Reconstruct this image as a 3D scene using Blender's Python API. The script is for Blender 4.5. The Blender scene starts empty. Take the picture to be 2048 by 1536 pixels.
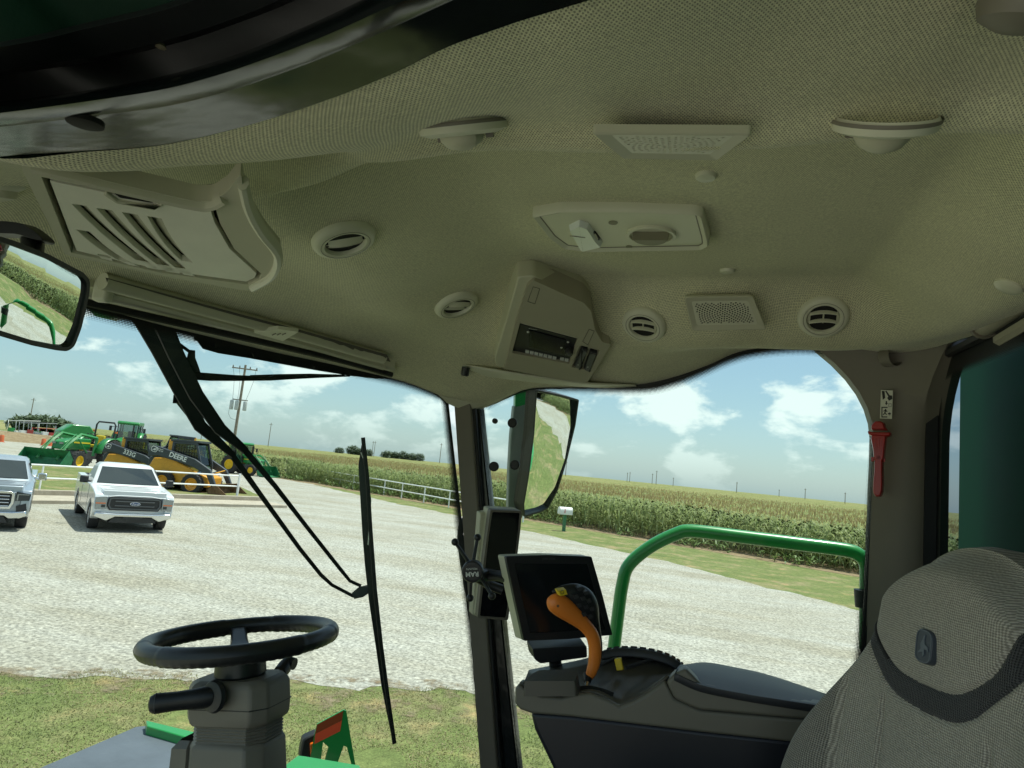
import bpy, bmesh, math, random
import numpy as np
from mathutils import Vector, Matrix, noise
from mathutils.bvhtree import BVHTree
rnd = random.Random(7)
rng = np.random.default_rng(7)
SC = bpy.context.scene
COL = SC.collection
# ------------------------------------------------------------------ camera
FPX = 1330.0
YAW, PITCH, ROLL = math.radians(15), math.atan(170/FPX), math.radians(5.6)
CAMP = Vector((0, 0, 3.0))
_v0 = Vector((-math.sin(YAW), math.cos(YAW), 0)); _r0 = Vector((math.cos(YAW), math.sin(YAW), 0)); _u0 = Vector((0, 0, 1))
VV = _v0*math.cos(PITCH)+_u0*math.sin(PITCH); _u1 = -_v0*math.sin(PITCH)+_u0*math.cos(PITCH)
RR = _r0*math.cos(ROLL)+_u1*math.sin(ROLL); UU = -_r0*math.sin(ROLL)+_u1*math.cos(ROLL)
cd = bpy.data.cameras.new('camera'); cam = bpy.data.objects.new('camera', cd); COL.objects.link(cam)
cam.matrix_world = Matrix(((RR.x, UU.x, -VV.x, CAMP.x), (RR.y, UU.y, -VV.y, CAMP.y), (RR.z, UU.z, -VV.z, CAMP.z), (0, 0, 0, 1)))
cd.sensor_width = 36; cd.lens = 36*FPX/2048; cd.clip_start = 0.02; cd.clip_end = 6000
SC.camera = cam
# ------------------------------------------------------------------ world and sun
SUN_EL, SUN_AZ = math.radians(73), math.radians(48)      # azimuth measured from +X towards +Y
w = bpy.data.worlds.new('World'); SC.world = w; w.use_nodes = True
nt = w.node_tree; nt.nodes.clear()
def N(t, loc=None, **kw):
    n = nt.nodes.new(t)
    for k, v in kw.items(): setattr(n, k, v)
    return n
out = N('ShaderNodeOutputWorld'); bg = N('ShaderNodeBackground'); bg.inputs[1].default_value = 0.085
sky = N('ShaderNodeTexSky', sky_type='NISHITA', sun_disc=False, sun_elevation=SUN_EL, sun_rotation=math.pi/2-SUN_AZ)
sky.air_density = 1.2; sky.dust_density = 0.8; sky.ozone_density = 1.5
tc = N('ShaderNodeTexCoord'); sep = N('ShaderNodeSeparateXYZ'); nt.links.new(tc.outputs['Generated'], sep.inputs[0])
def M(op, a, b=None, c=None, clamp=False):
    n = N('ShaderNodeMath', operation=op, use_clamp=clamp)
    for i, x in enumerate((a, b, c)):
        if x is None: continue
        if isinstance(x, (int, float)): n.inputs[i].default_value = x
        else: nt.links.new(x, n.inputs[i])
    return n.outputs[0]
cmb = N('ShaderNodeMapping'); nt.links.new(tc.outputs['Generated'], cmb.inputs[0]); cmb.inputs['Scale'].default_value = (1, 1, 2.0); cmb.inputs['Location'].default_value = (3.1, 0.4, 0.2)
n1 = N('ShaderNodeTexNoise'); n1.inputs['Scale'].default_value = 9.5; n1.inputs['Detail'].default_value = 9; n1.inputs['Roughness'].default_value = 0.56; n1.inputs['Distortion'].default_value = 0.15
nt.links.new(cmb.outputs[0], n1.inputs['Vector'])
n2 = N('ShaderNodeTexNoise'); n2.inputs['Scale'].default_value = 3.0; n2.inputs['Detail'].default_value = 3
nt.links.new(cmb.outputs[0], n2.inputs['Vector'])
s_ = M('ADD', M('MULTIPLY', n1.outputs['Fac'], 0.75), M('MULTIPLY', n2.outputs['Fac'], 0.4))
mr = N('ShaderNodeMapRange'); mr.interpolation_type = 'SMOOTHSTEP'; nt.links.new(s_, mr.inputs['Value'])
mr.inputs['From Min'].default_value = 0.575; mr.inputs['From Max'].default_value = 0.67
# high thin haze veil near the horizon
veil = N('ShaderNodeMapRange'); veil.interpolation_type = 'SMOOTHSTEP'; nt.links.new(sep.outputs[2], veil.inputs['Value'])
veil.inputs['From Min'].default_value = -0.02; veil.inputs['From Max'].default_value = 0.45; veil.inputs['To Min'].default_value = 0.42; veil.inputs['To Max'].default_value = 0.12
mv = N('ShaderNodeMixRGB'); mv.inputs[2].default_value = (3.3, 6.0, 7.7, 1); nt.links.new(veil.outputs[0], mv.inputs[0]); nt.links.new(sky.outputs[0], mv.inputs[1])
mc = N('ShaderNodeMixRGB'); mc.inputs[2].default_value = (8.8, 9.6, 9.4, 1)
lo = N('ShaderNodeMapRange'); nt.links.new(sep.outputs[2], lo.inputs['Value']); lo.inputs['From Min'].default_value = 0.0; lo.inputs['From Max'].default_value = 0.09
lo.inputs['To Min'].default_value = 0.12; lo.inputs['To Max'].default_value = 0.82
nt.links.new(M('MULTIPLY', mr.outputs[0], lo.outputs[0]), mc.inputs[0]); nt.links.new(mv.outputs[0], mc.inputs[1])
nt.links.new(mc.outputs[0], bg.inputs[0]); nt.links.new(bg.outputs[0], out.inputs[0])
sd = bpy.data.lights.new('sun', 'SUN'); sd.energy = 4.0; sd.angle = math.radians(0.6); sd.color = (1.0, 0.96, 0.88)
sun = bpy.data.objects.new('sun', sd); COL.objects.link(sun)
_sdir = Vector((math.cos(SUN_EL)*math.cos(SUN_AZ), math.cos(SUN_EL)*math.sin(SUN_AZ), math.sin(SUN_EL)))
sun.rotation_euler = _sdir.to_track_quat('Z', 'Y').to_euler(); sun.location = (0, 0, 30)
SC.view_settings.view_transform = 'Standard'; SC.view_settings.look = 'None'; SC.view_settings.gamma = 1; SC.view_settings.use_curve_mapping = False
SC.view_settings.exposure = 0.5
SC.cycles.max_bounces = 10; SC.cycles.diffuse_bounces = 6; SC.cycles.glossy_bounces = 4; SC.cycles.transparent_max_bounces = 24
SC.cycles.use_denoising = True; SC.cycles.sample_clamp_indirect = 6
# ------------------------------------------------------------------ projection helpers
def ray(px, py): return VV + RR*((px-1024)/FPX) - UU*((py-768)/FPX)
def P(px, py, ax, val):
    d = ray(px, py); return CAMP + d*((val-CAMP[ax])/d[ax])
def PX(px, py, x): return P(px, py, 0, x)
def PY(px, py, y): return P(px, py, 1, y)
def PZ(px, py, z): return P(px, py, 2, z)
def PD(px, py, dep): return CAMP + ray(px, py)*dep
# ------------------------------------------------------------------ materials
def mat(name, col, rough=0.5, metal=0.0, spec=0.5, bump=0, bscale=50, var=0, vscale=5, coat=0, col2=None, emis=None, detail=3, sheen=0):
    m = bpy.data.materials.new(name); m.use_nodes = True; t = m.node_tree; b = t.nodes['Principled BSDF']
    b.inputs['Base Color'].default_value = (*col, 1); b.inputs['Roughness'].default_value = rough; b.inputs['Metallic'].default_value = metal
    b.inputs['Specular IOR Level'].default_value = spec; b.inputs['Coat Weight'].default_value = coat; b.inputs['Coat Roughness'].default_value = 0.06
    tcn = t.nodes.new('ShaderNodeTexCoord')
    if var or col2:
        n = t.nodes.new('ShaderNodeTexNoise'); n.inputs['Scale'].default_value = vscale; n.inputs['Detail'].default_value = detail+2; n.inputs['Roughness'].default_value = 0.62
        t.links.new(tcn.outputs['Object'], n.inputs['Vector'])
        r = t.nodes.new('ShaderNodeValToRGB'); t.links.new(n.outputs['Fac'], r.inputs[0])
        c2 = col2 or tuple(c*(1-var) for c in col); c1 = col if col2 else tuple(min(1, c*(1+var)) for c in col)
        r.color_ramp.elements[0].position = 0.36; r.color_ramp.elements[1].position = 0.64
        r.color_ramp.elements[0].color = (*c2, 1); r.color_ramp.elements[1].color = (*c1, 1)
        t.links.new(r.outputs[0], b.inputs['Base Color'])
        rr = t.nodes.new('ShaderNodeMapRange'); rr.inputs['To Min'].default_value = max(0, rough-0.07); rr.inputs['To Max'].default_value = min(1, rough+0.07)
        t.links.new(n.outputs['Fac'], rr.inputs[0]); t.links.new(rr.outputs[0], b.inputs['Roughness'])
    if bump:
        n = t.nodes.new('ShaderNodeTexNoise'); n.inputs['Scale'].default_value = bscale; n.inputs['Detail'].default_value = detail
        t.links.new(tcn.outputs['Object'], n.inputs['Vector'])
        bp = t.nodes.new('ShaderNodeBump'); bp.inputs['Strength'].default_value = bump; bp.inputs['Distance'].default_value = 0.3/bscale
        t.links.new(n.outputs['Fac'], bp.inputs['Height']); t.links.new(bp.outputs[0], b.inputs['Normal'])
    return m
MT = {}
def mk(k, *a, **kw): MT[k] = mat(k, *a, **kw); return MT[k]
# ------------------------------------------------------------------ mesh builder
def ident(p): return p
def wmat(o):
    m = o.matrix_basis.copy(); p = o.parent
    while p is not None: m = p.matrix_basis @ m; p = p.parent
    return m
class MB:
    def __init__(s): s.v = []; s.f = []; s.m = []; s.fr = None; s.sm = []
    def add(s, vs, fs, mi=0, smooth=True):
        o = len(s.v)
        for p in vs:
            p = Vector(p); s.v.append(tuple(s.fr(p)) if s.fr else tuple(p))
        for f in fs: s.f.append(tuple(i+o for i in f)); s.m.append(mi); s.sm.append(smooth)
        return s
    def box(s, c, d, mi=0, rz=0, taper=1.0, M_=None):
        hx, hy, hz = d[0]/2, d[1]/2, d[2]/2; vs = []
        for sz in (-1, 1):
            k = taper if sz > 0 else 1
            for sx, sy in ((-1, -1), (1, -1), (1, 1), (-1, 1)):
                p = Vector((sx*hx*k, sy*hy*k, sz*hz))
                if rz: p = Matrix.Rotation(rz, 3, 'Z') @ p
                if M_: p = M_ @ p
                vs.append(p+Vector(c))
        s.add(vs, [(3, 2, 1, 0), (4, 5, 6, 7), (0, 1, 5, 4), (1, 2, 6, 5), (2, 3, 7, 6), (3, 0, 4, 7)], mi, False); return s
    def tube(s, pts, r, n=10, mi=0, cap=True, closed=False, flat=1.0, up=None):
        pts = [Vector(p) for p in pts]; L = len(pts)
        rs = r if isinstance(r, (list, tuple)) else [r]*L
        vs = []; prev = Vector(up) if up else None
        for i, p in enumerate(pts):
            a = pts[(i-1) % L] if (closed or i > 0) else p; b = pts[(i+1) % L] if (closed or i < L-1) else p
            t = (b-a).normalized()
            if prev is None: prev = Vector((0, 0, 1)) if abs(t.z) < 0.9 else Vector((1, 0, 0))
            x = (prev - t*prev.dot(t)).normalized(); y = t.cross(x)
            prev = x
            for k in range(n):
                an = 2*math.pi*k/n; vs.append(p + x*(math.cos(an)*rs[i]) + y*(math.sin(an)*rs[i]*flat))
        fs = []
        for i in range(L if closed else L-1):
            j = (i+1) % L
            for k in range(n): k2 = (k+1) % n; fs.append((i*n+k, i*n+k2, j*n+k2, j*n+k))
        if cap and not closed:
            fs.append(tuple(range(n-1, -1, -1))); fs.append(tuple((L-1)*n+k for k in range(n)))
        s.add(vs, fs, mi); return s
    def lathe(s, prof, c=(0, 0, 0), ax=(0, 0, 1), n=24, mi=0, a0=0, a1=2*math.pi):
        z = Vector(ax).normalized(); x = z.orthogonal().normalized(); y = z.cross(x); c = Vector(c); vs = []; full = abs(a1-a0-2*math.pi) < 1e-6
        m = n if full else n+1
        for rr_, h in prof:
            for k in range(m):
                an = a0+(a1-a0)*k/n; vs.append(c + x*(math.cos(an)*rr_)+y*(math.sin(an)*rr_)+z*h)
        fs = []
        for i in range(len(prof)-1):
            for k in range(n):
                k2 = (k+1) % m; fs.append((i*m+k, i*m+k2, (i+1)*m+k2, (i+1)*m+k))
        s.add(vs, fs, mi); return s
    def prism(s, pts, h0, h1, mi=0, T=None, inset=0.0, smooth=False):
        # polygon in local (u,v) extruded along w from h0 to h1; T maps (u,v,w) -> world; the h1 end may be inset
        n = len(pts); cxy = (sum(p[0] for p in pts)/n, sum(p[1] for p in pts)/n)
        T = T or (lambda p: p); vs = [T(Vector((p[0], p[1], h0))) for p in pts]
        top = inset_poly(pts, inset) if inset else pts
        vs += [T(Vector((p[0], p[1], h1))) for p in top]
        fs = [tuple(range(n-1, -1, -1)), tuple(range(n, 2*n))]+[(i, (i+1) % n, (i+1) % n+n, i+n) for i in range(n)]
        s.add(vs, fs, mi, smooth); return s
    def ring(s, o, i, h0, h1, T=None, mi=0):
        # flat frame between outer and inner loops of equal count
        n = len(o); T = T or (lambda p: p); vs = []
        for loop, h in ((o, h0), (o, h1), (i, h1), (i, h0)): vs += [T(Vector((p[0], p[1], h))) for p in loop]
        fs = []
        for a in range(4):
            b = (a+1) % 4
            for k in range(n): k2 = (k+1) % n; fs.append((a*n+k, a*n+k2, b*n+k2, b*n+k))
        s.add(vs, fs, mi, False); return s
    def grid(s, rows, mi=0, smooth=True):
        n = len(rows[0]); vs = [p for r in rows for p in r]
        fs = [(i*n+k, i*n+k+1, (i+1)*n+k+1, (i+1)*n+k) for i in range(len(rows)-1) for k in range(n-1)]
        s.add(vs, fs, mi, smooth); return s
    def build(s, name, mats, parent=None, bevel=0, seg=2, solid=0, sub=0, fixn=True, autos=40, uv=None):
        me = bpy.data.meshes.new(name); inv = None
        if parent is not None: inv = wmat(parent).inverted()
        vs = s.v if inv is None else [tuple(inv @ Vector(p)) for p in s.v]
        me.from_pydata(vs, [], s.f)
        if not isinstance(mats, (list, tuple)): mats = [mats]
        for m in mats: me.materials.append(MT[m] if isinstance(m, str) else m)
        me.polygons.foreach_set('material_index', s.m); me.polygons.foreach_set('use_smooth', [bool(x) for x in s.sm])
        me.update()
        if fixn:
            bm = bmesh.new(); bm.from_mesh(me); bmesh.ops.recalc_face_normals(bm, faces=bm.faces)
            if autos:
                for e in bm.edges:
                    if len(e.link_faces) == 2 and e.calc_face_angle(0) > math.radians(autos): e.smooth = False
            bm.to_mesh(me); bm.free()
        o = bpy.data.objects.new(name, me); COL.objects.link(o)
        if parent is not None: o.parent = parent
        if solid: md = o.modifiers.new('solid', 'SOLIDIFY'); md.thickness = solid; md.offset = 0
        if bevel:
            md = o.modifiers.new('bevel', 'BEVEL'); md.width = bevel; md.segments = seg; md.limit_method = 'ANGLE'; md.angle_limit = math.radians(35); md.harden_normals = False
            for p in me.polygons: p.use_smooth = True
        if sub: md = o.modifiers.new('sub', 'SUBSURF'); md.levels = sub; md.render_levels = sub
        return o
def inset_poly(pts, d):
    n = len(pts); area = sum(pts[i][0]*pts[(i+1) % n][1]-pts[(i+1) % n][0]*pts[i][1] for i in range(n)); sg = 1 if area > 0 else -1
    res = []
    for i in range(n):
        a, b, c = Vector(pts[i-1][:2]), Vector(pts[i][:2]), Vector(pts[(i+1) % n][:2])
        e1 = (b-a).normalized(); e2 = (c-b).normalized(); n1_ = Vector((-e1.y, e1.x))*sg; n2_ = Vector((-e2.y, e2.x))*sg
        m_ = n1_+n2_; L = m_.length
        if L < 1e-6: m_ = n1_; k = 1
        else: m_ /= L; k = 1/max(0.35, m_.dot(n1_))
        q = b+m_*d*k; res.append((q.x, q.y))
    return res
def rpoly(pts, r, n=5):
    # round the corners of a 2D polygon
    res = []; L = len(pts)
    for i in range(L):
        a, b, c = Vector(pts[i-1][:2]), Vector(pts[i][:2]), Vector(pts[(i+1) % L][:2])
        r1 = min(r, (a-b).length*0.45, (c-b).length*0.45); p0 = b+(a-b).normalized()*r1; p1 = b+(c-b).normalized()*r1
        for k in range(n+1):
            t = k/n; q = p0*(1-t)**2+b*2*t*(1-t)+p1*t*t; res.append((q.x, q.y))
    return res
def circ(c, r, n=24, ry=None): return [(c[0]+r*math.cos(2*math.pi*k/n), c[1]+(ry or r)*math.sin(2*math.pi*k/n)) for k in range(n)]
def rect(c, w_, h_): return [(c[0]-w_/2, c[1]-h_/2), (c[0]+w_/2, c[1]-h_/2), (c[0]+w_/2, c[1]+h_/2), (c[0]-w_/2, c[1]+h_/2)]
def spline(pts, n=6, closed=False):
    pts = [Vector(p) for p in pts]; L = len(pts); res = []
    rg = range(L) if closed else range(L-1)
    for i in rg:
        p0 = pts[i-1] if (closed or i > 0) else pts[i]*2-pts[i+1]; p1 = pts[i]; p2 = pts[(i+1) % L]
        p3 = pts[(i+2) % L] if (closed or i < L-2) else p2*2-p1
        for k in range(n):
            t = k/n; res.append(0.5*((2*p1)+(p2-p0)*t+(2*p0-5*p1+4*p2-p3)*t*t+(3*p1-p0-3*p2+p3)*t**3))
    if not closed: res.append(pts[-1])
    return res
class Fr:
    # planar frame: w points to the viewer side
    def __init__(s, o, u, v):
        s.o = Vector(o); s.u = Vector(u).normalized(); vv = Vector(v); s.v = (vv-s.u*vv.dot(s.u)).normalized(); s.w = s.u.cross(s.v)
        if s.w.dot(CAMP-s.o) < 0: s.w = -s.w
    def T(s, p): return s.o+s.u*p[0]+s.v*p[1]+s.w*p[2]
    def q(s, px, py, h=0):
        d = ray(px, py); o = s.o+s.w*h; t = (o-CAMP).dot(s.w)/d.dot(s.w); r = CAMP+d*t-s.o
        return (r.dot(s.u), r.dot(s.v))
    def qs(s, pts, h=0): return [s.q(a, b, h) for a, b in pts]
def fr3(a, b, c):
    # frame from three world points: origin a, u to b, v to c
    return Fr(a, b-a, c-a)
def tag(o, label, cat, group=None, kind=None):
    if label: o['label'] = label
    if cat: o['category'] = cat
    if group: o['group'] = group
    if kind: o['kind'] = kind
    return o
def thing(name, label, cat, loc=(0, 0, 0), rz=0, group=None):
    o = bpy.data.objects.new(name, None); COL.objects.link(o); o.empty_display_size = 0.1
    o.matrix_world = Matrix.Translation(Vector(loc)) @ Matrix.Rotation(rz, 4, 'Z')
    return tag(o, label, cat, group)
def struct(o): o['kind'] = 'structure'; return o
def text(name, s, size, T, mat_, parent=None, h=0.0, depth=0.0008, align='CENTER', sx=1.0, bold=0.0, shear=0):
    cu = bpy.data.curves.new(name, 'FONT'); cu.body = s; cu.size = size; cu.align_x = align; cu.align_y = 'CENTER'; cu.extrude = depth/2; cu.offset = bold; cu.shear = shear; cu.resolution_u = 3
    ob = bpy.data.objects.new(name+'_src', cu); COL.objects.link(ob); dg = bpy.context.evaluated_depsgraph_get(); me0 = bpy.data.meshes.new_from_object(ob.evaluated_get(dg))
    b = MB(); b.add([T(Vector((v.co.x*sx, v.co.y, v.co.z+h+depth/2))) for v in me0.vertices], [tuple(p.vertices) for p in me0.polygons], 0, False)
    bpy.data.objects.remove(ob); bpy.data.curves.remove(cu)
    if not b.v: return None
    return b.build(name, mat_, parent, autos=0)
def dup(o, parent=None):
    c = o.copy(); COL.objects.link(c)
    if parent: c.parent = parent
    for ch in [x for x in o.children]: dup(ch, c)
    return c
# ================================================================== OUTDOOR SETTING
def ramp(t, fac, stops):
    r = t.nodes.new('ShaderNodeValToRGB'); cr = r.color_ramp
    while len(cr.elements) < len(stops): cr.elements.new(0.5)
    for e, (p, c) in zip(cr.elements, stops): e.position = p; e.color = (*c, 1)
    t.links.new(fac, r.inputs[0]); return r.outputs[0]
def layered(name, layers, rough=0.9, bump=0.3, bs=20, bd=0.02):
    # layers: list of (scale, stops, blend type, factor)
    m = bpy.data.materials.new(name); m.use_nodes = True; t = m.node_tree; b = t.nodes['Principled BSDF']; b.inputs['Roughness'].default_value = rough
    b.inputs['Specular IOR Level'].default_value = 0.2
    tcn = t.nodes.new('ShaderNodeTexCoord'); prev = None
    for (sc_, stops, bl, fc) in layers:
        n = t.nodes.new('ShaderNodeTexNoise'); n.inputs['Detail'].default_value = 6; n.inputs['Roughness'].default_value = 0.65
        if isinstance(sc_, tuple):
            mp = t.nodes.new('ShaderNodeMapping'); mp.inputs['Scale'].default_value = sc_[1]; mp.inputs['Rotation'].default_value = (0, 0, sc_[2] if len(sc_) > 2 else 0)
            t.links.new(tcn.outputs['Object'], mp.inputs[0]); t.links.new(mp.outputs[0], n.inputs['Vector']); n.inputs['Scale'].default_value = sc_[0]
        else: n.inputs['Scale'].default_value = sc_; t.links.new(tcn.outputs['Object'], n.inputs['Vector'])
        c = ramp(t, n.outputs['Fac'], stops)
        if prev is None: prev = c
        else:
            mx = t.nodes.new('ShaderNodeMixRGB'); mx.blend_type = bl; mx.inputs[0].default_value = fc; t.links.new(prev, mx.inputs[1]); t.links.new(c, mx.inputs[2]); prev = mx.outputs[0]
    t.links.new(prev, b.inputs['Base Color'])
    n = t.nodes.new('ShaderNodeTexNoise'); n.inputs['Scale'].default_value = bs; n.inputs['Detail'].default_value = 5; t.links.new(tcn.outputs['Object'], n.inputs['Vector'])
    bp = t.nodes.new('ShaderNodeBump'); bp.inputs['Strength'].default_value = bump; bp.inputs['Distance'].default_value = bd; t.links.new(n.outputs['Fac'], bp.inputs['Height']); t.links.new(bp.outputs[0], b.inputs['Normal'])
    MT[name] = m; return m
g3 = lambda g: (g, g, g)
layered('grass_ground', [(0.8, [(0.3, (0.12, 0.16, 0.05)), (0.5, (0.17, 0.20, 0.07)), (0.68, (0.30, 0.25, 0.14))], 'MIX', 1),
        (6, [(0.3, g3(0.62)), (0.7, g3(1.3))], 'MULTIPLY', 0.8), (45, [(0.3, g3(0.5)), (0.7, g3(1.5))], 'MULTIPLY', 0.8),
        (1.6, [(0.55, (1, 1, 1)), (0.75, (1.7, 1.3, 1.1))], 'MULTIPLY', 0.7)], 0.95, 0.7, 40, 0.03)
layered('gravel', [(1.1, [(0.3, (0.375, 0.365, 0.315)), (0.7, (0.445, 0.435, 0.385))], 'MIX', 1),
        ((0.28, (0.5, 2.0, 1), 0.35), [(0.36, (0.86, 0.81, 0.71)), (0.6, (1.08, 1.09, 1.10))], 'MULTIPLY', 0.7),
        (16, [(0.36, g3(0.5)), (0.64, g3(1.35))], 'MULTIPLY', 0.9), (5, [(0.35, g3(0.82)), (0.65, g3(1.12))], 'MULTIPLY', 0.9), ((0.16, (1.0, 3.2, 1), -0.55), [(0.40, (0.80, 0.78, 0.72)), (0.52, (1.04, 1.04, 1.04))], 'MULTIPLY', 0.35)], 0.95, 1.0, 14, 0.05)
layered('soil', [(2, [(0.3, (0.20, 0.14, 0.08)), (0.7, (0.33, 0.26, 0.16))], 'MIX', 1), (25, [(0.3, g3(0.6)), (0.7, g3(1.3))], 'MULTIPLY', 0.8)], 0.95, 0.6, 20, 0.05)
layered('dry_field', [(0.05, [(0.3, (0.20, 0.22, 0.07)), (0.7, (0.33, 0.29, 0.14))], 'MIX', 1), (0.8, [(0.3, g3(0.7)), (0.7, g3(1.2))], 'MULTIPLY', 0.8)], 0.95)
layered('canopy', [((0.05, (1, 1, 1)), [(0.3, (0.19, 0.20, 0.07)), (0.7, (0.27, 0.25, 0.11))], 'MIX', 1), (1.6, [(0.32, (0.42, 0.55, 0.4)), (0.68, (1.35, 1.3, 1.25))], 'MULTIPLY', 0.9)], 0.9, 0.8, 2, 0.3)
layered('asphalt', [(1, [(0.3, g3(0.16)), (0.7, g3(0.24))], 'MIX', 1), (30, [(0.3, g3(0.8)), (0.7, g3(1.15))], 'MULTIPLY', 0.7)], 0.85, 0.3, 30, 0.01)
layered('concrete', [(1.5, [(0.3, (0.36, 0.31, 0.24)), (0.7, (0.50, 0.45, 0.37))], 'MIX', 1), (20, [(0.3, g3(0.8)), (0.7, g3(1.15))], 'MULTIPLY', 0.7)], 0.9, 0.3, 30, 0.01)
mk('line_paint', (0.75, 0.75, 0.72), 0.6)
def smoothcurve(pts, amp=0.35, n=14):
    sp = spline([(a, b, 0) for a, b in pts], n); res = []
    for p in sp: res.append((p.x+amp*(noise.noise(p*0.9)+0.5*noise.noise(p*2.7)), p.y+amp*(noise.noise(p*0.9+Vector((9, 3, 1)))+0.5*noise.noise(p*2.7+Vector((4, 1, 7))))))
    return res
def sheet(name, pts, z, m, kind='structure'):
    b = MB(); b.add([(x, y, z) for x, y in pts], [tuple(range(len(pts)))], 0, False); me_o = b.build(name, m, fixn=False)
    bm = bmesh.new(); bm.from_mesh(me_o.data); bmesh.ops.triangulate(bm, faces=bm.faces)
    for f in bm.faces:
        if f.normal.z < 0: f.normal_flip()
    bm.to_mesh(me_o.data); bm.free(); me_o['kind'] = kind; return me_o
sheet('ground', [(-3000, -3000), (3000, -3000), (3000, 4000), (-3000, 4000)], 0.0, 'grass_ground')
near = smoothcurve([(-26, -9), (-16, 0.5), (-11, 4.4), (-7.7, 6.6), (-5.6, 7.7), (-3.4, 8.6), (-2.4, 8.9), (2, 9.9), (9, 9.3), (18, 7.5), (30, 7), (47, 4)], 0.55, 20)
far = smoothcurve([(47, 22), (36, 17), (22, 15), (12, 17.0), (7.5, 19.2), (5.1, 21.6), (2.4, 24.5), (-1.1, 28.2), (-7.6, 33.6), (-12.4, 37.6), (-18.5, 42.0), (-25.6, 48.0), (-36, 57.2), (-44.5, 64.5), (-75, 93), (-100, 112)], 0.35)
sheet('gravel_lot', near+far+[(-150, 108), (-150, -30)], 0.004, 'gravel')
sheet('bounce_gravel', smoothcurve([(-30, -40), (-14, -8), (-6, -1.0), (-3, 1.6), (3, 2.0), (12, 1.5), (26, -6), (34, -40)], 0.3), 0.004, 'gravel')  # unseen pale pad, added to bounce sunlight up into the cab
sheet('highway', [(45, -400), (53, -400), (53, 400), (45, 400)], 0.012, 'asphalt')
b = MB()
for xx in (45.4, 52.6): b.add([(xx-.07, -400, .016), (xx+.07, -400, .016), (xx+.07, 400, .016), (xx-.07, 400, .016)], [(0, 1, 2, 3)])
for k in range(60): y0 = -180+k*7; b.add([(48.94, y0, .016), (49.06, y0, .016), (49.06, y0+3, .016), (48.94, y0+3, .016)], [(0, 1, 2, 3)])
o = b.build('road_markings', 'line_paint', fixn=False); struct(o)
# tan field and dirt bank far left
b = MB(); n_ = 90; rows = []
for i in range(n_):
    t = i/(n_-1); base = Vector((-112+30*t, 40+52*t, 0)); row = []
    for j in range(9):
        s = j/8; h = (1.5*(1-s)**1.0 if s > 0.25 else 1.5*s/0.25*0.9)
        row.append((base.x-s*22, base.y+s*17, max(0, 1.35*min(1, s/0.12)*(1-0.35*s)+0.25*noise.noise(Vector((t*14, s*3, 2))))*min(1, (1-t)*4+.1)))
    rows.append(row)
b.grid(rows); o = b.build('dirt_bank', 'soil'); struct(o)
def inside(x, y): return y > 37.2-0.58*x
sheet('dry_field', [(-130, 70), (-150, 100), (-500, 480), (-900, 700), (-1400, 300), (-400, 60), (-150, 20)], 0.02, 'dry_field')
sheet('soil_strip', smoothcurve([(-110, 101.0-2.0), (-60, 71.2-1.6), (-30, 53.9-1.7), (-10, 42.7-1.6), (10, 30.8-1.4), (30, 19.2-1.5), (70, -4.5)], 0.5)+[(74, 3), (-108, 106)], 0.008, 'soil')
_m = layered('patchy_soil', [(2, [(0.3, (0.22, 0.16, 0.10)), (0.7, (0.36, 0.30, 0.20))], 'MIX', 1), (25, [(0.3, g3(0.6)), (0.7, g3(1.3))], 'MULTIPLY', 0.8)], 0.95, 0.6, 20, 0.05)
_t = _m.node_tree; _n = _t.nodes.new('ShaderNodeTexNoise'); _n.inputs['Scale'].default_value = 2.6; _n.inputs['Detail'].default_value = 10; _n.inputs['Roughness'].default_value = .75; _c = _t.nodes.new('ShaderNodeTexCoord'); _t.links.new(_c.outputs['Object'], _n.inputs['Vector'])
_r = _t.nodes.new('ShaderNodeMapRange'); _r.inputs['From Min'].default_value = .50; _r.inputs['From Max'].default_value = .66; _t.links.new(_n.outputs['Fac'], _r.inputs[0]); _tr = _t.nodes.new('ShaderNodeBsdfTransparent'); _x = _t.nodes.new('ShaderNodeMixShader'); _t.links.new(_r.outputs[0], _x.inputs[0]); _t.links.new(_tr.outputs[0], _x.inputs[1]); _t.links.new(_t.nodes['Principled BSDF'].outputs[0], _x.inputs[2]); _t.links.new(_x.outputs[0], _t.nodes['Material Output'].inputs[0])
sheet('dirt_margin', smoothcurve([(-9, 4.9), (-7, 6.2), (-5.4, 7.2), (-4.2, 7.4), (-3.2, 7.7), (-2.3, 7.9), (-.8, 8.3), (1.0, 9.0)], .07, 12)+smoothcurve([(1.2, 10.1), (-.6, 9.9), (-2.2, 9.5), (-3.2, 9.15), (-4.3, 8.65), (-5.6, 8.1), (-7.2, 7.2), (-9.2, 6.0)], .09, 12), .010, 'patchy_soil')
# raised island with double kerb beside the parked trucks
isl = [(-21.2, 31.2), (-24.4, 24.3), (-27.0, 17.0), (-30, 6), (-34, -10), (-52, -14), (-50, 20), (-44, 34), (-34, 41.5), (-27.5, 37.5)]
k1 = [(-19.0, 30.0), (-22.2, 23.2), (-24.7, 16.2), (-27.6, 5.2), (-31.5, -11)]
b = MB(); b.prism([(x, y) for x, y in isl], -0.1, 0.27); o = b.build('grass_island', 'grass_ground'); struct(o)
b = MB()
def off_line(pts, d):
    res = []
    for i in range(len(pts)):
        a = Vector(pts[max(0, i-1)]); c = Vector(pts[min(len(pts)-1, i+1)]); e = (c-a).normalized(); res.append((pts[i][0]+e.y*d, pts[i][1]-e.x*d))
    return res
b.prism(k1+off_line(k1, 2.05)[::-1], -0.05, 0.14, 0)
b.prism(off_line(k1, 2.06)+off_line(k1, 2.3)[::-1], -0.05, 0.34, 0)
o = b.build('kerb', 'concrete', bevel=0.02); struct(o)
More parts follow.
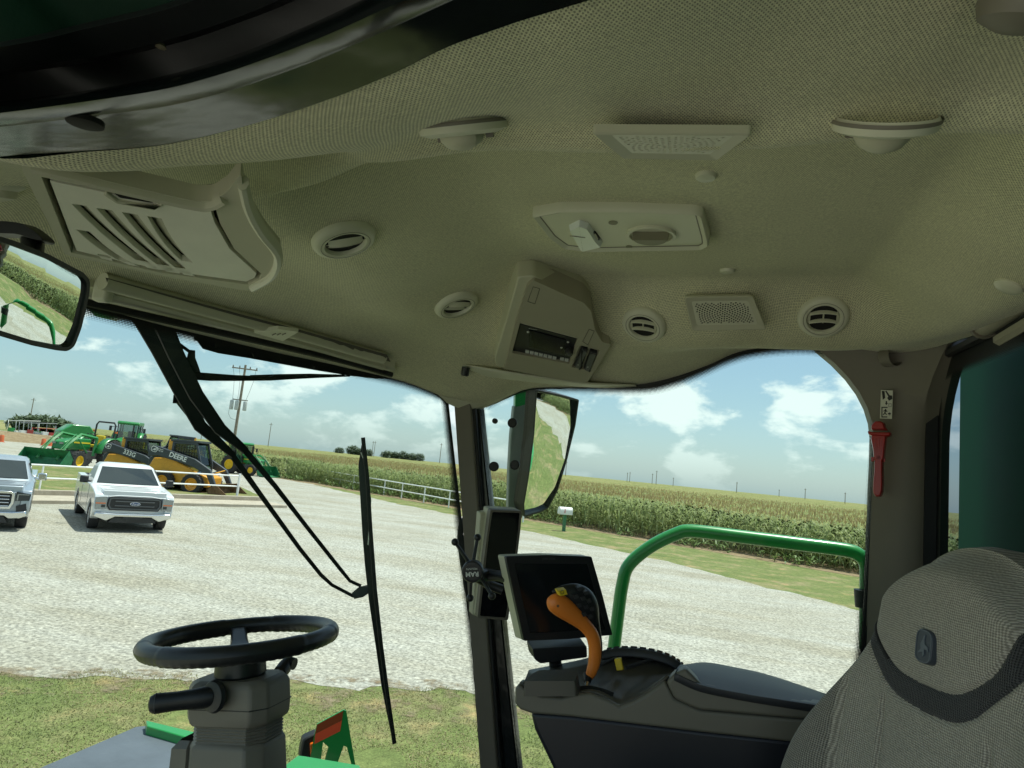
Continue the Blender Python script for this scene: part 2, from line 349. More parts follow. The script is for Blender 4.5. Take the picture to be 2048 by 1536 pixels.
# ------------------------------------------------------------------ corn field
def leafmat(name, c1, c2, tr=0.25):
    m = bpy.data.materials.new(name); m.use_nodes = True; t = m.node_tree; b = t.nodes['Principled BSDF']; b.inputs['Roughness'].default_value = 0.55; b.inputs['Specular IOR Level'].default_value = 0.35
    tcn = t.nodes.new('ShaderNodeTexCoord'); n = t.nodes.new('ShaderNodeTexNoise'); n.inputs['Scale'].default_value = 2.2; n.inputs['Detail'].default_value = 4; t.links.new(tcn.outputs['Object'], n.inputs['Vector'])
    c = ramp(t, n.outputs['Fac'], [(0.33, c1), (0.67, c2)]); t.links.new(c, b.inputs['Base Color'])
    ts = t.nodes.new('ShaderNodeBsdfTranslucent'); t.links.new(c, ts.inputs[0]); mx = t.nodes.new('ShaderNodeMixShader'); mx.inputs[0].default_value = tr
    t.links.new(b.outputs[0], mx.inputs[1]); t.links.new(ts.outputs[0], mx.inputs[2]); t.links.new(mx.outputs[0], t.nodes['Material Output'].inputs[0]); MT[name] = m
leafmat('corn_leaf', (0.24, 0.31, 0.11), (0.40, 0.45, 0.21), 0.48); leafmat('corn_tassel', (0.33, 0.27, 0.12), (0.48, 0.38, 0.19)); leafmat('weed_leaf', (0.10, 0.17, 0.04), (0.16, 0.24, 0.07))
def npmesh(name, V_, F_, mi, mats):
    me = bpy.data.meshes.new(name); nv = len(V_); nf = len(F_); k = F_.shape[1]
    me.vertices.add(nv); me.vertices.foreach_set('co', V_.astype(np.float32).ravel()); me.loops.add(nf*k); me.loops.foreach_set('vertex_index', F_.astype(np.int32).ravel())
    me.polygons.add(nf); me.polygons.foreach_set('loop_start', np.arange(0, nf*k, k, dtype=np.int32)); me.polygons.foreach_set('loop_total', np.full(nf, k, dtype=np.int32))
    me.polygons.foreach_set('material_index', mi.astype(np.int32)); me.polygons.foreach_set('use_smooth', np.ones(nf, bool)); me.update(calc_edges=True)
    for m in mats: me.materials.append(MT[m])
    o = bpy.data.objects.new(name, me); COL.objects.link(o); return o
def blades(px, py, pz, L, w0, az, rise, droop, S, curl=0.0):
    # arching ribbons; all arguments arrays of length n -> vertices (n,S+1,2,3)
    t = np.linspace(0, 1, S+1)[None, :]; r = L[:, None]*(t*(1-0.18*t)); z = pz[:, None]+rise[:, None]*t-droop[:, None]*t*t
    az2 = az[:, None]+curl*t; x = px[:, None]+r*np.cos(az2); y = py[:, None]+r*np.sin(az2)
    w_ = w0[:, None]*np.clip(np.minimum(0.55+t*3, (1-t)*2.2), 0.03, 1)/2; nx = -np.sin(az2)*w_; ny = np.cos(az2)*w_; nz = w_*0.35
    A = np.stack([x-nx, y-ny, z+nz*0], -1); B_ = np.stack([x+nx, y+ny, z+nz], -1)
    V_ = np.stack([A, B_], 2); n = V_.shape[0]; base = (np.arange(n)*(S+1)*2)[:, None]; k = np.arange(S)[None, :]
    f = np.stack([base+2*k, base+2*k+1, base+2*k+3, base+2*k+2], -1).reshape(-1, 4); return V_.reshape(-1, 3), f
def corn(xy, K, S, zmin, tas, h0=2.12):
    n = len(xy); H = h0+rng.normal(0, 0.10, n)+0.12*np.sin(xy[:, 0]*0.35)*np.cos(xy[:, 1]*0.27); Vs = []; Fs = []; Ms = []; off = 0
    rep = lambda a: np.repeat(a, K)
    kk = np.tile(np.arange(K), n); fr_ = (kk+0.5)/K; zl = rep(H)*(zmin+(0.93-zmin)*fr_); az0 = rep(rng.uniform(0, math.pi, n))+kk*math.pi+rng.normal(0, 0.45, n*K)
    L = (0.72-0.38*np.abs(fr_-0.42))*rng.uniform(0.8, 1.2, n*K); v_, f_ = blades(rep(xy[:, 0]), rep(xy[:, 1]), zl, L, rng.uniform(0.055, 0.095, n*K), az0, L*rng.uniform(0.45, 1.0, n*K), L*rng.uniform(0.7, 1.6, n*K), S, 0.3)
    Vs.append(v_); Fs.append(f_); Ms.append(np.zeros(len(f_))); off = len(v_)
    # stalk ribbon
    z0 = np.zeros(n); v_, f_ = blades(xy[:, 0], xy[:, 1], z0+H*max(0, zmin-0.1), np.full(n, 0.03), np.full(n, 0.035), rng.uniform(0, 6.3, n), H*(1-max(0, zmin-0.1)), z0, 1)
    Vs.append(v_); Fs.append(f_+off); Ms.append(np.zeros(len(f_))); off += len(v_)
    rp = lambda a: np.repeat(a, tas); m_ = n*tas
    v_, f_ = blades(rp(xy[:, 0]), rp(xy[:, 1]), rp(H)*0.97, rng.uniform(0.03, 0.16, m_), rng.uniform(0.018, 0.034, m_), rng.uniform(0, 6.3, m_), rng.uniform(0.15, 0.3, m_), rng.uniform(0, 0.06, m_), 2)
    Vs.append(v_); Fs.append(f_+off); Ms.append(np.ones(len(f_)))
    return np.concatenate(Vs), np.concatenate(Fs), np.concatenate(Ms)
e_ = np.array([0.865, -0.5017]); nrm = np.array([0.5017, 0.865]); o0 = np.array([0, 37.2])
def plants(s0, s1, ds, r0, r1, dr, jit=0.07, keep=1.0):
    S_, R_ = np.meshgrid(np.arange(s0, s1, ds), np.arange(r0, r1, dr)); S_ = S_.ravel(); R_ = R_.ravel()
    k = rng.uniform(0, 1, len(S_)) < keep; S_, R_ = S_[k], R_[k]
    S_ = S_+rng.uniform(-ds/2, ds/2, len(S_)); R_ = R_+rng.normal(0, jit, len(R_))+0.25*np.sin(S_*0.5)
    return o0+S_[:, None]*e_+R_[:, None]*nrm
parts = [corn(plants(-44, 16, 0.2, 0.0, 3.1, 0.72), 12, 4, 0.10, 6), corn(plants(16, 52, 0.3, 0.0, 3.1, 0.72), 10, 3, 0.10, 5),
         corn(plants(-110, -44, 0.4, 0.0, 4, 0.75), 8, 2, 0.12, 4), corn(plants(-60, 45, 0.3, 3.2, 15, 0.75), 5, 2, 0.62, 5), corn(plants(-110, 60, 0.55, 15, 55, 1.0, 0.4), 3, 2, 0.78, 4)]
Vc = []; Fc = []; Mc = []; off = 0
for v_, f_, m_ in parts: Vc.append(v_); Fc.append(f_+off); Mc.append(m_); off += len(v_)
# far canopy as one rough surface
al = np.radians(np.linspace(-24, 140, 620)); rr = np.concatenate([np.linspace(0, 60, 90)[:-1], 60*np.exp(np.linspace(0, math.log(50), 60))])
rows = []
d0 = []
for a in al:
    c, s = math.cos(a), math.sin(a); den = c*nrm[0]+s*nrm[1]; num = o0@nrm+2.4
    d0.append(num/den if den > 0.02 and num/den < 900 else None)
V2 = []; idx = {}; cnt = 0; F2 = []
vi = -np.ones((len(al), len(rr)), int)
for i, a in enumerate(al):
    if d0[i] is None: continue
    for j, r_ in enumerate(rr):
        R_ = d0[i]+r_*(1 if r_ < 60 else 1); x, y = R_*math.cos(a), R_*math.sin(a); amp = 0.16
        V2.append((x, y, 1.86+rng.uniform(-amp, amp)+0.1*math.sin(x*.35)*math.cos(y*.27)+min(0.45, max(0, (r_-70)*0.004)))); vi[i, j] = cnt; cnt += 1
for i in range(len(al)-1):
    for j in range(len(rr)-1):
        q = (vi[i, j], vi[i+1, j], vi[i+1, j+1], vi[i, j+1])
        if min(q) >= 0: F2.append(q)
Vc.append(np.array(V2)); Fc.append(np.array(F2)+off); Mc.append(np.full(len(F2), 2))
o = npmesh('corn_field', np.concatenate(Vc), np.concatenate(Fc), np.concatenate(Mc), ['corn_leaf', 'corn_tassel', 'canopy'])
tag(o, 'tall green corn with tan tassels filling the field out to the horizon', 'corn field', kind='stuff')
# weeds at the field edge
wp = plants(-44, 50, 0.16, -1.1, -0.1, 0.3, 0.15, 0.5); k = np.array([noise.noise(Vector((p[0]*.35, p[1]*.35, 0))) > -0.1 for p in wp]); wp = wp[k]; n = len(wp)*6; rp = lambda a: np.repeat(a, 6)
Lw = rng.uniform(0.15, 0.45, n); v_, f_ = blades(rp(wp[:, 0]), rp(wp[:, 1]), rng.uniform(0, 0.35, n), Lw, rng.uniform(0.05, 0.1, n), rng.uniform(0, 6.3, n), Lw*rng.uniform(.2, 1.2, n), Lw*0.5, 2)
o = npmesh('weeds', v_, f_, np.zeros(len(f_)), ['weed_leaf']); tag(o, 'low leafy weeds along the bare edge of the corn', 'weeds', kind='stuff')
# short turf blades on the near ground
leafmat('turf', (0.13, 0.18, 0.05), (0.34, 0.29, 0.14), 0.2)
MT['turf'].node_tree.nodes['Noise Texture'].inputs['Scale'].default_value = 0.9
MT['turf'].node_tree.nodes['Noise Texture'].inputs['Detail'].default_value = 8
nb = 160000; gx = rng.uniform(-10, 3, nb); gy = rng.uniform(2.5, 9.5, nb); lim = np.interp(gx, [p[0] for p in near], [p[1] for p in near])
jt = np.array([noise.noise(Vector((a*.9, c*.9, 0))) for a, c in zip(gx, gy)]); k = (gy < lim+0.0+1.1*jt) & (jt > -0.38); gx, gy = gx[k], gy[k]; n = len(gx)
Lg = rng.uniform(0.01, 0.04, n); v_, f_ = blades(gx, gy, np.zeros(n), Lg, rng.uniform(0.006, 0.012, n), rng.uniform(0, 6.3, n), rng.uniform(0.012, 0.035, n), Lg*0.5, 2)
n2_ = 60000; s_ = rng.uniform(-25, 50, n2_); r_ = -rng.uniform(1.0, 1, n2_)
o = npmesh('grass', v_, f_, np.zeros(len(f_)), ['turf']); tag(o, 'short mown grass beside the gravel', 'grass', kind='stuff')
# ------------------------------------------------------------------ fences
mk('white_pipe', (0.86, 0.87, 0.86), 0.45, var=0.06, vscale=3)
def fence(name, label, pts, spacing, h, z0=0.0, rp=0.03, rr_=0.025, mid=0.5, endr=0.06):
    t = thing(name, label, 'fence', (pts[0][0], pts[0][1], z0)); P3 = [Vector((x, y, z0)) for x, y in pts]
    rail = MB(); acc = []; 
    for a, b_ in zip(P3[:-1], P3[1:]):
        L = (b_-a).length; n = max(1, round(L/spacing)); acc += [a+(b_-a)*(i/n) for i in range(n)]
    acc.append(P3[-1])
    for hh in (h, h*mid): 
        r = MB(); r.tube([p+Vector((0, 0, hh+0.015*noise.noise(p*3))) for p in acc], rr_, 8); r.build('rail', 'white_pipe', t)
    for i, p in enumerate(acc):
        q = MB(); e = endr if i in (0, ) else rp; q.tube([p-Vector((0, 0, .2)), p+Vector((0, 0, h+(0.12 if i == 0 else 0.0)))], e, 8); q.build('post', 'white_pipe', t)
    return t
fence('pipe_fence', 'long white two-rail pipe fence along the grass verge by the corn', [(-8.9, 38.7), (-12.6, 41.4), (-20.5, 47.5), (-30, 55.3), (-45.5, 68.7), (-70, 90)], 3.4, 1.15, 0.0, .045, .042)
fence('pipe_fence', 'white two-rail pipe fence on the kerbed grass island behind the parked trucks', [(-21.9, 29.9), (-24.0, 25.2), (-26.4, 18.4), (-29.4, 8), (-33, -4)], 4.6, 1.05, 0.27, 0.035, 0.035)
fence('pipe_fence', 'distant white pipe fence in front of the corn behind the orange loaders', [(-56, 64), (-72, 71), (-92, 80), (-112, 86)], 4, 1.15)
# ------------------------------------------------------------------ mailbox
mk('mailbox_white', (0.8, 0.8, 0.78), 0.4, var=0.05); mk('post_green', (0.04, 0.17, 0.08), 0.6, var=0.2, vscale=8); mk('red_paint', (0.5, 0.03, 0.02), 0.4)
t = thing('mailbox', 'white arched mailbox on a green wooden post at the gravel edge', 'mailbox', (-6.0, 36.0, 0), math.radians(15))
F_ = Fr((-6.0, 36.0, 0), (math.cos(.35), math.sin(.35), 0), (0, 0, 1)); q = MB(); q.box((-6.0, 36.0, .43), (.17, .17, .9), rz=.35); q.build('post', 'post_green', t, bevel=.01)
arc = [(-.31, 0), (.31, 0)] ; arcp = lambda rx: [(-.2*1, 0)]+[(-.2*math.cos(a), .2+.2*math.sin(a)) for a in np.linspace(0, math.pi, 12)]+[(.2, 0)]
uu = Vector((math.cos(.35+.2), math.sin(.35+.2), 0)); q = MB(); G = Fr((-6.0, 36.0, .88), Vector((-uu.y, uu.x, 0)), (0, 0, 1)); G.w = uu
q.prism(arcp(0), -.36, .36, 0, G.T); q.build('box', 'mailbox_white', t, bevel=.012); q = MB(); q.prism([(-.17, .03), (.17, .03), (.17, .2), (.1, .33), (-.1, .33), (-.17, .2)], -.385, -.36, 0, G.T); q.build('door', 'mailbox_white', t, bevel=.006)
q = MB(); q.box(G.T((-.22, .2, -.1)), (.03, .03, .22)); q.build('flag', 'red_paint', t)
# ------------------------------------------------------------------ utility poles
mk('pole_wood', (0.27, 0.23, 0.18), 0.85, var=0.2, vscale=4); mk('grey_can', (0.52, 0.55, 0.54), 0.45, var=0.08); mk('wire', (0.05, 0.05, 0.05), 0.6); mk('insulator', (0.12, 0.10, 0.09), 0.3)
pb = Vector((-52.2, 69.2, 0)); t = thing('utility_pole', 'wooden utility pole with crossarm and three transformer cans behind the small cab tractor', 'utility pole', pb)
q = MB(); q.tube([pb-Vector((0, 0, .3)), pb+Vector((0, 0, 5)), pb+Vector((0.05, 0, 12.4))], [.2, .17, .13], 10); q.build('pole', 'pole_wood', t)
ca = Vector((0.85, 0.5, 0)).normalized(); q = MB()
q.box(pb+Vector((.1, -.1, 11.9)), (2.9, .12, .14), rz=math.atan2(ca.y, ca.x)); q.build('crossarm', 'pole_wood', t)
q = MB(); q.box(pb+Vector((.1, -.1, 8.1)), (1.7, .1, .12), rz=math.atan2(ca.y, ca.x)); q.build('crossarm', 'pole_wood', t)
for d in (-.75, -.18, .75):
    c = pb+ca*d+Vector((.1, -.32, 7.45)); q = MB(); q.lathe([(0, -.62), (.21, -.6), (.23, -.5), (.23, .4), (.2, .5), (.05, .56), (0, .56)], c, n=16); q.lathe([(0, .5), (.05, .5), (.05, .78), (0, .8)], c+Vector((.06, 0, 0)), n=8); q.build('transformer', 'grey_can', t)
for d in (-1.35, -.6, .6, 1.35):
    q = MB(); q.lathe([(0, 0), (.06, .02), (.09, .1), (.05, .16), (.07, .24), (0, .26)], pb+ca*d+Vector((.1, -.1, 11.97)), n=8); q.build('insulator', 'insulator', t)
q = MB()
for d, dd in ((-1.3, -.75), (1.3, .75), (-.6, -.18)):
    a = pb+ca*d+Vector((.1, -.15, 11.9)); c = pb+ca*dd+Vector((.1, -.3, 8.1)); q.tube([a, a.lerp(c, .3)+ca*.15, a.lerp(c, .7)+ca*.1, c], .018, 5)
lp = pb+ca*-.95+Vector((.1, -.3, 7.2)); q.tube([lp, lp-Vector((0, 0, .9)), lp+ca*.3-Vector((0, 0, 1.4)), pb+Vector((0, 0, 5.6))], .018, 5); q.build('cable', 'wire', t)
def farpole(px, ytop, ybase, D, lab, tower=False, w_=.16):
    d = ray(px, ybase); d2 = d.copy(); h = Vector((d.x, d.y, 0)).normalized()*D; hb = Vector((h.x, h.y, 0)); dt = ray(px, ytop); ht = 3+dt.z/math.hypot(dt.x, dt.y)*D
    t = thing('utility_pole', lab, 'utility pole', hb, group='distant poles on the horizon'); q = MB(); q.tube([hb, hb+Vector((0, 0, ht))], [w_*1.2, w_*.8], 6); q.build('pole', 'pole_wood', t)
    for zz_ in ((.93, .84) if tower else (.94, )):
        q = MB(); q.box(hb+Vector((0, 0, ht*zz_)), (ht*.12, .15, .15), rz=math.atan2(h.y, h.x)+1.57); q.build('crossarm', 'pole_wood', t)
for a in ((60, 795, 838, 300, 'thin pole standing left of the far dark trees', False), (536, 845, 893, 330, 'thin pole between the wiper arms and the windscreen centre'), (402, 843, 878, 380, 'pole just left of the big wiper arms'),
          (743, 882, 915, 420, 'left pole of the pair above the distant trees'), (747, 882, 915, 400, 'right pole of the pair above the distant trees'), (879, 886, 925, 330, 'pole just left of the right front pillar'),
          (1131, 922, 950, 330, 'pole just right of the outside mirror'), (1254, 945, 962, 420, 'left pole of the close pair over the corn left of mid window'), (1259, 944, 963, 420, 'right pole of the close pair over the corn left of mid window'),
          (1304, 947, 967, 400, 'shorter pole of the pair in the middle of the side window'), (1312, 941, 968, 370, 'taller pole of the pair in the middle of the side window'), (1346, 955, 972, 420, 'small faint pole right of the middle pair'),
          (1473, 964, 985, 330, 'lone pole over the corn above the handrail bend'), (1558, 979, 992, 420, 'small pole left of the lone tall one'), (1610, 977, 997, 360, 'tall thin pole nearer the red hammer'), (1690, 985, 1004, 330, 'pole closest to the red hammer pillar')):
    farpole(*a[:5])
# ------------------------------------------------------------------ distant trees
leafmat('tree_leaf', (0.07, 0.11, 0.06), (0.13, 0.17, 0.09), 0.25); mk('bark', (0.12, 0.09, 0.06), 0.9)
def tree(px, py, D, H, W, lab):
    d = ray(px, py); h = Vector((d.x, d.y, 0)).normalized()*D; t = thing('tree', lab, 'tree', h, group='trees on the horizon')
    q = MB(); q.tube([h, h+Vector((0, 0, H*.6))], [W*.05, W*.02], 6); q.build('trunk', 'bark', t)
    n = 1100; a = rng.uniform(0, 6.3, n); cz = rng.normal(0, 1, (n, 3)); cz /= np.linalg.norm(cz, axis=1)[:, None]; rad = rng.uniform(.05, 1, n)**.4
    lob = 1+.25*np.array([noise.noise(Vector(c)*2.2+h) for c in cz]); pts = cz*(rad*lob)[:, None]*np.array([W/2, W/2, H*.42])+np.array([h.x, h.y, H*.55])
    L = np.full(n, W*.14); v_, f_ = blades(pts[:, 0], pts[:, 1], pts[:, 2], L*rng.uniform(.6, 1.3, n), L*.8, a, L*rng.uniform(-.6, 1, n), L*.3, 1)
    o = npmesh('crown', v_-np.array([h.x, h.y, 0]), f_, np.zeros(len(f_)), ['tree_leaf']); o.parent = t
for i, (px, W, H) in enumerate(((678, 9, 8), (705, 13, 11), (722, 12, 9), (736, 9, 9), (775, 13, 9), (790, 9, 9), (806, 12, 10), (824, 12, 9), (841, 9, 10))):
    tree(px, 910, 620, H, W, ['small round', 'broad', 'low broad', 'narrow', 'wide low', 'small dark', 'tall round', 'flat-topped', 'last tall'][i]+' tree of the line on the horizon by the wiper blade')
for i, (px, W, H) in enumerate(((68, 12, 4.6), (80, 13, 5.0), (92, 12, 4.8), (104, 12, 4.4), (116, 12, 3.9), (126, 9, 3.4))):
    tree(px, 850, 215, H, W, ['leftmost', 'tallest', 'third', 'fourth', 'low fifth', 'smallest right'][i]+' tree of the dark grove behind the far implements')
# ================================================================== VEHICLES AND MACHINES
mk('truck_white', (0.72, 0.74, 0.75), 0.25, coat=0.6, spec=0.5); mk('truck_silver', (0.42, 0.47, 0.52), 0.28, metal=0.4, coat=0.7)
mk('glass_dark', (0.025, 0.035, 0.04), 0.06, spec=0.5); mk('plastic_black', (0.02, 0.021, 0.023), 0.45); mk('plastic_grey', (0.09, 0.095, 0.10), 0.5)
mk('chrome', (0.72, 0.74, 0.76), 0.12, metal=1.0); mk('tyre', (0.028, 0.028, 0.03), 0.8, bump=0.3, bscale=30); mk('rim', (0.5, 0.51, 0.52), 0.3, metal=0.8)
mk('lamp_glass', (0.30, 0.33, 0.35), 0.12, metal=0.6, spec=0.8); mk('lamp_orange', (0.7, 0.16, 0.03), 0.3); mk('badge_blue', (0.02, 0.05, 0.16), 0.3); mk('badge_white', (0.8, 0.8, 0.8), 0.3); mk('badge_red', (0.55, 0.03, 0.02), 0.3)
mk('tractor_green', (0.02, 0.21, 0.05), 0.35, var=0.12, vscale=4, coat=0.3); mk('bucket_green', (0.02, 0.17, 0.07), 0.5, var=0.25, vscale=3); mk('wheel_yellow', (0.75, 0.50, 0.02), 0.4, var=0.08)
mk('loader_orange', (0.72, 0.34, 0.03), 0.4, var=0.08, coat=0.3); mk('loader_grey', (0.045, 0.055, 0.065), 0.5, var=0.15); mk('rust', (0.13, 0.065, 0.03), 0.8, col2=(0.22, 0.13, 0.07), vscale=6)
mk('seat_yellow', (0.75, 0.55, 0.03), 0.5); mk('safety_orange', (0.62, 0.14, 0.05), 0.6)
class LT:
    def __init__(s, o, ang, k=1.0, kz=1.0): s.M = Matrix.Translation(Vector(o)) @ Matrix.Rotation(ang, 4, 'Z') @ Matrix.Diagonal((k, k, k*kz, 1))
    def __call__(s, p): return s.M @ Vector(p)
def vb(T): b = MB(); b.fr = T; return b
def wheel(T, parent, c, R, wd, rimr, rm='rim', lug=False, n=28, side=1):
    c = Vector(c); q = vb(T); pr = [(rimr, -wd*.42), (R*.80, -wd/2), (R*.95, -wd*.46), (R, -wd*.34), (R, wd*.34), (R*.95, wd*.46), (R*.80, wd/2), (rimr, wd*.42), (rimr*.97, 0), (rimr, -wd*.42)]
    q.lathe(pr, c, (0, 1, 0), n)
    if lug:
        for i in range(18):
            a = 2*math.pi*i/18
            for sd in (-1, 1):
                a2 = a+(math.pi/18 if sd > 0 else 0); rr_ = R*1.0
                p0 = c+Vector((math.cos(a2)*rr_, sd*wd*.06, math.sin(a2)*rr_)); p1 = c+Vector((math.cos(a2+.16)*rr_*.985, sd*wd*.5, math.sin(a2+.16)*rr_*.985)); q.tube([p0, p1], R*.045, 4)
    ty = q.build('wheel', 'tyre', parent); q = vb(T)
    q.lathe([(0, side*wd*.12), (rimr*.35, side*wd*.14), (rimr*.45, side*wd*.05), (rimr*.85, side*wd*.10), (rimr*.9, side*wd*.36), (rimr*1.0, side*wd*.42), (rimr*.98, side*wd*.30), (rimr*.98, -side*wd*.4)], c, (0, 1, 0), n)
    if not lug:
        for i in range(6):
            a = 2*math.pi*i/6; q.tube([c+Vector((math.cos(a)*rimr*.2, side*wd*.30, math.sin(a)*rimr*.2)), c+Vector((math.cos(a)*rimr*.93, side*wd*.36, math.sin(a)*rimr*.93))], rimr*.11, 6)
    q.build('rim', rm, ty); return ty
def XZ(y): return lambda p: Vector((p[0], y+p[2], p[1]))
def pickup(name, label, o, ang, paint, kind, k=1.0):
    T = LT(o, ang, k, 0.93); root = thing(name, label, 'pickup truck', o, ang, 'pickup trucks parked by the kerb')
    def arch(cx_, r, z=.42, n=12): return [(cx_+r*math.cos(a), z+r*math.sin(a)) for a in np.linspace(-0.15, math.pi+0.15, n)]
    prof = [(2.72, .48), (2.84, .62), (2.86, .98), (2.78, 1.13), (2.2, 1.21), (1.32, 1.27), (1.2, 1.29), (-.72, 1.31), (-.72, 1.36), (-2.86, 1.39), (-2.9, .62), (-2.84, .5)]
    prof += [(x, z) for x, z in arch(-1.85, .50)][::-1] + [(-1.2, .40), (1.3, .40)] + [(x, z) for x, z in arch(1.93, .50)][::-1]
    # body shell: front half full width, bed sides as walls
    q = vb(T); fr = [p for p in prof]
    for y0, y1 in ((-1.01, -.80), (.80, 1.01)): q.prism(fr, y0, y1, 0, lambda p: Vector((p[0], p[2], p[1])))
    q.box((1.05, 0, .85), (3.45, 1.62, .78)); q.box((-2.86, 0, 1.0), (.08, 1.62, .76)); q.box((-1.8, 0, .75), (2.2, 1.62, .3))
    hood = []
    for i in range(9):
        x = 2.80-(2.80-1.2)*i/8; row = []
        for j in range(9):
            y = -0.83+1.66*j/8; bulge = .03 if abs(j-4) < 3 and i < 7 else 0; row.append((x, y, 1.15+.115*min(1, (i/8))**.7+bulge+(-.09 if i == 0 else 0)))
        hood.append(row)
    q.grid(hood); body = q.build('body', paint, root, bevel=.045*k, seg=3)
    q = vb(T); q.box((-1.8, 0, .96), (2.1, 1.58, .14)); q.box((-1.8, .79, 1.16), (2.1, .02, .46)); q.box((-1.8, -.79, 1.16), (2.1, .02, .46)); q.box((-2.81, 0, 1.16), (.02, 1.58, .46)); q.build('bed_liner', 'plastic_grey', root)
    # greenhouse
    q = vb(T); lv = [(1.27, 1.28, -.74, .95), (1.33, 1.20, -.72, .94), (1.62, .78, -.66, .85), (1.86, .42, -.6, .76), (1.93, .2, -.52, .68), (1.955, -.1, -.35, .5)]; rows = []
    for z, xf, xr, y in lv:
        c = .12; rows.append([Vector(p) for p in ((xf-.16, -y, z), (xf-.04, -y*.9, z), (xf, -y*.5, z), (xf, y*.5, z), (xf-.04, y*.9, z), (xf-.16, y, z), (xr+.06, y, z), (xr, y*.9, z), (xr, -y*.9, z), (xr+.06, -y, z), (xf-.16, -y, z))])
    q.grid(rows); q.add([rows[-1][i] for i in range(10)], [tuple(range(10))]); q.build('cab', paint, root, autos=50)
    def onwin(pts, name_): 
        q = vb(T); a = [Vector(p) for p in pts]; nn = (a[1]-a[0]).cross(a[2]-a[1]).normalized(); ce = sum(a, Vector())/len(a)
        if nn.dot(ce-Vector((0.2, 0, 1.4))) < 0: nn = -nn
        q.add([p+nn*.012 for p in a]+[p-nn*.03 for p in a], [tuple(range(len(a)))]+[(i, (i+1) % len(a), (i+1) % len(a)+len(a), i+len(a)) for i in range(len(a))], 0, False); return q.build(name_, 'glass_dark', root)
    onwin([(1.16, -.84, 1.34), (1.205, -.45, 1.34), (1.205, .45, 1.34), (1.16, .84, 1.34), (.455, .69, 1.82), (.50, .36, 1.82), (.50, -.36, 1.82), (.455, -.69, 1.82)], 'windscreen')
    for s in (-1, 1): onwin([(.98, s*.925, 1.36), (-.1, s*.925, 1.36), (-.62, s*.92, 1.36), (-.56, s*.80, 1.78), (.42, s*.80, 1.80)], 'side_window')
    for s in (-1, 1):
        q = vb(T); q.box((1.02, s*1.16, 1.42), (.12, .22, .22)); q.box((1.0, s*1.02, 1.36), (.06, .12, .07)); q.build('door_mirror', 'plastic_black' if kind == 1 else 'chrome', root, bevel=.03*k)
        q = vb(T); q.box((-.42, s*1.015, 1.15), (.22, .03, .035)); q.build('door_handle', paint, root, bevel=.008)
        q = vb(T)
        for xx in (1.15, -.68): q.box((xx, s*1.008, .86), (.012, .012, .8))
        q.box((.24, s*1.008, .46), (1.84, .012, .012)); q.build('door_seam', 'plastic_black', root)
    for x in (1.93, -1.85):
        for s in (-1, 1): wheel(T, root, (x, s*.87, .40), .40, .27, .245, side=s)
    YZ = lambda p: Vector((2.86+p[2], p[0], p[1]))
    if kind == 1:
        G = [(-.62, .66), (.62, .66), (.70, .80), (.68, 1.02), (.60, 1.07), (-.60, 1.07), (-.68, 1.02), (-.70, .80)]
        q = vb(T); q.prism(G, -.02, .02, 0, YZ); gr = q.build('grille', 'plastic_black', root, bevel=.01)
        q = vb(T)
        for z in (.93, .80): q.tube([YZ((-.5, z, .035)), YZ((.5, z, .035))], .022, 6)
        q.ring(inset_poly(G, .035), inset_poly(G, .07), .02, .05, YZ); q.build('grille_bar', 'plastic_grey', gr)
        q = vb(T); q.prism(circ((0, .87), .13, 24, .055), .0, .062, 0, YZ); bd = q.build('emblem', 'badge_white', root)
        q = vb(T); q.prism(circ((0, .87), .115, 24, .045), .0, .068, 0, YZ); q.build('oval', 'badge_blue', bd)
        text('lettering', 'Ford', .085*1.0, lambda p: T(YZ((p[0], .868+p[1], .07+p[2]))), 'badge_white', bd, shear=.3)
        for s in (-1, 1):
            q = vb(T); q.prism([(s*.70, .70), (s*.97, .68), (s*1.0, 1.03), (s*.70, 1.07)], -.05, .03, 0, YZ); h = q.build('headlight', 'lamp_glass', root, bevel=.01)
            q = vb(T); q.box(YZ((s*.85, .86, .032)), (.02, .24, .03)); q.build('turn_lamp', 'lamp_orange', h)
            q = vb(T); q.box(YZ((s*.78, .78, .03)), (.02, .1, .08)); q.build('lens', 'glass_dark', h)
        B_ = [(-1.0, .46), (-.97, .62), (-.72, .60), (-.45, .585), (.45, .585), (.72, .60), (.97, .62), (1.0, .46), (.82, .40), (.66, .33), (.45, .46), (-.45, .46), (-.66, .33), (-.82, .40)]
        q = vb(T); q.prism(B_, -.2, .10, 0, YZ, inset=.02); q.build('bumper', 'chrome', root, bevel=.025*k)
        q = vb(T); q.prism([(-.6, .30), (.6, .30), (.5, .455), (-.5, .455)], -.2, .05, 0, YZ); q.box(YZ((0, .45, .06)), (.06, .5, .1)); q.build('lower_intake', 'plastic_black', root)
    else:
        G = [(-.60, .62), (.60, .62), (.66, .78), (.66, 1.05), (.58, 1.10), (-.58, 1.10), (-.66, 1.05), (-.66, .78)]
        q = vb(T); q.prism(G, -.02, .015, 0, YZ); gr = q.build('grille', 'plastic_black', root)
        q = vb(T); q.ring(G, inset_poly(G, .06), -.02, .07, YZ)
        for z in (.70, .79, .88, .97): q.tube([YZ((-.56, z, .05)), YZ((.56, z, .05))], .016, 6)
        q.build('grille_bar', 'chrome', gr, bevel=.008); text('lettering', 'GMC', .2, lambda p: T(YZ((p[0], .9+p[1], .075+p[2]))), 'badge_red', root, depth=.02, bold=.006, sx=1.25)
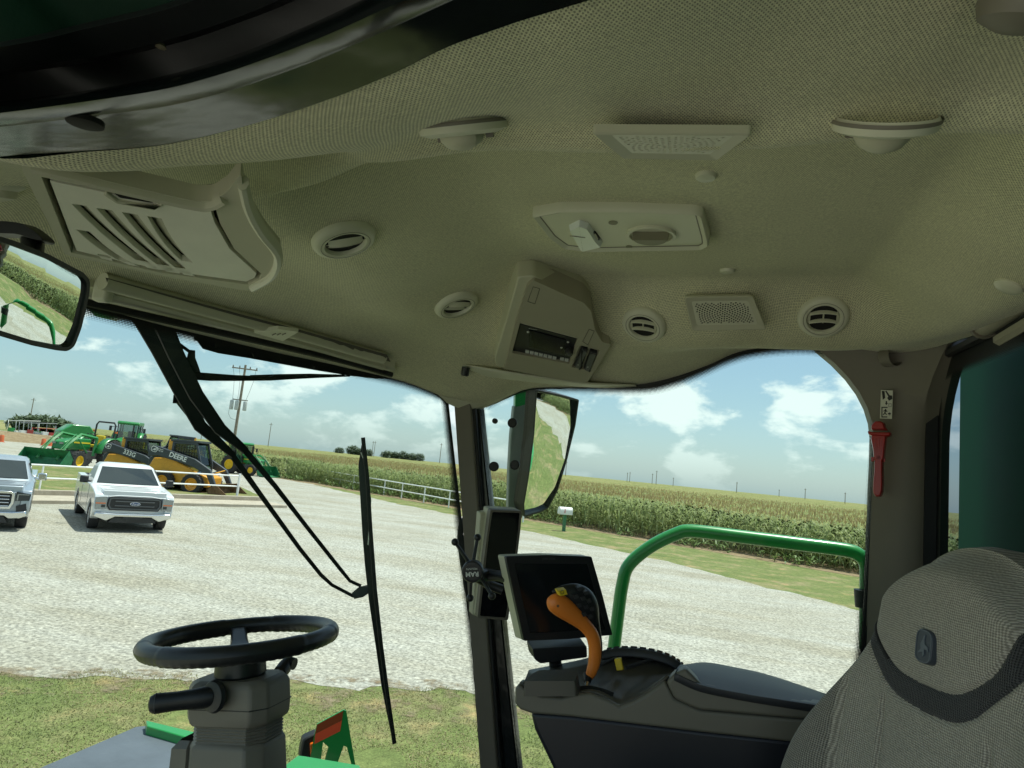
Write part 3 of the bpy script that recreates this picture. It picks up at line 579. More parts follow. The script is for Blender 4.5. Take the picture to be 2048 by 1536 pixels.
        for s in (-1, 1):
            q = vb(T); q.prism([(s*.68, .84), (s*.98, .86), (s*1.0, 1.04), (s*.68, 1.10)], -.05, .03, 0, YZ); h = q.build('headlight', 'glass_dark', root, bevel=.01)
            q = vb(T); q.prism([(s*.71, .86), (s*.74, .86), (s*.74, 1.01), (s*.96, 1.01), (s*.96, 1.035), (s*.71, 1.035)], .02, .042, 0, YZ); q.build('lens', 'lamp_glass', h)
            q = vb(T); q.prism([(s*.74, .56), (s*.96, .60), (s*.92, .78), (s*.72, .70)], -.04, .02, 0, YZ); q.build('fog_lamp', 'plastic_black', root)
        B_ = [(-1.0, .44), (-.97, .60), (-.66, .56), (.66, .56), (.97, .60), (1.0, .44), (.84, .36), (.6, .34), (.5, .42), (-.5, .42), (-.6, .34), (-.84, .36)]
        q = vb(T); q.prism(B_, -.2, .10, 0, YZ, inset=.02); q.build('bumper', 'chrome', root, bevel=.025*k)
        q = vb(T); q.prism([(-.6, .24), (.6, .24), (.5, .415), (-.5, .415)], -.2, .05, 0, YZ); q.build('lower_intake', 'plastic_black', root)
    for s in (-1, 1): q = vb(T); q.box((-2.9, s*.93, 1.1), (.05, .12, .4)); q.build('tail_light', 'badge_red', root)
    q = vb(T); q.box((.1, 0, .36), (4.6, 1.4, .16)); q.build('underbody', 'plastic_black', root)
    return root
ang1 = math.radians(-38)
def at_local(o, ang, p): return Vector(o)+Matrix.Rotation(ang, 3, 'Z') @ Vector(p)
pickup('pickup_truck', 'white pickup truck with black grille and chrome bumper, its flank showing', at_local((-16.75, 17.65, 0), ang1, (-1.93*1.06, 0, 0)), ang1, 'truck_white', 1, 1.06)
ang2 = math.radians(-41)
pickup('pickup_truck', 'silver pickup truck with chrome barred grille, cut by the left edge', at_local((-18.45, 15.15, 0), ang2, (-1.93*1.06, -.60, 0)), ang2, 'truck_silver', 2, 1.06)
# ------------------------------------------------------------------ tractors
def bucket(T, parent, x, w_, h, z0, mm, d=.6, tilt=0.0):
    q = vb(T); pr = [(x-d*.5, z0+h), (x-d*.95, z0+h*.55), (x-d*.8, z0+h*.1), (x-d*.35, z0), (x+d*.4, z0), (x+d*.4, z0+.03), (x-d*.33, z0+.05), (x-d*.74, z0+h*.15), (x-d*.87, z0+h*.55), (x-d*.44, z0+h)]
    q.prism(pr, -w_/2, w_/2, 0, lambda p: Vector((p[0], p[2], p[1])))
    side = [(x-d*.5, z0+h), (x-d*.95, z0+h*.55), (x-d*.8, z0+h*.1), (x-d*.35, z0), (x+d*.4, z0)]
    for s in (-1, 1): q.prism(side, s*w_/2, s*(w_/2-.03), 0, lambda p: Vector((p[0], p[2], p[1])))
    return q.build('bucket', mm, parent)
def tractor(name, label, o, ang, k, cab=False, loader=True, Rr=.78, Rf=.46, bw=1.9, narrow=False, grp=None, yell='wheel_yellow'):
    T = LT(o, ang, k); root = thing(name, label, 'tractor', o, ang, grp)
    for s in (-1, 1):
        wheel(T, root, (0, s*.82, Rr), Rr, .42, Rr*.55, yell, True, side=s); wheel(T, root, (2.15, s*.78, Rf), Rf, .30, Rf*.55, yell, True, side=s)
    q = vb(T); q.box((1.0, 0, .72), (2.9, .42, .4)); q.box((0, 0, .78), (.3, 1.3, .3)); q.box((2.15, 0, .5), (.2, 1.2, .18)); q.build('chassis', 'plastic_grey', root, bevel=.03)
    q = vb(T); hp = [(.85, 1.0), (.85, 1.55), (1.4, 1.56), (2.3, 1.46), (2.62, 1.34), (2.7, .95)]; q.prism(hp, -.33, .33, 0, lambda p: Vector((p[0], p[2], p[1]))); q.build('hood', 'tractor_green', root, bevel=.07*k, seg=3)
    q = vb(T)
    for s in (-1, 1): q.box((1.5, s*.338, 1.33), (1.1, .012, .07))
    q.build('hood_stripe', 'seat_yellow', root)
    for s in (-1, 1): q = vb(T); q.box((2.68, s*.2, 1.26), (.06, .18, .1)); q.build('headlight', 'lamp_glass', root)
    for s in (-1, 1):
        q = vb(T); rows = []
        for a in np.linspace(.1, 2.3, 9): rows.append([Vector((-math.cos(a+.3)*-1*(Rr+.1)*1.0 if False else math.cos(a)*(Rr+.1), y, Rr+math.sin(a)*(Rr+.1))) for y in (s*.58, s*1.0)])
        q.grid(rows); q.build('fender', 'tractor_green', root, solid=.05)
    if cab:
        q = vb(T); q.prism([(-.55, 2.52), (.98, 2.5), (1.05, 2.62), (.9, 2.74), (-.5, 2.76), (-.62, 2.64)], -.72, .72, 0, lambda p: Vector((p[0], p[2], p[1]))); q.build('cab_roof', 'tractor_green', root, bevel=.05)
        q = vb(T)
        for s in (-1, 1):
            for xa, xb in ((.95, .9), (.15, .12), (-.5, -.5)): q.tube([(xa, s*.62, 1.1), (xb, s*.66, 2.52)], .04, 6)
        q.build('cab_post', 'plastic_black', root)
        q = vb(T); q.prism([(-.46, 1.15), (.9, 1.15), (.86, 2.5), (-.46, 2.5)], -.6, .6, 0, lambda p: Vector((p[0], p[2], p[1]))); q.build('cab_glass', 'tint_glass', root)
        q = vb(T); q.box((0.1, 0, 1.1), (1.3, 1.1, .2)); q.build('cab_floor', 'plastic_grey', root); q = vb(T); q.box((-.1, 0, 1.35), (.45, .45, .12)); q.box((-.35, 0, 1.7), (.12, .45, .7)); q.build('seat', 'plastic_black', root, bevel=.03)
        q = vb(T); q.tube([(1.2, .42, 1.5), (1.2, .42, 2.5)], .06, 8); q.build('exhaust', 'plastic_black', root)
        for s in (-1, 1): q = vb(T); q.tube([(.95, s*.7, 2.3), (1.05, s*1.05, 2.25)], .02, 5); q.box((1.05, s*1.1, 2.15), (.06, .16, .34)); q.build('side_mirror', 'plastic_black', root)
    else:
        q = vb(T); q.tube([(-.35, -.55, .9), (-.42, -.55, 2.35), (-.42, -.45, 2.5), (-.42, .45, 2.5), (-.42, .55, 2.35), (-.35, .55, .9)], .045, 8); q.build('roll_bar', 'plastic_black', root)
        q = vb(T); q.box((.1, 0, 1.2), (.5, .5, .14)); q.box((-.16, 0, 1.5), (.12, .5, .55)); q.build('seat', 'seat_yellow', root, bevel=.05)
        q = vb(T); q.tube([(.85, 0, 1.4), (.62, 0, 1.75)], .025, 6); q.tube([(.6+.05*math.cos(a), .2*math.sin(a), 1.76+.2*math.cos(a)*.4) for a in np.linspace(0, 6.0, 14)], .018, 6); q.build('steering_wheel', 'plastic_black', root)
        for s in (-1, 1): q = vb(T); q.box((-.42, s*.62, 2.0), (.08, .14, .1)); q.build('tail_light', 'lamp_orange', root)
    if loader:
        for s in (-1, 1):
            y = s*.52; q = vb(T); q.tube([(.75, y, 1.62), (1.9, y, 1.75), (2.65, y, 1.2), (3.2, y, .45)], .075, 4); q.tube([(.85, y, .7), (.75, y, 1.62)], .09, 4); q.tube([(1.3, y, .85), (2.0, y, 1.5)], .035, 6); q.tube([(2.2, y, 1.75), (3.15, y, .85)], .03, 6); q.build('loader_arm', 'tractor_green', root)
        bucket(T, root, 3.6, bw, .92, .02, 'bucket_green', .7)
    return root
m = bpy.data.materials.new('tint_glass'); m.use_nodes = True; t_ = m.node_tree; t_.nodes.remove(t_.nodes['Principled BSDF'])
_g = t_.nodes.new('ShaderNodeBsdfGlossy'); _g.inputs['Roughness'].default_value = .03; _tr = t_.nodes.new('ShaderNodeBsdfTransparent'); _tr.inputs[0].default_value = (.42, .55, .5, 1); _mx = t_.nodes.new('ShaderNodeMixShader'); _mx.inputs[0].default_value = .12
t_.links.new(_tr.outputs[0], _mx.inputs[1]); t_.links.new(_g.outputs[0], _mx.inputs[2]); t_.links.new(_mx.outputs[0], t_.nodes['Material Output'].inputs[0]); MT['tint_glass'] = m
def gp(px, py, z=0): return PZ(px, py, z)
def facing(p, turn): return math.atan2(-p.y, -p.x)-math.radians(turn)
p = gp(186, 938); tractor('loader_tractor', 'green open tractor with roll bar, yellow seat and wide front loader bucket', p, facing(p, 38), 1.42, bw=2.4)
p = gp(470, 947); tractor('loader_tractor', 'small green cab tractor with loader bucket beside the gravel road, seen past the wiper arms', p, facing(p, -52), 1.12, cab=True, bw=2.2)
p = PZ(252, 918, 0); tractor('large_tractor', 'tall green row crop tractor with glazed cab standing behind the grey loaders', p, facing(p, 12), 1.50, cab=True, loader=False, Rr=.95, Rf=.75)
# ------------------------------------------------------------------ skid steer loaders
def skid(name, label, o, ang, k, txt, sub=None, tt='badge_white', mirror=1, bk='rust'):
    T = LT(o, ang, k); root = thing(name, label, 'skid loader', o, ang, 'grey and orange skid loaders on the island'); XY = lambda p: Vector((p[0], p[2], p[1]))
    for x in (-.6, .62):
        for s in (-1, 1): wheel(T, root, (x, s*.78, .42), .42, .32, .25, 'loader_orange', True, side=s)
    q = vb(T); q.prism([(-1.35, .38), (-1.42, .95), (-1.25, 1.32), (-.6, 1.38), (.5, .95), (1.15, .72), (1.15, .32)], -.6, .6, 0, XY); q.build('body', 'loader_orange', root, bevel=.05)
    q = vb(T); q.prism([(-1.5, .7), (-1.5, 1.25), (-1.3, 1.45), (-.8, 1.45), (-.8, .7)], -.55, .55, 0, XY); q.build('engine_cover', 'loader_grey', root, bevel=.05)
    # cab: frame, roof and screened window
    q = vb(T); cabp = [(-.62, 1.0), (-.62, 2.05), (.42, 2.08), (.72, 1.2), (.72, .8)]
    for s in (-1, 1): q.ring([(x, z) for x, z in cabp], inset_poly(cabp, .09), s*.47-.03, s*.47+.03, XY)
    q.prism([(-.7, 2.05), (-.7, 2.13), (.5, 2.16), (.5, 2.07)], -.52, .52, 0, XY); q.build('cab_frame', 'loader_grey', root, bevel=.015)
    q = vb(T); q.prism(inset_poly(cabp, .08), -.43, .43, 0, XY); q.build('cab_glass', 'tint_glass', root)
    q = vb(T)
    for s in (-1, 1):
        for i in range(9): xx = -.5+i*.115; q.tube([(xx, s*.475, 1.1), (xx, s*.475, 2.0 if xx < .4 else 1.7)], .012, 4)
        for zz_ in (1.25, 1.45, 1.65, 1.85): q.tube([(-.54, s*.475, zz_), (.5, s*.475, zz_)], .009, 4)
    q.build('window_screen', 'plastic_black', root); q = vb(T); q.box((-.72, 0, 1.75), (.18, .9, .7)); q.build('rear_panel', 'loader_orange', root, bevel=.03)
    q = vb(T); q.box((-.1, 0, 1.2), (.5, .5, .12)); q.box((-.32, 0, 1.5), (.12, .5, .6)); q.build('seat', 'plastic_black', root)
    arm = [(-1.45, 1.35), (-1.35, 1.72), (-1.1, 1.80), (.55, 1.42), (1.25, 1.05), (1.55, .45), (1.38, .38), (1.1, .85), (.45, 1.12), (-1.0, 1.42)]
    for s in (-1, 1):
        q = vb(T); q.prism(arm, s*.70-.07, s*.70+.07, 0, XY); a = q.build('loader_arm', 'loader_grey', root, bevel=.03)
        # lettering on the outside of the arm
        dirx = -s; base = Vector((-.15, s*.78, 1.43)); slope = math.atan2(-.38, 1.65)
        def Tt(p, s=s, base=base): 
            u_ = Vector((math.cos(slope), 0, math.sin(slope)))*(-s); v_2 = Vector((-math.sin(slope), 0, math.cos(slope))); return T(base+u_*p[0]+v_2*p[1]+Vector((0, s*p[2], 0)))
        text('lettering', txt, .27, Tt, tt, a, bold=.006)
        if sub: text('lettering', sub, .16, lambda p: Tt(Vector((p[0]+s*.85, p[1]+.03, p[2]))), tt, a)
        q = vb(lambda p: Tt(p)); q.ring(rpoly(rect((s*1.05, 0), .26, .22), .08), rpoly(rect((s*1.05, 0), .22, .18), .06), 0, .006)
        dx = s*1.05; q.prism([(dx-.07, -.03), (dx-.01, .01), (dx+.02, .06), (dx+.035, .02), (dx+.08, .0), (dx+.03, -.02), (dx+.07, -.06), (dx-.01, -.03), (dx-.06, -.06)], 0, .006); q.fr = (lambda p, f=Tt: f(p)); q.build('emblem', 'badge_white', a)
        q = vb(T); q.tube([(.3, s*.62, .7), (1.2, s*.66, 1.05)], .05, 8); q.build('lift_cylinder', 'chrome', root)
    if bk: bucket(T, root, 2.0, 1.9, .5, .02, bk, .75)
    return root
p = gp(372, 986, .1); skid('skid_loader', 'nearest grey and orange skid loader with a rusty bucket resting on the grass', (p.x, p.y, .12), facing(p, -62), 1.28, 'DEERE', '332G')
p = gp(276, 972, .1); skid('skid_loader', 'second grey and orange skid loader half hidden behind the white pickup', (p.x, p.y, .1), facing(p, -58), 1.22, '333G', None)
p = gp(352, 938, 0); skid('skid_loader', 'farther skid loader whose cab top shows above the nearest one', (p.x, p.y, 0), facing(p, 60), 1.45, 'DEERE', None)
# ------------------------------------------------------------------ distant implements, far cones
def implement(px, py, w_, lab, cols, h=1.6):
    p = gp(px, py); a = facing(p, 90); T = LT(p, a, 1.0); root = thing('farm_implement', lab, 'farm implement', p, a, 'farm implements on the far lot'); r2 = random.Random(px)
    q = vb(T); q.box((0, 0, .5), (w_, .14, .14)); q.box((0, .9, .5), (w_*.9, .12, .12))
    for i in range(5): x = -w_/2+w_*i/4; q.tube([(x, -.2, .5), (x, 1.3, .45)], .06, 4); q.tube([(x, 0, .5), (x+.2, 0, h*.9)], .06, 4)
    q.tube([(-w_/2, 0, h), (w_/2, 0, h*.85)], .08, 5); q.build('frame', cols[0], root)
    for i in range(5):
        x = -w_/2+w_*(i+.5)/5; q = vb(T); q.box((x, .3+.3*r2.random(), .55+.7*r2.random()), (w_*.17, .8, .8), rz=r2.random()); q.tube([(x, -.3, .15), (x+.25, .1, 1.0)], .07, 5); q.build('tool', cols[1+i % (len(cols)-1)], root, bevel=.02)
    for s in (-1, 1): q = vb(T); q.lathe([(0, -.12), (.38, -.12), (.42, 0), (.38, .12), (0, .12)], (s*w_*.38, -.5, .42), (1, 0, 0), 14); q.build('wheel', 'tyre', root)
mk('implement_white', (0.7, 0.7, 0.66), 0.6); mk('implement_red', (0.4, 0.05, 0.04), 0.5); mk('implement_grey', (0.28, 0.3, 0.3), 0.6, var=.2)
implement(45, 872, 5.2, 'far green and white framed implement at the left', ['implement_white', 'tractor_green', 'implement_white'], 3.4)
implement(73, 876, 6.0, 'far grey and red folding implement in the middle of the row', ['implement_grey', 'implement_red', 'implement_white', 'implement_grey'], 3.2)
implement(93, 877, 5.0, 'far dark red disc implement at the right of the row', ['implement_red', 'implement_grey', 'tractor_green'], 2.2)
implement(108, 870, 6.0, 'far green folded implement behind the loader tractor', ['tractor_green', 'tractor_green', 'bucket_green'], 3.4)
p = gp(143, 892); T = LT(p, facing(p, 70), 1.0); root = thing('grain_cart', 'boxy green baler standing behind the loader tractor', 'baler', p, facing(p, 70))
q = vb(T); q.prism([(-2.2, .7), (-2.4, 2.4), (-1.6, 3.3), (.8, 3.3), (2.2, 2.2), (2.3, .8)], -1.3, 1.3, 0, lambda p: Vector((p[0], p[2], p[1]))); q.build('body', 'tractor_green', root, bevel=.15)
q = vb(T); q.tube([(2.2, 0, .8), (4.0, 0, .6)], .1, 6); q.build('drawbar', 'tractor_green', root)
for s in (-1, 1): wheel(T, root, (-.3, s*1.45, .65), .65, .4, .35, 'wheel_yellow', True, side=s)
root.name = 'baler'
p = gp(25, 851); root = thing('stock_trailer', 'long low white trailer far off at the left edge', 'trailer', p, facing(p, 90)); T = LT(p, facing(p, 90), 1.0); q = vb(T); q.box((0, 0, 1.6), (9, 2.2, 1.6)); q.build('box', 'implement_white', root, bevel=.2)
for x in (-1.5, -.3): q = vb(T); q.lathe([(0, -1.2), (.45, -1.2), (.45, 1.2), (0, 1.2)], (x, 0, .45), (0, 1, 0), 14); q.build('wheel', 'tyre', root)
for px, py, lb in ((2, 884, 'orange traffic cone at the left edge of the far lot'), (86, 891, 'left orange traffic barrel in front of the dirt bank'), (99, 892, 'right orange traffic barrel in front of the dirt bank')):
    p = gp(px, py); root = thing('traffic_cone', lb, 'traffic cone', p, 0, 'orange cones on the far lot'); q = MB(); q.lathe([(.42, 0), (.42, .06), (.3, .08), (.26, .8), (.2, .95), (0, .95)], p, n=12); q.build('cone', 'safety_orange', root)
# ================================================================== CAB SHELL
from mathutils.geometry import tessellate_polygon
def holed(q, outer, holes, h0, h1, T=None, mi=0):
    T = T or (lambda p: p); loops = [outer]+holes; flat = [p for l in loops for p in l]; n = len(flat)
    tri = tessellate_polygon([[Vector((p[0], p[1], 0)) for p in l] for l in loops])
    vs = [T(Vector((p[0], p[1], h0))) for p in flat]+[T(Vector((p[0], p[1], h1))) for p in flat]
    fs = [tuple(t) for t in tri]+[tuple(i+n for i in t[::-1]) for t in tri]; o = 0
    for l in loops:
        L = len(l); fs += [(o+i, o+(i+1) % L, o+(i+1) % L+n, o+i+n) for i in range(L)]; o += L
    q.add(vs, fs, mi, False); return q
def fabric(name, c_hi, c_lo, pitch, bump=0.6, stain=0.1, weave=False, c_mid=None):
    m = bpy.data.materials.new(name); m.use_nodes = True; t = m.node_tree; b = t.nodes['Principled BSDF']; b.inputs['Roughness'].default_value = 0.95; b.inputs['Specular IOR Level'].default_value = 0.15
    b.inputs['Sheen Weight'].default_value = 0.25; b.inputs['Sheen Roughness'].default_value = 0.4
    uv = t.nodes.new('ShaderNodeUVMap'); sp = t.nodes.new('ShaderNodeSeparateXYZ'); t.links.new(uv.outputs[0], sp.inputs[0])
    def Mn(op, a, b_=None):
        n = t.nodes.new('ShaderNodeMath'); n.operation = op
        for i, x in enumerate((a, b_)):
            if x is None: continue
            if isinstance(x, (int, float)): n.inputs[i].default_value = x
            else: t.links.new(x, n.inputs[i])
        return n.outputs[0]
    k = 2*math.pi/pitch; nj = t.nodes.new('ShaderNodeTexNoise'); nj.inputs['Scale'].default_value = 28 if weave else 14; nj.inputs['Detail'].default_value = 3; t.links.new(uv.outputs[0], nj.inputs['Vector']); sj = t.nodes.new('ShaderNodeSeparateColor'); t.links.new(nj.outputs['Color'], sj.inputs[0]); ja = 0.006 if weave else 0.003
    u = Mn('MULTIPLY', Mn('ADD', sp.outputs[0], Mn('MULTIPLY', sj.outputs[0], ja)), k); v = Mn('MULTIPLY', Mn('ADD', sp.outputs[1], Mn('MULTIPLY', sj.outputs[1], ja)), k*(1.0 if weave else 0.62))
    # staggered cells
    d = Mn('MULTIPLY', Mn('SINE', u), Mn('SINE', v)) if not weave else Mn('MULTIPLY', Mn('COSINE', Mn('ADD', u, v)), Mn('COSINE', Mn('SUBTRACT', u, v)))
    mr = t.nodes.new('ShaderNodeMapRange'); mr.interpolation_type = 'SMOOTHSTEP'; t.links.new(d, mr.inputs[0]); mr.inputs['From Min'].default_value = 0.05 if not weave else -0.35; mr.inputs['From Max'].default_value = 0.55 if not weave else 0.35
    tcn = t.nodes.new('ShaderNodeTexCoord'); n = t.nodes.new('ShaderNodeTexNoise'); n.inputs['Scale'].default_value = 3.5; n.inputs['Detail'].default_value = 5; t.links.new(tcn.outputs['Object'], n.inputs['Vector'])
    n3 = t.nodes.new('ShaderNodeTexNoise'); n3.inputs['Scale'].default_value = 260; n3.inputs['Detail'].default_value = 2; t.links.new(tcn.outputs['Object'], n3.inputs['Vector'])
    mx = t.nodes.new('ShaderNodeMixRGB'); t.links.new(mr.outputs[0], mx.inputs[0]); mx.inputs[1].default_value = (*c_hi, 1); mx.inputs[2].default_value = (*c_lo, 1)
    st = ramp(t, n.outputs['Fac'], [(0.3, g3(1-stain)), (0.7, g3(1+stain*0.6))]); m2 = t.nodes.new('ShaderNodeMixRGB'); m2.blend_type = 'MULTIPLY'; m2.inputs[0].default_value = 1; t.links.new(mx.outputs[0], m2.inputs[1]); t.links.new(st, m2.inputs[2])
    st2 = ramp(t, n3.outputs['Fac'], [(0.3, g3(0.84)), (0.7, g3(1.14))]); m3 = t.nodes.new('ShaderNodeMixRGB'); m3.blend_type = 'MULTIPLY'; m3.inputs[0].default_value = 1; t.links.new(m2.outputs[0], m3.inputs[1]); t.links.new(st2, m3.inputs[2])
    t.links.new(m3.outputs[0], b.inputs['Base Color'])
    bp = t.nodes.new('ShaderNodeBump'); bp.inputs['Strength'].default_value = bump; bp.inputs['Distance'].default_value = pitch*0.25; bp.invert = True; t.links.new(mr.outputs[0], bp.inputs['Height']); t.links.new(bp.outputs[0], b.inputs['Normal'])
    MT[name] = m; return m
fabric('headliner_fabric', (0.76, 0.735, 0.50), (0.33, 0.32, 0.215), 0.0036)
TAN = (0.52, 0.51, 0.375)
mk('trim_tan', TAN, 0.5, bump=0.15, bscale=900, var=0.03, vscale=4, detail=1); mk('trim_light', (0.64, 0.635, 0.49), 0.42, bump=0.1, bscale=900, var=0.04, vscale=4, detail=1)
mk('pillar_trim', (0.185, 0.168, 0.13), 0.55, bump=0.15, bscale=700, var=0.05, detail=1); mk('rubber', (0.012, 0.013, 0.013), 0.5, bump=0.1, bscale=300, var=.2); mk('gloss_black', (0.006, 0.009, 0.008), 0.2, spec=0.55, bump=0.12, bscale=9)
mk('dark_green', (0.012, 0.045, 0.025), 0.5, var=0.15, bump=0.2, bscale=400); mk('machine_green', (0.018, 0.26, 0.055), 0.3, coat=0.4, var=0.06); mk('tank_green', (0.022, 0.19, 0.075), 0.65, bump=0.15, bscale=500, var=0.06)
mk('hole_dark', (0.012, 0.012, 0.01), 0.9); mk('black_metal', (0.013, 0.016, 0.015), 0.32, var=0.15, vscale=12, bump=0.05, bscale=60)
def glassmat(name, tint, ior=1.22):
    m = bpy.data.materials.new(name); m.use_nodes = True; t = m.node_tree; t.nodes.remove(t.nodes['Principled BSDF'])
    gl = t.nodes.new('ShaderNodeBsdfGlossy'); gl.inputs['Roughness'].default_value = 0.01; gl.inputs[0].default_value = (1, 1, 1, 1); tr = t.nodes.new('ShaderNodeBsdfTransparent'); tr.inputs[0].default_value = (*tint, 1)
    fr = t.nodes.new('ShaderNodeFresnel'); fr.inputs[0].default_value = ior; mx = t.nodes.new('ShaderNodeMixShader'); t.links.new(fr.outputs[0], mx.inputs[0]); t.links.new(tr.outputs[0], mx.inputs[1]); t.links.new(gl.outputs[0], mx.inputs[2])
    t.links.new(mx.outputs[0], t.nodes['Material Output'].inputs[0]); MT[name] = m; return m
glassmat('cab_glass', (0.875, 0.965, 0.915)); glassmat('rear_glass', (0.36, 0.42, 0.46), 1.0001)
def fritmat():
    m = bpy.data.materials.new('frit'); m.use_nodes = True; t = m.node_tree; b = t.nodes['Principled BSDF']; b.inputs['Base Color'].default_value = (0.01, 0.012, 0.012, 1); b.inputs['Roughness'].default_value = 0.4
    uv = t.nodes.new('ShaderNodeUVMap'); sp = t.nodes.new('ShaderNodeSeparateXYZ'); t.links.new(uv.outputs[0], sp.inputs[0])
    def Mn(op, a, b_=None):
        n = t.nodes.new('ShaderNodeMath'); n.operation = op
        for i, x in enumerate((a, b_)):
            if x is None: continue
            if isinstance(x, (int, float)): n.inputs[i].default_value = x
            else: t.links.new(x, n.inputs[i])
        return n.outputs[0]
    k = math.pi/0.0034; d = Mn('MULTIPLY', Mn('COSINE', Mn('MULTIPLY', Mn('ADD', sp.outputs[0], sp.outputs[1]), k)), Mn('COSINE', Mn('MULTIPLY', Mn('SUBTRACT', sp.outputs[0], sp.outputs[1]), k)))
    f = Mn('GREATER_THAN', d, Mn('SUBTRACT', Mn('MULTIPLY', sp.outputs[1], 1.9/0.022), 1.05))
    tr = t.nodes.new('ShaderNodeBsdfTransparent'); mx = t.nodes.new('ShaderNodeMixShader'); t.links.new(f, mx.inputs[0]); t.links.new(tr.outputs[0], mx.inputs[1]); t.links.new(b.outputs[0], mx.inputs[2]); t.links.new(mx.outputs[0], t.nodes['Material Output'].inputs[0]); MT['frit'] = m
fritmat()
def setuv(o, fn):
    me = o.data; uvl = me.uv_layers.new(name='UVMap'); co = [v.co for v in me.vertices]
    for l in me.loops: uvl.data[l.index].uv = fn(co[l.vertex_index], l.vertex_index)
Z0 = 3.0
cab_root = thing('combine_cab', 'inside of a harvester cab with beige mesh headliner, pillars and large windows', 'vehicle cab', (0, 1.2, 2.0))
# boundary of the headliner (right half, mirrored about y = 1.2)
half = [(-1.17, 1.2, .245), (-1.15, 1.32, .247), (-1.08, 1.52, .245), (-.97, 1.70, .245), (-.84, 1.845, .235), (-.72, 1.93, .20), (-.62, 1.975, .185), (-.55, 1.985, .215), (-.47, 1.99, .25), (-.3, 1.992, .265), (-.14, 1.992, .285), (-.04, 1.992, .315), (.05, 1.992, .355), (.15, 1.992, .405), (.3, 1.992, .425), (.42, 1.98, .42), (.52, 1.93, .405), (.585, 1.82, .40), (.62, 1.62, .395), (.63, 1.4, .39), (.63, 1.2, .39)]
_nb = [(p.x, p.y, p.z-3.0) for p in (PZ(1180, 0, 3.33), PZ(1040, 42, 3.322), PZ(900, 91, 3.31), PZ(780, 149, 3.302), PZ(640, 204, 3.29), PZ(480, 254, 3.277), PZ(320, 289, 3.262), PZ(160, 301, 3.242), PZ(0, 312, 3.225))]
bd = half+[(.62, .9, .39), (.60, .68, .395), (.55, .50, .40), (.42, .42, .42), (.28, .40, .415), (.12, .395, .385), (.02, .39, .35)]+_nb+[(-.68, .40, .24), (-.85, .43, .245), (-1.03, .50, .25), (-1.16, .62, .25), (-1.21, .8, .24), (-1.20, 1.02, .245)]
cx0, cy0 = -.22, 1.2; bs = spline([Vector(p) for p in bd], 8, True)
NA = 420; angs = [2*math.pi*i/NA for i in range(NA)]
ba = [(math.atan2(p.y-cy0, p.x-cx0) % (2*math.pi), math.hypot(p.x-cx0, p.y-cy0), p.z) for p in bs]; ba.sort()
A_ = np.array([b_[0] for b_ in ba]); R_ = np.array([b_[1] for b_ in ba]); Zb = np.array([b_[2] for b_ in ba])
A_ = np.concatenate([A_-2*math.pi, A_, A_+2*math.pi]); R_ = np.tile(R_, 3); Zb = np.tile(Zb, 3)
sst = lambda t: (lambda c: c*c*(3-2*c))(min(1, max(0, t)))
def dish(x, y):
    # recessed centre with rounded corners
    dx = max(abs(x+.03)-.36+(.05 if x < -.03 else 0), 0); dy = max(abs(y-1.2)-.34, 0)
    if x < -.03: dx *= .62
    d = math.hypot(dx, dy); d = d*(1.0+.5*sst((1.1-y)/.3)*sst((dy-.02)/.05)) if y < 1.2 else d; zr = .362+.020*sst((1.0-y)/.2); z = zr+(.484-zr)*(1-sst(d/.20))
    z += .012*math.exp(-((d-.22)/.04)**2)*-1            # rolled lip on the crease
    z += .006*noise.noise(Vector((x*3.1, y*3.1, .3)))
    for sx, sy in ((.0, 1.66),): z += -.014*math.exp(-(((x-sx)/.14)**2+((y-sy)/.09)**2)**2)
    for sx, sy in ((-.26, .66), (.22, .68), (.25, 1.62), (-.15, 1.70), (-.55, 1.42)): z += .016*math.exp(-(((x-sx)/.10)**2+((y-sy)/.10)**2))
    return z
rows = []; NR = 96
for j in range(NR+1):
    rho = (j/NR)**0.8; row = []
    for i in range(NA+1):
        a = angs[i % NA]; Rb = float(np.interp(a, A_, R_)); ze = float(np.interp(a, A_, Zb)); x = cx0+math.cos(a)*Rb*rho; y = cy0+math.sin(a)*Rb*rho
        fr = x < -.45; w_ = sst((rho-.60)/.40); z = dish(x, y); z = z+(ze-.362-.020*sst((1.0-y)/.2))*(w_+(sst((rho-.45)/.55)-w_)*sst((.75-abs(math.sin(a)))/.5))
        row.append(Vector((x, y, Z0+z)))
    rows.append(row)
hq = MB(); hq.grid(rows)
bvh = BVHTree.FromPolygons([tuple(v) for v in hq.v], hq.f)
head = hq.build('headliner', 'headliner_fabric', cab_root, fixn=False, autos=0)
_org = wmat(cab_root).translation
_arc = {}
setuv(head, lambda c, i: (c.x*1.0, (c.y+_org.y-1.2)*1.0+0.55*(c.z+_org.z-3.37)*math.tanh((c.y+_org.y-1.2)/.15)))
def hit(px, py, off=0.0, n=None):
    d = ray(px, py).normalized(); h = bvh.ray_cast(CAMP, d)
    if h[0] is None: raise ValueError('no headliner at %s,%s' % (px, py))
    nn = h[1]
    if nn.dot(d) > 0: nn = -nn
    return h[0]+nn*off, nn
# roof over the headliner
q = MB(); ro = [(cx0+(x-cx0)*1.06, cy0+(y-cy0)*1.06) for x, y, z in bd]; q.prism(ro, Z0+.53, Z0+.75); q.build('roof_shell', 'machine_green', cab_root, bevel=.03)
q = MB(); q.grid([[Vector((x+0*.0, y, Z0+z)) for x, y, z in bd+[bd[0]]], [Vector((cx0+(x-cx0)*1.05, cy0+(y-cy0)*1.05, Z0+.53)) for x, y, z in bd+[bd[0]]]]); q.build('roof_side', 'dark_green', cab_root)
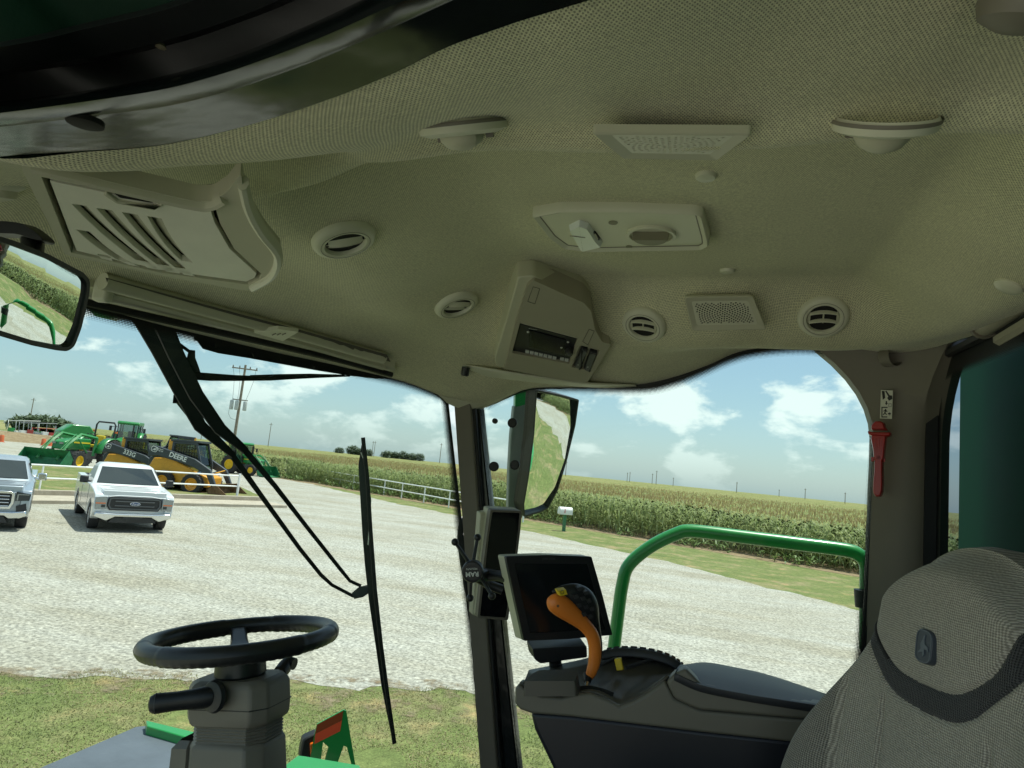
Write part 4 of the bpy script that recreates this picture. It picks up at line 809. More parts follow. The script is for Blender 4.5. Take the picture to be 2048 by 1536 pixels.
# ------------------------------------------------------------------ door header, seals and roof overhang on the near side
hdr = [[(-140, 330), (0, 313), (160, 302), (320, 290), (480, 255), (640, 205), (780, 150), (900, 92), (1040, 42), (1180, 0), (1330, -52)],
       [(-140, 262), (0, 254), (200, 230), (330, 213), (430, 190), (520, 162), (640, 118), (760, 66), (880, 12), (960, -24), (1100, -90)],
       [(-140, 252), (0, 242), (200, 216), (330, 198), (430, 174), (520, 146), (640, 102), (760, 50), (870, 0), (950, -36), (1090, -104)],
       [(-140, 238), (0, 226), (200, 199), (330, 178), (430, 152), (520, 122), (640, 76), (760, 22), (860, -26), (940, -60), (1080, -130)],
       [(-140, 226), (0, 211), (200, 186), (330, 162), (430, 135), (520, 104), (640, 56), (750, 4), (850, -44), (930, -80), (1070, -150)],
       [(-140, 216), (0, 203), (200, 177), (330, 151), (430, 123), (520, 91), (630, 44), (740, -8), (840, -58), (920, -94), (1060, -165)],
       [(-140, 168), (0, 150), (120, 134), (239, 114), (376, 80), (470, 48), (560, 14), (650, -28), (760, -84), (850, -130), (990, -200)],
       [(-140, 160), (0, 141), (120, 124), (239, 103), (376, 68), (470, 36), (560, 0), (650, -42), (760, -98), (850, -144), (990, -214)],
       [(-140, 116), (0, 94), (90, 78), (170, 58), (307, 26), (400, -4), (480, -34), (560, -70), (660, -120), (760, -170), (900, -240)],
       [(-140, 106), (0, 84), (90, 66), (170, 46), (307, 14), (400, -16), (480, -46), (560, -82), (660, -132), (760, -182), (900, -252)]]
dzs = [0, -.010, -.016, -.016, -.008, .020, .028, .012, .010, .034]
zb = [.205, .222, .239, .259, .274, .287, .299, .307, .319, .327, .33]
R3 = []
for r_, dz in zip(hdr, dzs): R3.append(spline([PZ(px, py, Z0+z_+dz) for (px, py), z_ in zip(r_, zb)], 6))
q = MB(); q.grid([[p+Vector((0, .006, .012)) for p in R3[0]]]+R3[0:2]); q.build('door_header', 'gloss_black', cab_root)
q = MB(); q.grid(R3[1:6]); q.build('header_roll', 'gloss_black', cab_root)
q = MB(); q.grid(R3[5:8]); q.build('door_seal', 'rubber', cab_root); q = MB(); q.grid(R3[7:10]); q.build('door_seal', 'rubber', cab_root)
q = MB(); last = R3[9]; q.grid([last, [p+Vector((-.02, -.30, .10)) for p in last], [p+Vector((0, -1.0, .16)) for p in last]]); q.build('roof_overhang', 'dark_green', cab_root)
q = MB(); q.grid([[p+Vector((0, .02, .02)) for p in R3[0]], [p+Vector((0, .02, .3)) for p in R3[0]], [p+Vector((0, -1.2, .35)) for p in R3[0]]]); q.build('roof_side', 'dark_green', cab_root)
q = MB(); c = PZ(170, 249, Z0+.222); q.lathe([(0, .001), (.010, .001), (.0125, 0), (.0125, -.004), (0, -.005)], c, (0.0, .1, -1), 16); q.build('header_hole', 'hole_dark', cab_root)
mk('dried_mud', (0.22, 0.19, 0.12), 0.95)
for (a, b_), r_ in (((322, 92), .004), ((163, 141), .003), ((160, 102), .003)):
    c = PZ(a, b_, Z0+.285); q = MB(); q.lathe([(0, -.002), (r_, -.001), (r_*.8, .001), (0, .002)], c, (0, 0, 1), 7); q.build('mud_spot', 'dried_mud', cab_root)
# ------------------------------------------------------------------ windscreen
wt = [(x, y, z) for x, y, z in half[:6]]; ws_top = [Vector((x, y, Z0+z+.010)) for x, y, z in bd[-6:]+wt]
wb = [(-1.10, 1.2), (-1.08, 1.32), (-1.0, 1.52), (-.88, 1.70), (-.70, 1.87), (-.462, 1.98)]
ws_bot = [Vector((x, y, 2.05)) for x, y in [(-.66, .42), (-.84, .44), (-1.0, .50), (-1.10, .62), (-1.14, .8), (-1.12, 1.02)]+wb]
st = spline(ws_top, 5); sb = spline(ws_bot, 5); gr = [[a.lerp(b_, t/12) for a, b_ in zip(st, sb)] for t in range(13)]
q = MB(); q.grid(gr); wbvh = BVHTree.FromPolygons([tuple(v) for v in q.v], q.f); o = q.build('windscreen', 'cab_glass', cab_root, fixn=False)
def whit(px, py, off=0.06):
    d = ray(px, py).normalized(); h = wbvh.ray_cast(CAMP, d)
    if h[0] is None: return None
    nn = h[1]
    if nn.dot(d) < 0: nn = -nn
    # step outward along the ray so the piece keeps its clearance to the glass
    return h[0]+d*(off/max(.35, nn.dot(d)))
def frit(name, line, inward, w_=0.022, solid=0.012, off=Vector((0, 0, 0))):
    L = [0]; 
    for a, b_ in zip(line[:-1], line[1:]): L.append(L[-1]+(b_-a).length)
    r0 = [p+off for p in line]; r1 = [p+off+i_*solid for p, i_ in zip(line, inward)]; r2 = [p+off+i_*(solid+w_) for p, i_ in zip(line, inward)]
    q = MB(); q.grid([r0, r1, r2]); o = q.build(name, 'frit', cab_root, fixn=False); n = len(line); setuv(o, lambda c, i: (L[i % n], -0.02 if i//n == 0 else (0.0 if i//n == 1 else w_))); return o
frit('windscreen_frit', gr[0], [(b_-a).normalized() for a, b_ in zip(gr[0], gr[1])], .022, .016, Vector((.004, 0, 0)))
edge = [r_[-1] for r_ in gr]; frit('windscreen_frit', edge, [(r_[-2]-r_[-1]).normalized() for r_ in gr], .02, .008, Vector((.002, -.004, 0)))
# ------------------------------------------------------------------ side window (plane y = 1.99)
YS = 1.99
sw = [(955, 822), (975, 803), (1050, 771), (1150, 771), (1280, 773), (1340, 762), (1400, 739), (1450, 717), (1500, 702), (1570, 694), (1640, 695), (1690, 712), (1730, 742), (1758, 785), (1763, 830), (1745, 1100), (1725, 1330), (1690, 1640), (1046, 1640), (1028, 1536), (990, 1150)]
G = Fr((0, YS, 3), (1, 0, 0), (0, 0, 1)); sw2 = G.qs(sw); c1 = [Vector((a, YS, 3+b_)) for a, b_ in sw2]
q = MB(); q.add([p+Vector((0, .004, 0)) for p in c1], [tuple(range(len(c1)))], 0, False); q.build('side_window', 'cab_glass', cab_root, fixn=False)
cw = spline(c1, 5, True); n_ = len(cw); cent = Vector((0, YS, 2.9)); inw = []
for i in range(n_):
    tn = (cw[(i+1) % n_]-cw[i-1]).normalized(); nn = Vector((tn.z, 0, -tn.x)); nn = nn if nn.dot(cent-cw[i]) > 0 else -nn; inw.append(nn)
cw.append(cw[0]); inw.append(inw[0]); frit('side_window_frit', cw, inw, .024, .006)
# side wall outside the window outline: seal and frame
ou = inset_poly([(p.x, p.z) for p in cw[:-1]], -.03); q = MB(); q.ring(ou, [(p.x, p.z) for p in cw[:-1]], YS-.006, YS+.03, lambda p: Vector((p[0], p[2], p[1]))); q.build('window_seal', 'rubber', cab_root)
# ------------------------------------------------------------------ pillars
def lathe_strip(name, sec_top, sec_bot, m_, n=10, bevel=0.004):
    q = MB(); k = len(sec_top); rows = []
    for i in range(n+1): rows.append([Vector(a).lerp(Vector(b_), i/n) for a, b_ in zip(sec_top, sec_bot)]+[Vector(sec_top[0]).lerp(Vector(sec_bot[0]), i/n)])
    q.grid(rows, 0, False); return q.build(name, m_, cab_root, bevel=bevel)
def strip_px(name, tl, tr, bl, br, y0, y1, m_, x=None, bevel=.004):
    # four picture corners lie on the plane y=y0; the body reaches back to y1
    a, b_, c, d = PY(*tl, y0), PY(*tr, y0), PY(*bl, y0), PY(*br, y0); k = Vector((0, y1-y0, 0)); return lathe_strip(name, [a, b_, b_+k, a+k], [c, d, d+k, c+k], m_, bevel=bevel)
strip_px('front_pillar', (908, 800), (940, 796), (968, 1640), (1002, 1640), 1.935, 2.01, 'pillar_trim')
strip_px('pillar_seal', (936, 800), (949, 798), (998, 1640), (1012, 1640), 1.95, 2.02, 'rubber'); strip_px('pillar_outer', (946, 800), (957, 806), (1008, 1640), (1046, 1640), 1.97, 2.03, 'gloss_black')
# front corner gusset under the headliner
gx = [(785, 733), (830, 738), (930, 748), (1040, 763), (1066, 766), (1000, 795), (960, 811), (905, 806), (860, 775)]
g0 = [PY(785, 733, 1.86), PY(840, 722, 1.84), PY(930, 738, 1.86), PY(1020, 752, 1.9), PY(1068, 765, 1.96)]; g1 = [PY(786, 736, 1.87), PY(850, 775, 1.90), PY(906, 812, 1.93), PY(955, 815, 1.95), PY(1066, 768, 1.975)]
mid = [a.lerp(b_, .5)+Vector((-.0, .012, .0)) for a, b_ in zip(g0, g1)]; q = MB(); rr_ = [spline(g0, 6), spline(mid, 6), spline(g1, 6), [p+Vector((0, .04, 0)) for p in spline(g1, 6)]]; q.grid(rr_); gus = q.build('corner_gusset', 'trim_tan', cab_root)
c = PY(976, 773, 1.925); q = MB(); q.lathe([(0, -.003), (.009, -.004), (.011, -.001), (.011, .004)], c, (.3, -.9, -.25), 16); q.build('screw_cap', 'pillar_trim', cab_root)
# rear pillar between side and rear windows
bp_t = [Vector((.47, 1.985, 3.37)), Vector((.505, 1.95, 3.38)), Vector((.575, 1.86, 3.38)), Vector((.60, 1.80, 3.38)), Vector((.66, 1.86, 3.38)), Vector((.60, 2.03, 3.38)), Vector((.48, 2.03, 3.37))]
secs = []
for z in np.linspace(3.42, 2.1, 34):
    fl = max(0, (z-3.16)/.24); fl = fl**2.2; lean = (3.2-z)*-.010
    pts = [Vector((.492+lean-.13*fl, 1.985, z)), Vector((.512+lean-.10*fl, 1.962, z)), Vector((.545+lean-.03*fl, 1.942, z)), Vector((.585+lean+.02*fl, 1.93-.10*fl, z)), Vector((.597+lean+.02*fl, 1.935-.10*fl, z)), Vector((.66, 1.95-.12*fl, z)), Vector((.64, 2.03, z)), Vector((.492+lean-.13*fl, 2.03, z))]
    secs.append(pts+[pts[0]])
q = MB(); q.grid(secs); q.build('rear_pillar', 'pillar_trim', cab_root, autos=50)
q = MB(); q.lathe([(0, .016), (.022, .015), (.027, .010), (.027, -.02)], PY(1778, 713, 1.925), (-.55, .75, 0), 24); o = q.build('pillar_button', 'pillar_trim', cab_root)
# rear wall with its window; window from floor level of the belt up to the roof
q = MB(); q.box((.645, 1.2, 2.15), (.04, 1.5, .5)); q.build('rear_wall', 'pillar_trim', cab_root)
q = MB(); q.add([(.64, .5, 2.4), (.64, 1.95, 2.4), (.64, 1.95, 3.40), (.64, .5, 3.40)], [(0, 1, 2, 3)], 0, False); q.build('rear_window', 'rear_glass', cab_root, fixn=False)
ln = [Vector((.628, 1.955-.0*i, 3.40-.06*i)) for i in range(12)]; frit('rear_window_frit', ln, [Vector((0, -1, 0))]*12, .02, .025)
ln = [Vector((.628, 1.95-.1*i, 3.40)) for i in range(12)]; frit('rear_window_frit', ln, [Vector((0, 0, -1))]*12, .02, .05)
lathe_strip('pillar_seal', [(.598, 1.93, 3.40), (.63, 1.93, 3.40), (.63, 1.96, 3.40), (.60, 1.96, 3.40)], [(.600, 1.93, 2.2), (.63, 1.93, 2.2), (.63, 1.96, 2.2), (.60, 1.96, 2.2)], 'rubber')
# floor
q = MB(); q.box((-.2, 1.2, 1.93), (1.75, 1.55, .06)); q.build('cab_floor', 'rubber', cab_root)
q = MB(); q.box((.2, 2.0, 2.07), (.8, .04, .3)); q.build('side_wall', 'pillar_trim', cab_root)
# ================================================================== CEILING FIXTURES
def basis(n, up=(1, 0, 0)):
    n = Vector(n).normalized(); u = Vector(up); u = (u-n*u.dot(n)).normalized(); return u, n.cross(u), n
class Lf:
    # local frame with w = outward normal
    def __init__(s, o, n, up=(1, 0, 0)): s.o = Vector(o); s.u, s.v, s.w = basis(n, up)
    def T(s, p): return s.o+s.u*p[0]+s.v*p[1]+s.w*p[2]
def lb(T): b = MB(); b.fr = T; return b
def air_vent(px, py, label, n=None, r=.055, spin=0.0, ball=0.0, off=.0):
    o, nn = hit(px, py); nn = Vector(n).normalized() if n else nn; L = Lf(o+nn*off, nn, (math.cos(spin), math.sin(spin), .1))
    t = thing('air_vent', label, 'air vent', o, 0, 'round air vents in the headliner')
    L.o = L.o+L.w*.004; q = lb(L.T); q.lathe([(r*1.04, -.010), (r*1.04, -.002), (r*.98, .005), (r*.86, .009), (r*.68, .0085), (r*.64, .005), (r*.62, -.004), (r*.62, -.01)], n=40); q.build('bezel', 'trim_light', t)
    q = lb(L.T); q.lathe([(r*.78, .0093), (r*.79, .0100), (r*.80, .0093)], n=40); q.build('bezel_groove', 'pillar_trim', t)
    q = lb(L.T); q.lathe([(r*.63, .001), (0, .0008)], n=24); q.build('duct', 'hole_dark', t)
    # swivelling insert: rim with three blades
    B = Matrix.Rotation(ball, 3, 'X')
    def TB(p): return L.T(B @ Vector(p))
    for sx in (-1, 1):
        q = lb(TB); q.add([Vector((sx*r*.62*math.cos(x), r*.62*math.sin(x), .0035)) for x in np.linspace(-.62, .62, 9)], [tuple(range(9))], 0, False)
        q.build('insert', 'trim_tan', t)
    for k in (-.20, .22):
        q = lb(TB); hw = r*.56*math.sqrt(max(.05, 1-(k*1.1)**2)); rows = []
        for i in range(11):
            x = -hw+2*hw*i/10; bow = -.008*(x/hw)**2+.004; y_ = k*r+bow*.8; rows.append([Vector((x, y_, .008+bow*.4)), Vector((x, y_+.0028, .008+bow*.4)), Vector((x, y_+.006, -.002)), Vector((x, y_+.0032, -.002)), Vector((x, y_, .008+bow*.4))])
        q.grid(rows); q.build('louvre', 'trim_light', t)
    q = lb(TB); q.box((0, r*.02, .002), (.003, r*.5, .005)); q.build('louvre_link', 'trim_tan', t)
    return t
air_vent(688, 478, 'round beige air vent beside the slotted return grille', spin=.5, ball=.4)
air_vent(913, 608, 'round beige air vent left of the overhead radio console', spin=.8, ball=.25)
air_vent(1288, 649, 'round beige air vent right of the overhead radio console')
air_vent(1646, 633, 'round beige air vent above the rear edge of the side window')
def side_vent(px, py, label, n, dome, z, r=.06):
    o, _n = hit(px, py+6); o = o+Vector((0, 0, -.004)); L = Lf(o, n); t = thing('air_vent', label, 'air vent', o, 0, 'round air vents in the headliner')
    q = lb(L.T); q.lathe([(r*1.0, -.010), (r*1.08, -.004), (r*1.04, .003), (r*.8, .007), (r*.62, .007), (r*.6, 0), (0, -.002)], n=44); q.build('bezel', 'trim_light', t)
    q = lb(L.T); q.lathe([(r*1.085, -.008), (r*1.095, -.006), (r*1.085, -.004)], n=44); q.build('bezel_groove', 'pillar_trim', t)
    B = Matrix.Rotation(.25, 3, 'X'); q = lb(lambda p: L.T(B @ Vector(p)))
    if dome == 'split':
        for sgn, rr_ in ((-1, r*.50), (1, r*.60)): q.lathe([(rr_, -.002), (rr_*.99, .008), (rr_*.8, .016), (rr_*.4, .021), (0, .022)], (0, 0, 0), n=14, a0=(0 if sgn > 0 else math.pi), a1=(math.pi if sgn > 0 else 2*math.pi))
    else: q.lathe([(r*.62, -.002), (r*.60, .008), (r*.48, .018), (r*.28, .024), (0, .026)], n=32)
    q.build('insert', 'trim_tan', t)
    
    for sx in (-1, 1): q = lb(L.T); q.box((sx*r*.62, -r*.1, .009), (.008, .005, .006)); q.build('clip', 'pillar_trim', t)
side_vent(927, 245, 'air vent seen edge on at the left of the long ceiling crease', (0.06, .50, -.85), 'split', Z0+.355, .047)
side_vent(1768, 238, 'air vent seen edge on at the right of the long ceiling crease', (-.02, .62, -.80), 'dome', Z0+.366, .047)
o = PZ(0, 362, Z0+.32); L = Lf(o, (-.1, .3, -.95)); t = thing('air_vent', 'air vent cut by the left edge beside the return grille', 'air vent', o, 0, 'round air vents in the headliner'); q = lb(L.T); q.lathe([(.03, -.03), (.034, -.004), (.030, .006), (.02, .012), (0, .014)], n=30); q.build('bezel', 'trim_light', t)
q = lb(L.T); q.lathe([(.021, .009), (.018, .022), (0, .028)], n=24); q.build('insert', 'trim_tan', t)
# ---- speakers
def speaker(label, fr, outer, hole_c, hw, hh, rnd_=.012, d=.006, pitch=.0062):
    t = thing('speaker_grille', label, 'speaker', fr.o, 0, 'speaker grilles in the headliner'); o2 = rpoly(outer, rnd_, 6); i2 = rpoly(inset_poly(outer, .014), rnd_*.7, 6); cx_, cy_ = hole_c
    q = MB(); q.grid([[fr.T(Vector((p[0], p[1], -.004))) for p in o2+[o2[0]]], [fr.T(Vector((p[0], p[1], d*.7))) for p in o2+[o2[0]]], [fr.T(Vector((p[0], p[1], d))) for p in inset_poly(o2, .002)+[inset_poly(o2, .002)[0]]], [fr.T(Vector((p[0], p[1], d*.45))) for p in i2+[i2[0]]]]); fm = q.build('frame', 'trim_tan', t)
    holes = []; inner = inset_poly(i2, .006); ring_ = 0; L_ = len(inner)
    def ins(p):
        c = False; j = L_-1
        for i in range(L_):
            a, b_ = inner[i], inner[j]
            if (a[1] > p[1]) != (b_[1] > p[1]) and p[0] < (b_[0]-a[0])*(p[1]-a[1])/(b_[1]-a[1])+a[0]: c = not c
            j = i
        return c
    k = 1; holes.append(circ((cx_, cy_), .0021, 6))
    while k*pitch < .13:
        m_ = 6*k
        for i in range(m_):
            a = 2*math.pi*(i+.5*(k % 2))/m_; p = (cx_+k*pitch*math.cos(a), cy_+k*pitch*math.sin(a))
            if ins(p): holes.append(circ(p, .0022, 6))
        k += 1
    q = MB(); holed(q, i2, holes, d*.45-.0012, d*.45, fr.T); q.build('mesh_panel', 'trim_light', t, fixn=True, autos=30); q = MB(); q.prism(i2, d*.45-.005, d*.45-.0026, 0, fr.T); q.build('backing', 'hole_dark', t)
    return t
def plane_at(px, py, z, n, up=(1, 0, 0)):
    o = PZ(px, py, z); f = Fr(o, *basis(n, up)[:2]); return f
f = plane_at(1343, 288, Z0+.370, (0.02, .20, -.95)); pts = f.qs([(1183, 264), (1505, 266), (1436, 318), (1245, 315)], .004); c = f.q(1340, 296, .004)
speaker('near speaker grille with perforated face set in the crease of the headliner', f, pts, c, .1, .06, .006, .006, .0066)
c0, n0 = hit(1448, 627); f = Fr(c0+n0*.018, *basis(n0)[:2]); pts = f.qs([(1368, 594), (1506, 592), (1534, 660), (1384, 662)], .006); c = f.q(1450, 627, .006)
speaker('far speaker grille above the side window between two air vents', f, pts, c, .1, .06, .010, .006, .0058)
# ---- screw caps
for px, py, r_, lb_ in ((1412, 350, .0165, 'larger round beige screw cap between the near speaker and the dome light'), (1455, 540, .0165, 'smaller round beige screw cap above the far speaker'), (2018, 572, .022, 'flat oval cap at the right edge above the rear blind')):
    o, nn = hit(px, py); L = Lf(o, nn); t_ = lb(L.T); t_.lathe([(r_, -.004), (r_, .003), (r_*.86, .006), (r_*.4, .0075), (0, .008)], n=28); ob = t_.build('screw_cap', 'trim_light'); tag(ob, lb_, 'screw cap', 'screw caps in the headliner')
o = PZ(2045, 14, Z0+.37); L = Lf(o, (-.2, .4, -.9)); q = lb(L.T); q.lathe([(.001, -.03), (.028, -.03), (.03, .0), (.026, .010), (.014, .016), (0, .017)], n=28); ob = q.build('coat_hook', 'pillar_trim'); tag(ob, 'grey rounded plastic cover at the top right corner of the headliner', 'hook cover')
# ---- dome light panel
f = plane_at(1240, 462, Z0+.472, (0.0, -.05, -1)); od = f.qs([(1062, 432), (1120, 421), (1250, 421), (1390, 426), (1406, 430), (1418, 478), (1419, 492), (1404, 500), (1180, 504), (1128, 498), (1098, 477)], .010)
t = thing('dome_light', 'long beige dome light panel with lens and switch in the middle of the headliner', 'dome light', f.o)
o2 = rpoly(od, .008, 4); i1 = inset_poly(o2, .004); i2 = inset_poly(o2, .013); i2 = [(p[0], p[1]) for p in i2]
lamp_c = f.q(1302, 470, .008); hl_ = [circ(f.q(1226, 447, .008), .0065, 12), circ(f.q(1258, 495, .008), .005, 12)]
lens = f.qs([(1138, 462), (1158, 444), (1198, 470), (1210, 492), (1166, 500)], .008)
sw_ = f.qs([(1172, 464), (1191, 464), (1204, 482), (1196, 489), (1187, 489)], .008)
q = MB(); cl = lambda l, h: [f.T(Vector((p[0], p[1], h))) for p in l+[l[0]]]; q.grid([cl(o2, -.012), cl(o2, .008), cl(i1, .012), cl(i2, .006)]); q.build('frame', 'trim_light', t, autos=50)
q = MB(); holed(q, i2, hl_+[sw_], .003, .006, f.T); q.build('panel', 'trim_light', t)
q = MB(); q.prism(i2, -.004, -.001, 0, f.T); q.build('backing', 'hole_dark', t)
mk('lamp_olive', (0.20, 0.19, 0.12), 0.45); mk('lens_clear', (0.80, 0.84, 0.80), 0.12, spec=0.8)
a = f.qs([(1136, 456), (1158, 445), (1178, 452), (1196, 480), (1206, 490), (1166, 500), (1158, 496)], .012); q = MB(); q.prism(rpoly(a, .003, 2), .004, .018, 0, f.T, inset=.004); ln_ = q.build('lens', 'lens_clear', t, bevel=.0015)
q = MB(); s1 = f.qs([(1140, 470), (1170, 478)], .019); q.box(f.T(Vector(((s1[0][0]+s1[1][0])/2, (s1[0][1]+s1[1][1])/2, .0185))), (.03, .0012, .0012), rz=.3); q.build('lens_seam', 'pillar_trim', ln_)
q = MB(); b_ = f.qs([(1176, 466), (1190, 465), (1200, 481), (1194, 488), (1187, 487)], .010); q.prism(b_, -.004, .010, 0, f.T, inset=.001); q.build('rocker_switch', 'plastic_black', t, bevel=.001)
sl_ = (f.q(1183, 469, .011), f.q(1191, 469, .011), f.q(1196, 478, .011), f.q(1188, 478, .011)); q = MB(); q.prism(sl_, .009, .0115, 0, f.T); q.build('switch_mark', 'trim_light', t)
q = MB(); q.ring(circ(lamp_c, .047, 36, .040), circ(lamp_c, .040, 36, .034), .002, .012, f.T); q.build('lamp_bezel', 'trim_light', t, bevel=.001)
q = MB(); q.prism(circ(lamp_c, .0395, 36, .0335), .001, .004, 0, f.T); q.build('lamp_recess', 'pillar_trim', t)
hc = [(lamp_c[0]+.036*math.cos(a_), lamp_c[1]+.030*math.sin(a_)) for a_ in np.linspace(0, math.pi, 20)]
sgn = -1 if f.q(1300, 480)[1] < f.q(1300, 460)[1] else 1
hc = [(lamp_c[0]+.036*math.cos(a_), lamp_c[1]+sgn*.034*math.sin(a_)-sgn*.012) for a_ in np.linspace(0, math.pi, 20)]; q = MB(); q.prism(hc, .002, .022, 0, f.T, inset=.004); q.build('map_lamp', 'lamp_olive', t, bevel=.002)
for (a, b_), r_ in (((1226, 447), .0085), ((1258, 495), .0065)):
    q = MB(); q.prism(circ(f.q(a, b_, .008), r_, 16), .005, .0072, 0, f.T); q.build('screw_plug', 'lamp_olive', t)
q = MB(); q.ring(inset_poly(i2, -.001), inset_poly(i2, .0012), .005, .0068, f.T); q.build('panel_gap', 'pillar_trim', t)
# ---- return air grille
A_0, B_0, C_0 = PZ(60, 338, Z0+.255), PZ(482, 356, Z0+.285), PZ(500, 578, Z0+.220)
f = fr3(A_0, B_0, C_0); f.o = f.o+f.w*.004
t = thing('return_air_grille', 'large beige return air grille with curved slots at the front of the headliner', 'air grille', f.o)
outer = f.qs([(40, 336), (62, 329), (105, 338), (240, 372), (390, 406), (425, 406), (455, 386), (482, 350), (486, 380), (502, 430), (530, 475), (562, 513), (560, 530), (545, 560), (508, 583), (480, 583), (330, 556), (130, 513), (92, 440)], .012)
inner = f.qs([(82, 357), (230, 388), (300, 404), (400, 413), (428, 410), (440, 450), (468, 500), (523, 551), (518, 562), (496, 572), (320, 548), (142, 508)], .012)
inner2 = spline([Vector((p[0], p[1], 0)) for p in inner], 1, True)
o2 = rpoly(outer, .006, 3)
q = MB(); holed(q, o2, [[(p[0], p[1]) for p in inner]], -.012, .010, f.T); q.build('frame', 'trim_tan', t, bevel=.004, seg=3)
q = MB(); q.prism(inner, -.016, -.012, 0, f.T); q.build('backing', 'hole_dark', t)
door = inset_poly(inner, .006)
zp = lambda x, y: (x/2.926, 300+y/2.926)
def slot(tl, tr, br, bl, bow=14, n=7):
    # curved slot in zoomed picture coordinates (upper edge, lower edge)
    def arc(a, b_, s): return [zp(a[0]+(b_[0]-a[0])*k/n-bow*4*(k/n)*(1-k/n)*s*.9, a[1]+(b_[1]-a[1])*k/n+bow*4*(k/n)*(1-k/n)*s*.9) for k in range(n+1)]
    return f.qs(arc(tl, bl, 1)+arc(tr, br, 1)[::-1], .010)
SL = [((418, 320), (505, 332), (935, 706), (862, 694)), ((562, 345), (655, 358), (1054, 728), (975, 716)), ((712, 368), (805, 384), (1140, 744), (1076, 734)), ((862, 392), (945, 406), (1128, 664), (1062, 652)), ((445, 470), (525, 483), (818, 688), (756, 678)), ((568, 612), (645, 624), (722, 676), (684, 668))]
holes = [slot(*s_) for s_ in SL]
def shrink(h): return h
q = MB(); holed(q, door, holes, .0, .009, f.T); mk('grille_plastic', (0.80, 0.785, 0.66), 0.34, var=0.06, vscale=7, bump=.1, bscale=700)
dd = q.build('grille_door', 'grille_plastic', t, bevel=.0015)
# sloping louvre blade inside each slot
for h in holes:
    n_ = len(h)//2; up_, dn = h[:n_], h[n_:][::-1]; q = MB(); q.grid([[f.T(Vector((p[0], p[1], .007))) for p in dn], [f.T(Vector(((p[0]*-.5+r_[0]*1.5), (p[1]*-.5+r_[1]*1.5), -.0085))) for p, r_ in zip(dn, up_)]]); q.build('louvre', 'trim_tan', t, solid=.0015)
hn = f.qs([zp(650, 250), zp(915, 305), zp(890, 320), zp(700, 290)], .012); q = MB(); q.prism(rpoly(hn, .002, 2), .008, .0098, 0, f.T); q.build('finger_slot', 'hole_dark', dd)
lp_ = f.qs([zp(620, 245), zp(690, 300), zp(900, 340), zp(940, 315), zp(960, 322), zp(905, 352), zp(680, 312), zp(605, 262)], .012); q = MB(); q.prism(lp_, .007, .013, 0, f.T); q.build('finger_lip', 'trim_tan', dd, bevel=.0015)
# raised rim bar along the upper edge of the frame
rim = f.qs([(62, 335), (105, 344), (240, 378), (388, 411), (425, 411), (447, 400)], .012); q = MB(); q.tube(spline([f.T(Vector((p[0], p[1], .009))) for p in rim], 5), .0085, 8, flat=.6); q.build('frame_lip', 'trim_tan', t)
rim = f.qs([(486, 372), (498, 420), (522, 465), (556, 512), (545, 552), (505, 577)], .012); q = MB(); q.tube(spline([f.T(Vector((p[0], p[1], .008))) for p in rim], 5), .010, 8, flat=.6); q.build('frame_lip', 'trim_light', t)
# ---- overhead console with radio
mk('console_tan', (0.36, 0.335, 0.25), 0.5, bump=0.12, bscale=800, var=0.03, detail=1)
t = thing('overhead_console', 'beige overhead console with a black radio and rocker switches at the front corner', 'overhead console', PZ(1100, 660, Z0+.34))
pTL = PZ(1046, 561, Z0+.425); pTR = PZ(1180, 622, Z0+.40); pBL = PY(990, 738, 1.76); pBR = PY(1165, 764, 1.88)
f = fr3(pBL, pBR, pTL); Fc_ = f.qs([(1068, 561), (1120, 585), (1168, 606), (1182, 622), (1190, 660), (1204, 684), (1222, 689), (1216, 700), (1174, 766), (1120, 760), (1008, 738), (1014, 718), (1030, 650), (1054, 572)])
back = f.qs([(1032, 559), (1068, 556), (1120, 585), (1168, 606), (1182, 622), (1190, 660), (1204, 684), (1222, 689), (1216, 700), (1174, 766), (1120, 762), (990, 741), (985, 722), (1010, 640)])
q = MB(); rr_ = rpoly(Fc_, .006, 3); rec = f.qs([(1040, 645), (1156, 676), (1138, 728), (1024, 706)]); rec2 = f.qs([(1160, 690), (1199, 700), (1180, 742), (1143, 734)])
holed(q, rr_, [rpoly(rec, .002, 2), rpoly(rec2, .002, 2)], -.06, 0, f.T); q.build('fascia', 'console_tan', t, bevel=.0025)
q = MB(); bk = rpoly(back, .012, 4); q.prism(inset_poly(bk, .0), -.22, -.055, 0, f.T, inset=.002); q.prism(inset_poly(bk, .001), -.056, -.010, 0, f.T, inset=.004); q.build('housing', 'trim_tan', t, bevel=.003)
for a in (((1066, 573), (1080, 577), (1070, 608), (1055, 603)), ((1178, 658), (1189, 662), (1176, 690), (1165, 683))):
    l_ = f.qs(a, 0); q = MB(); q.ring(rpoly(l_, .001, 2), inset_poly(rpoly(l_, .001, 2), .0009), -.001, .0006, f.T); q.build('blank_cover', 'rubber', t)
R_d = thing('radio', 'black radio with display, knob and button row in the overhead console', 'radio', f.T(Vector((*f.q(1088, 686), 0))))
q = MB(); q.prism(f.qs([(1040, 648), (1154, 678), (1137, 727), (1025, 704)], -.008), -.05, -.008, 0, f.T); q.build('face', 'plastic_black', R_d, bevel=.001)
mk('screen_black', (0.006, 0.007, 0.009), 0.12, spec=0.3); mk('button_white', (0.6, 0.62, 0.58), 0.4); mk('knob_black', (0.02, 0.02, 0.022), 0.3)
q = MB(); q.prism(f.qs([(1058, 660), (1132, 680), (1124, 708), (1057, 694)], -.006), -.009, -.006, 0, f.T); q.build('display', 'screen_black', R_d, bevel=.0006)
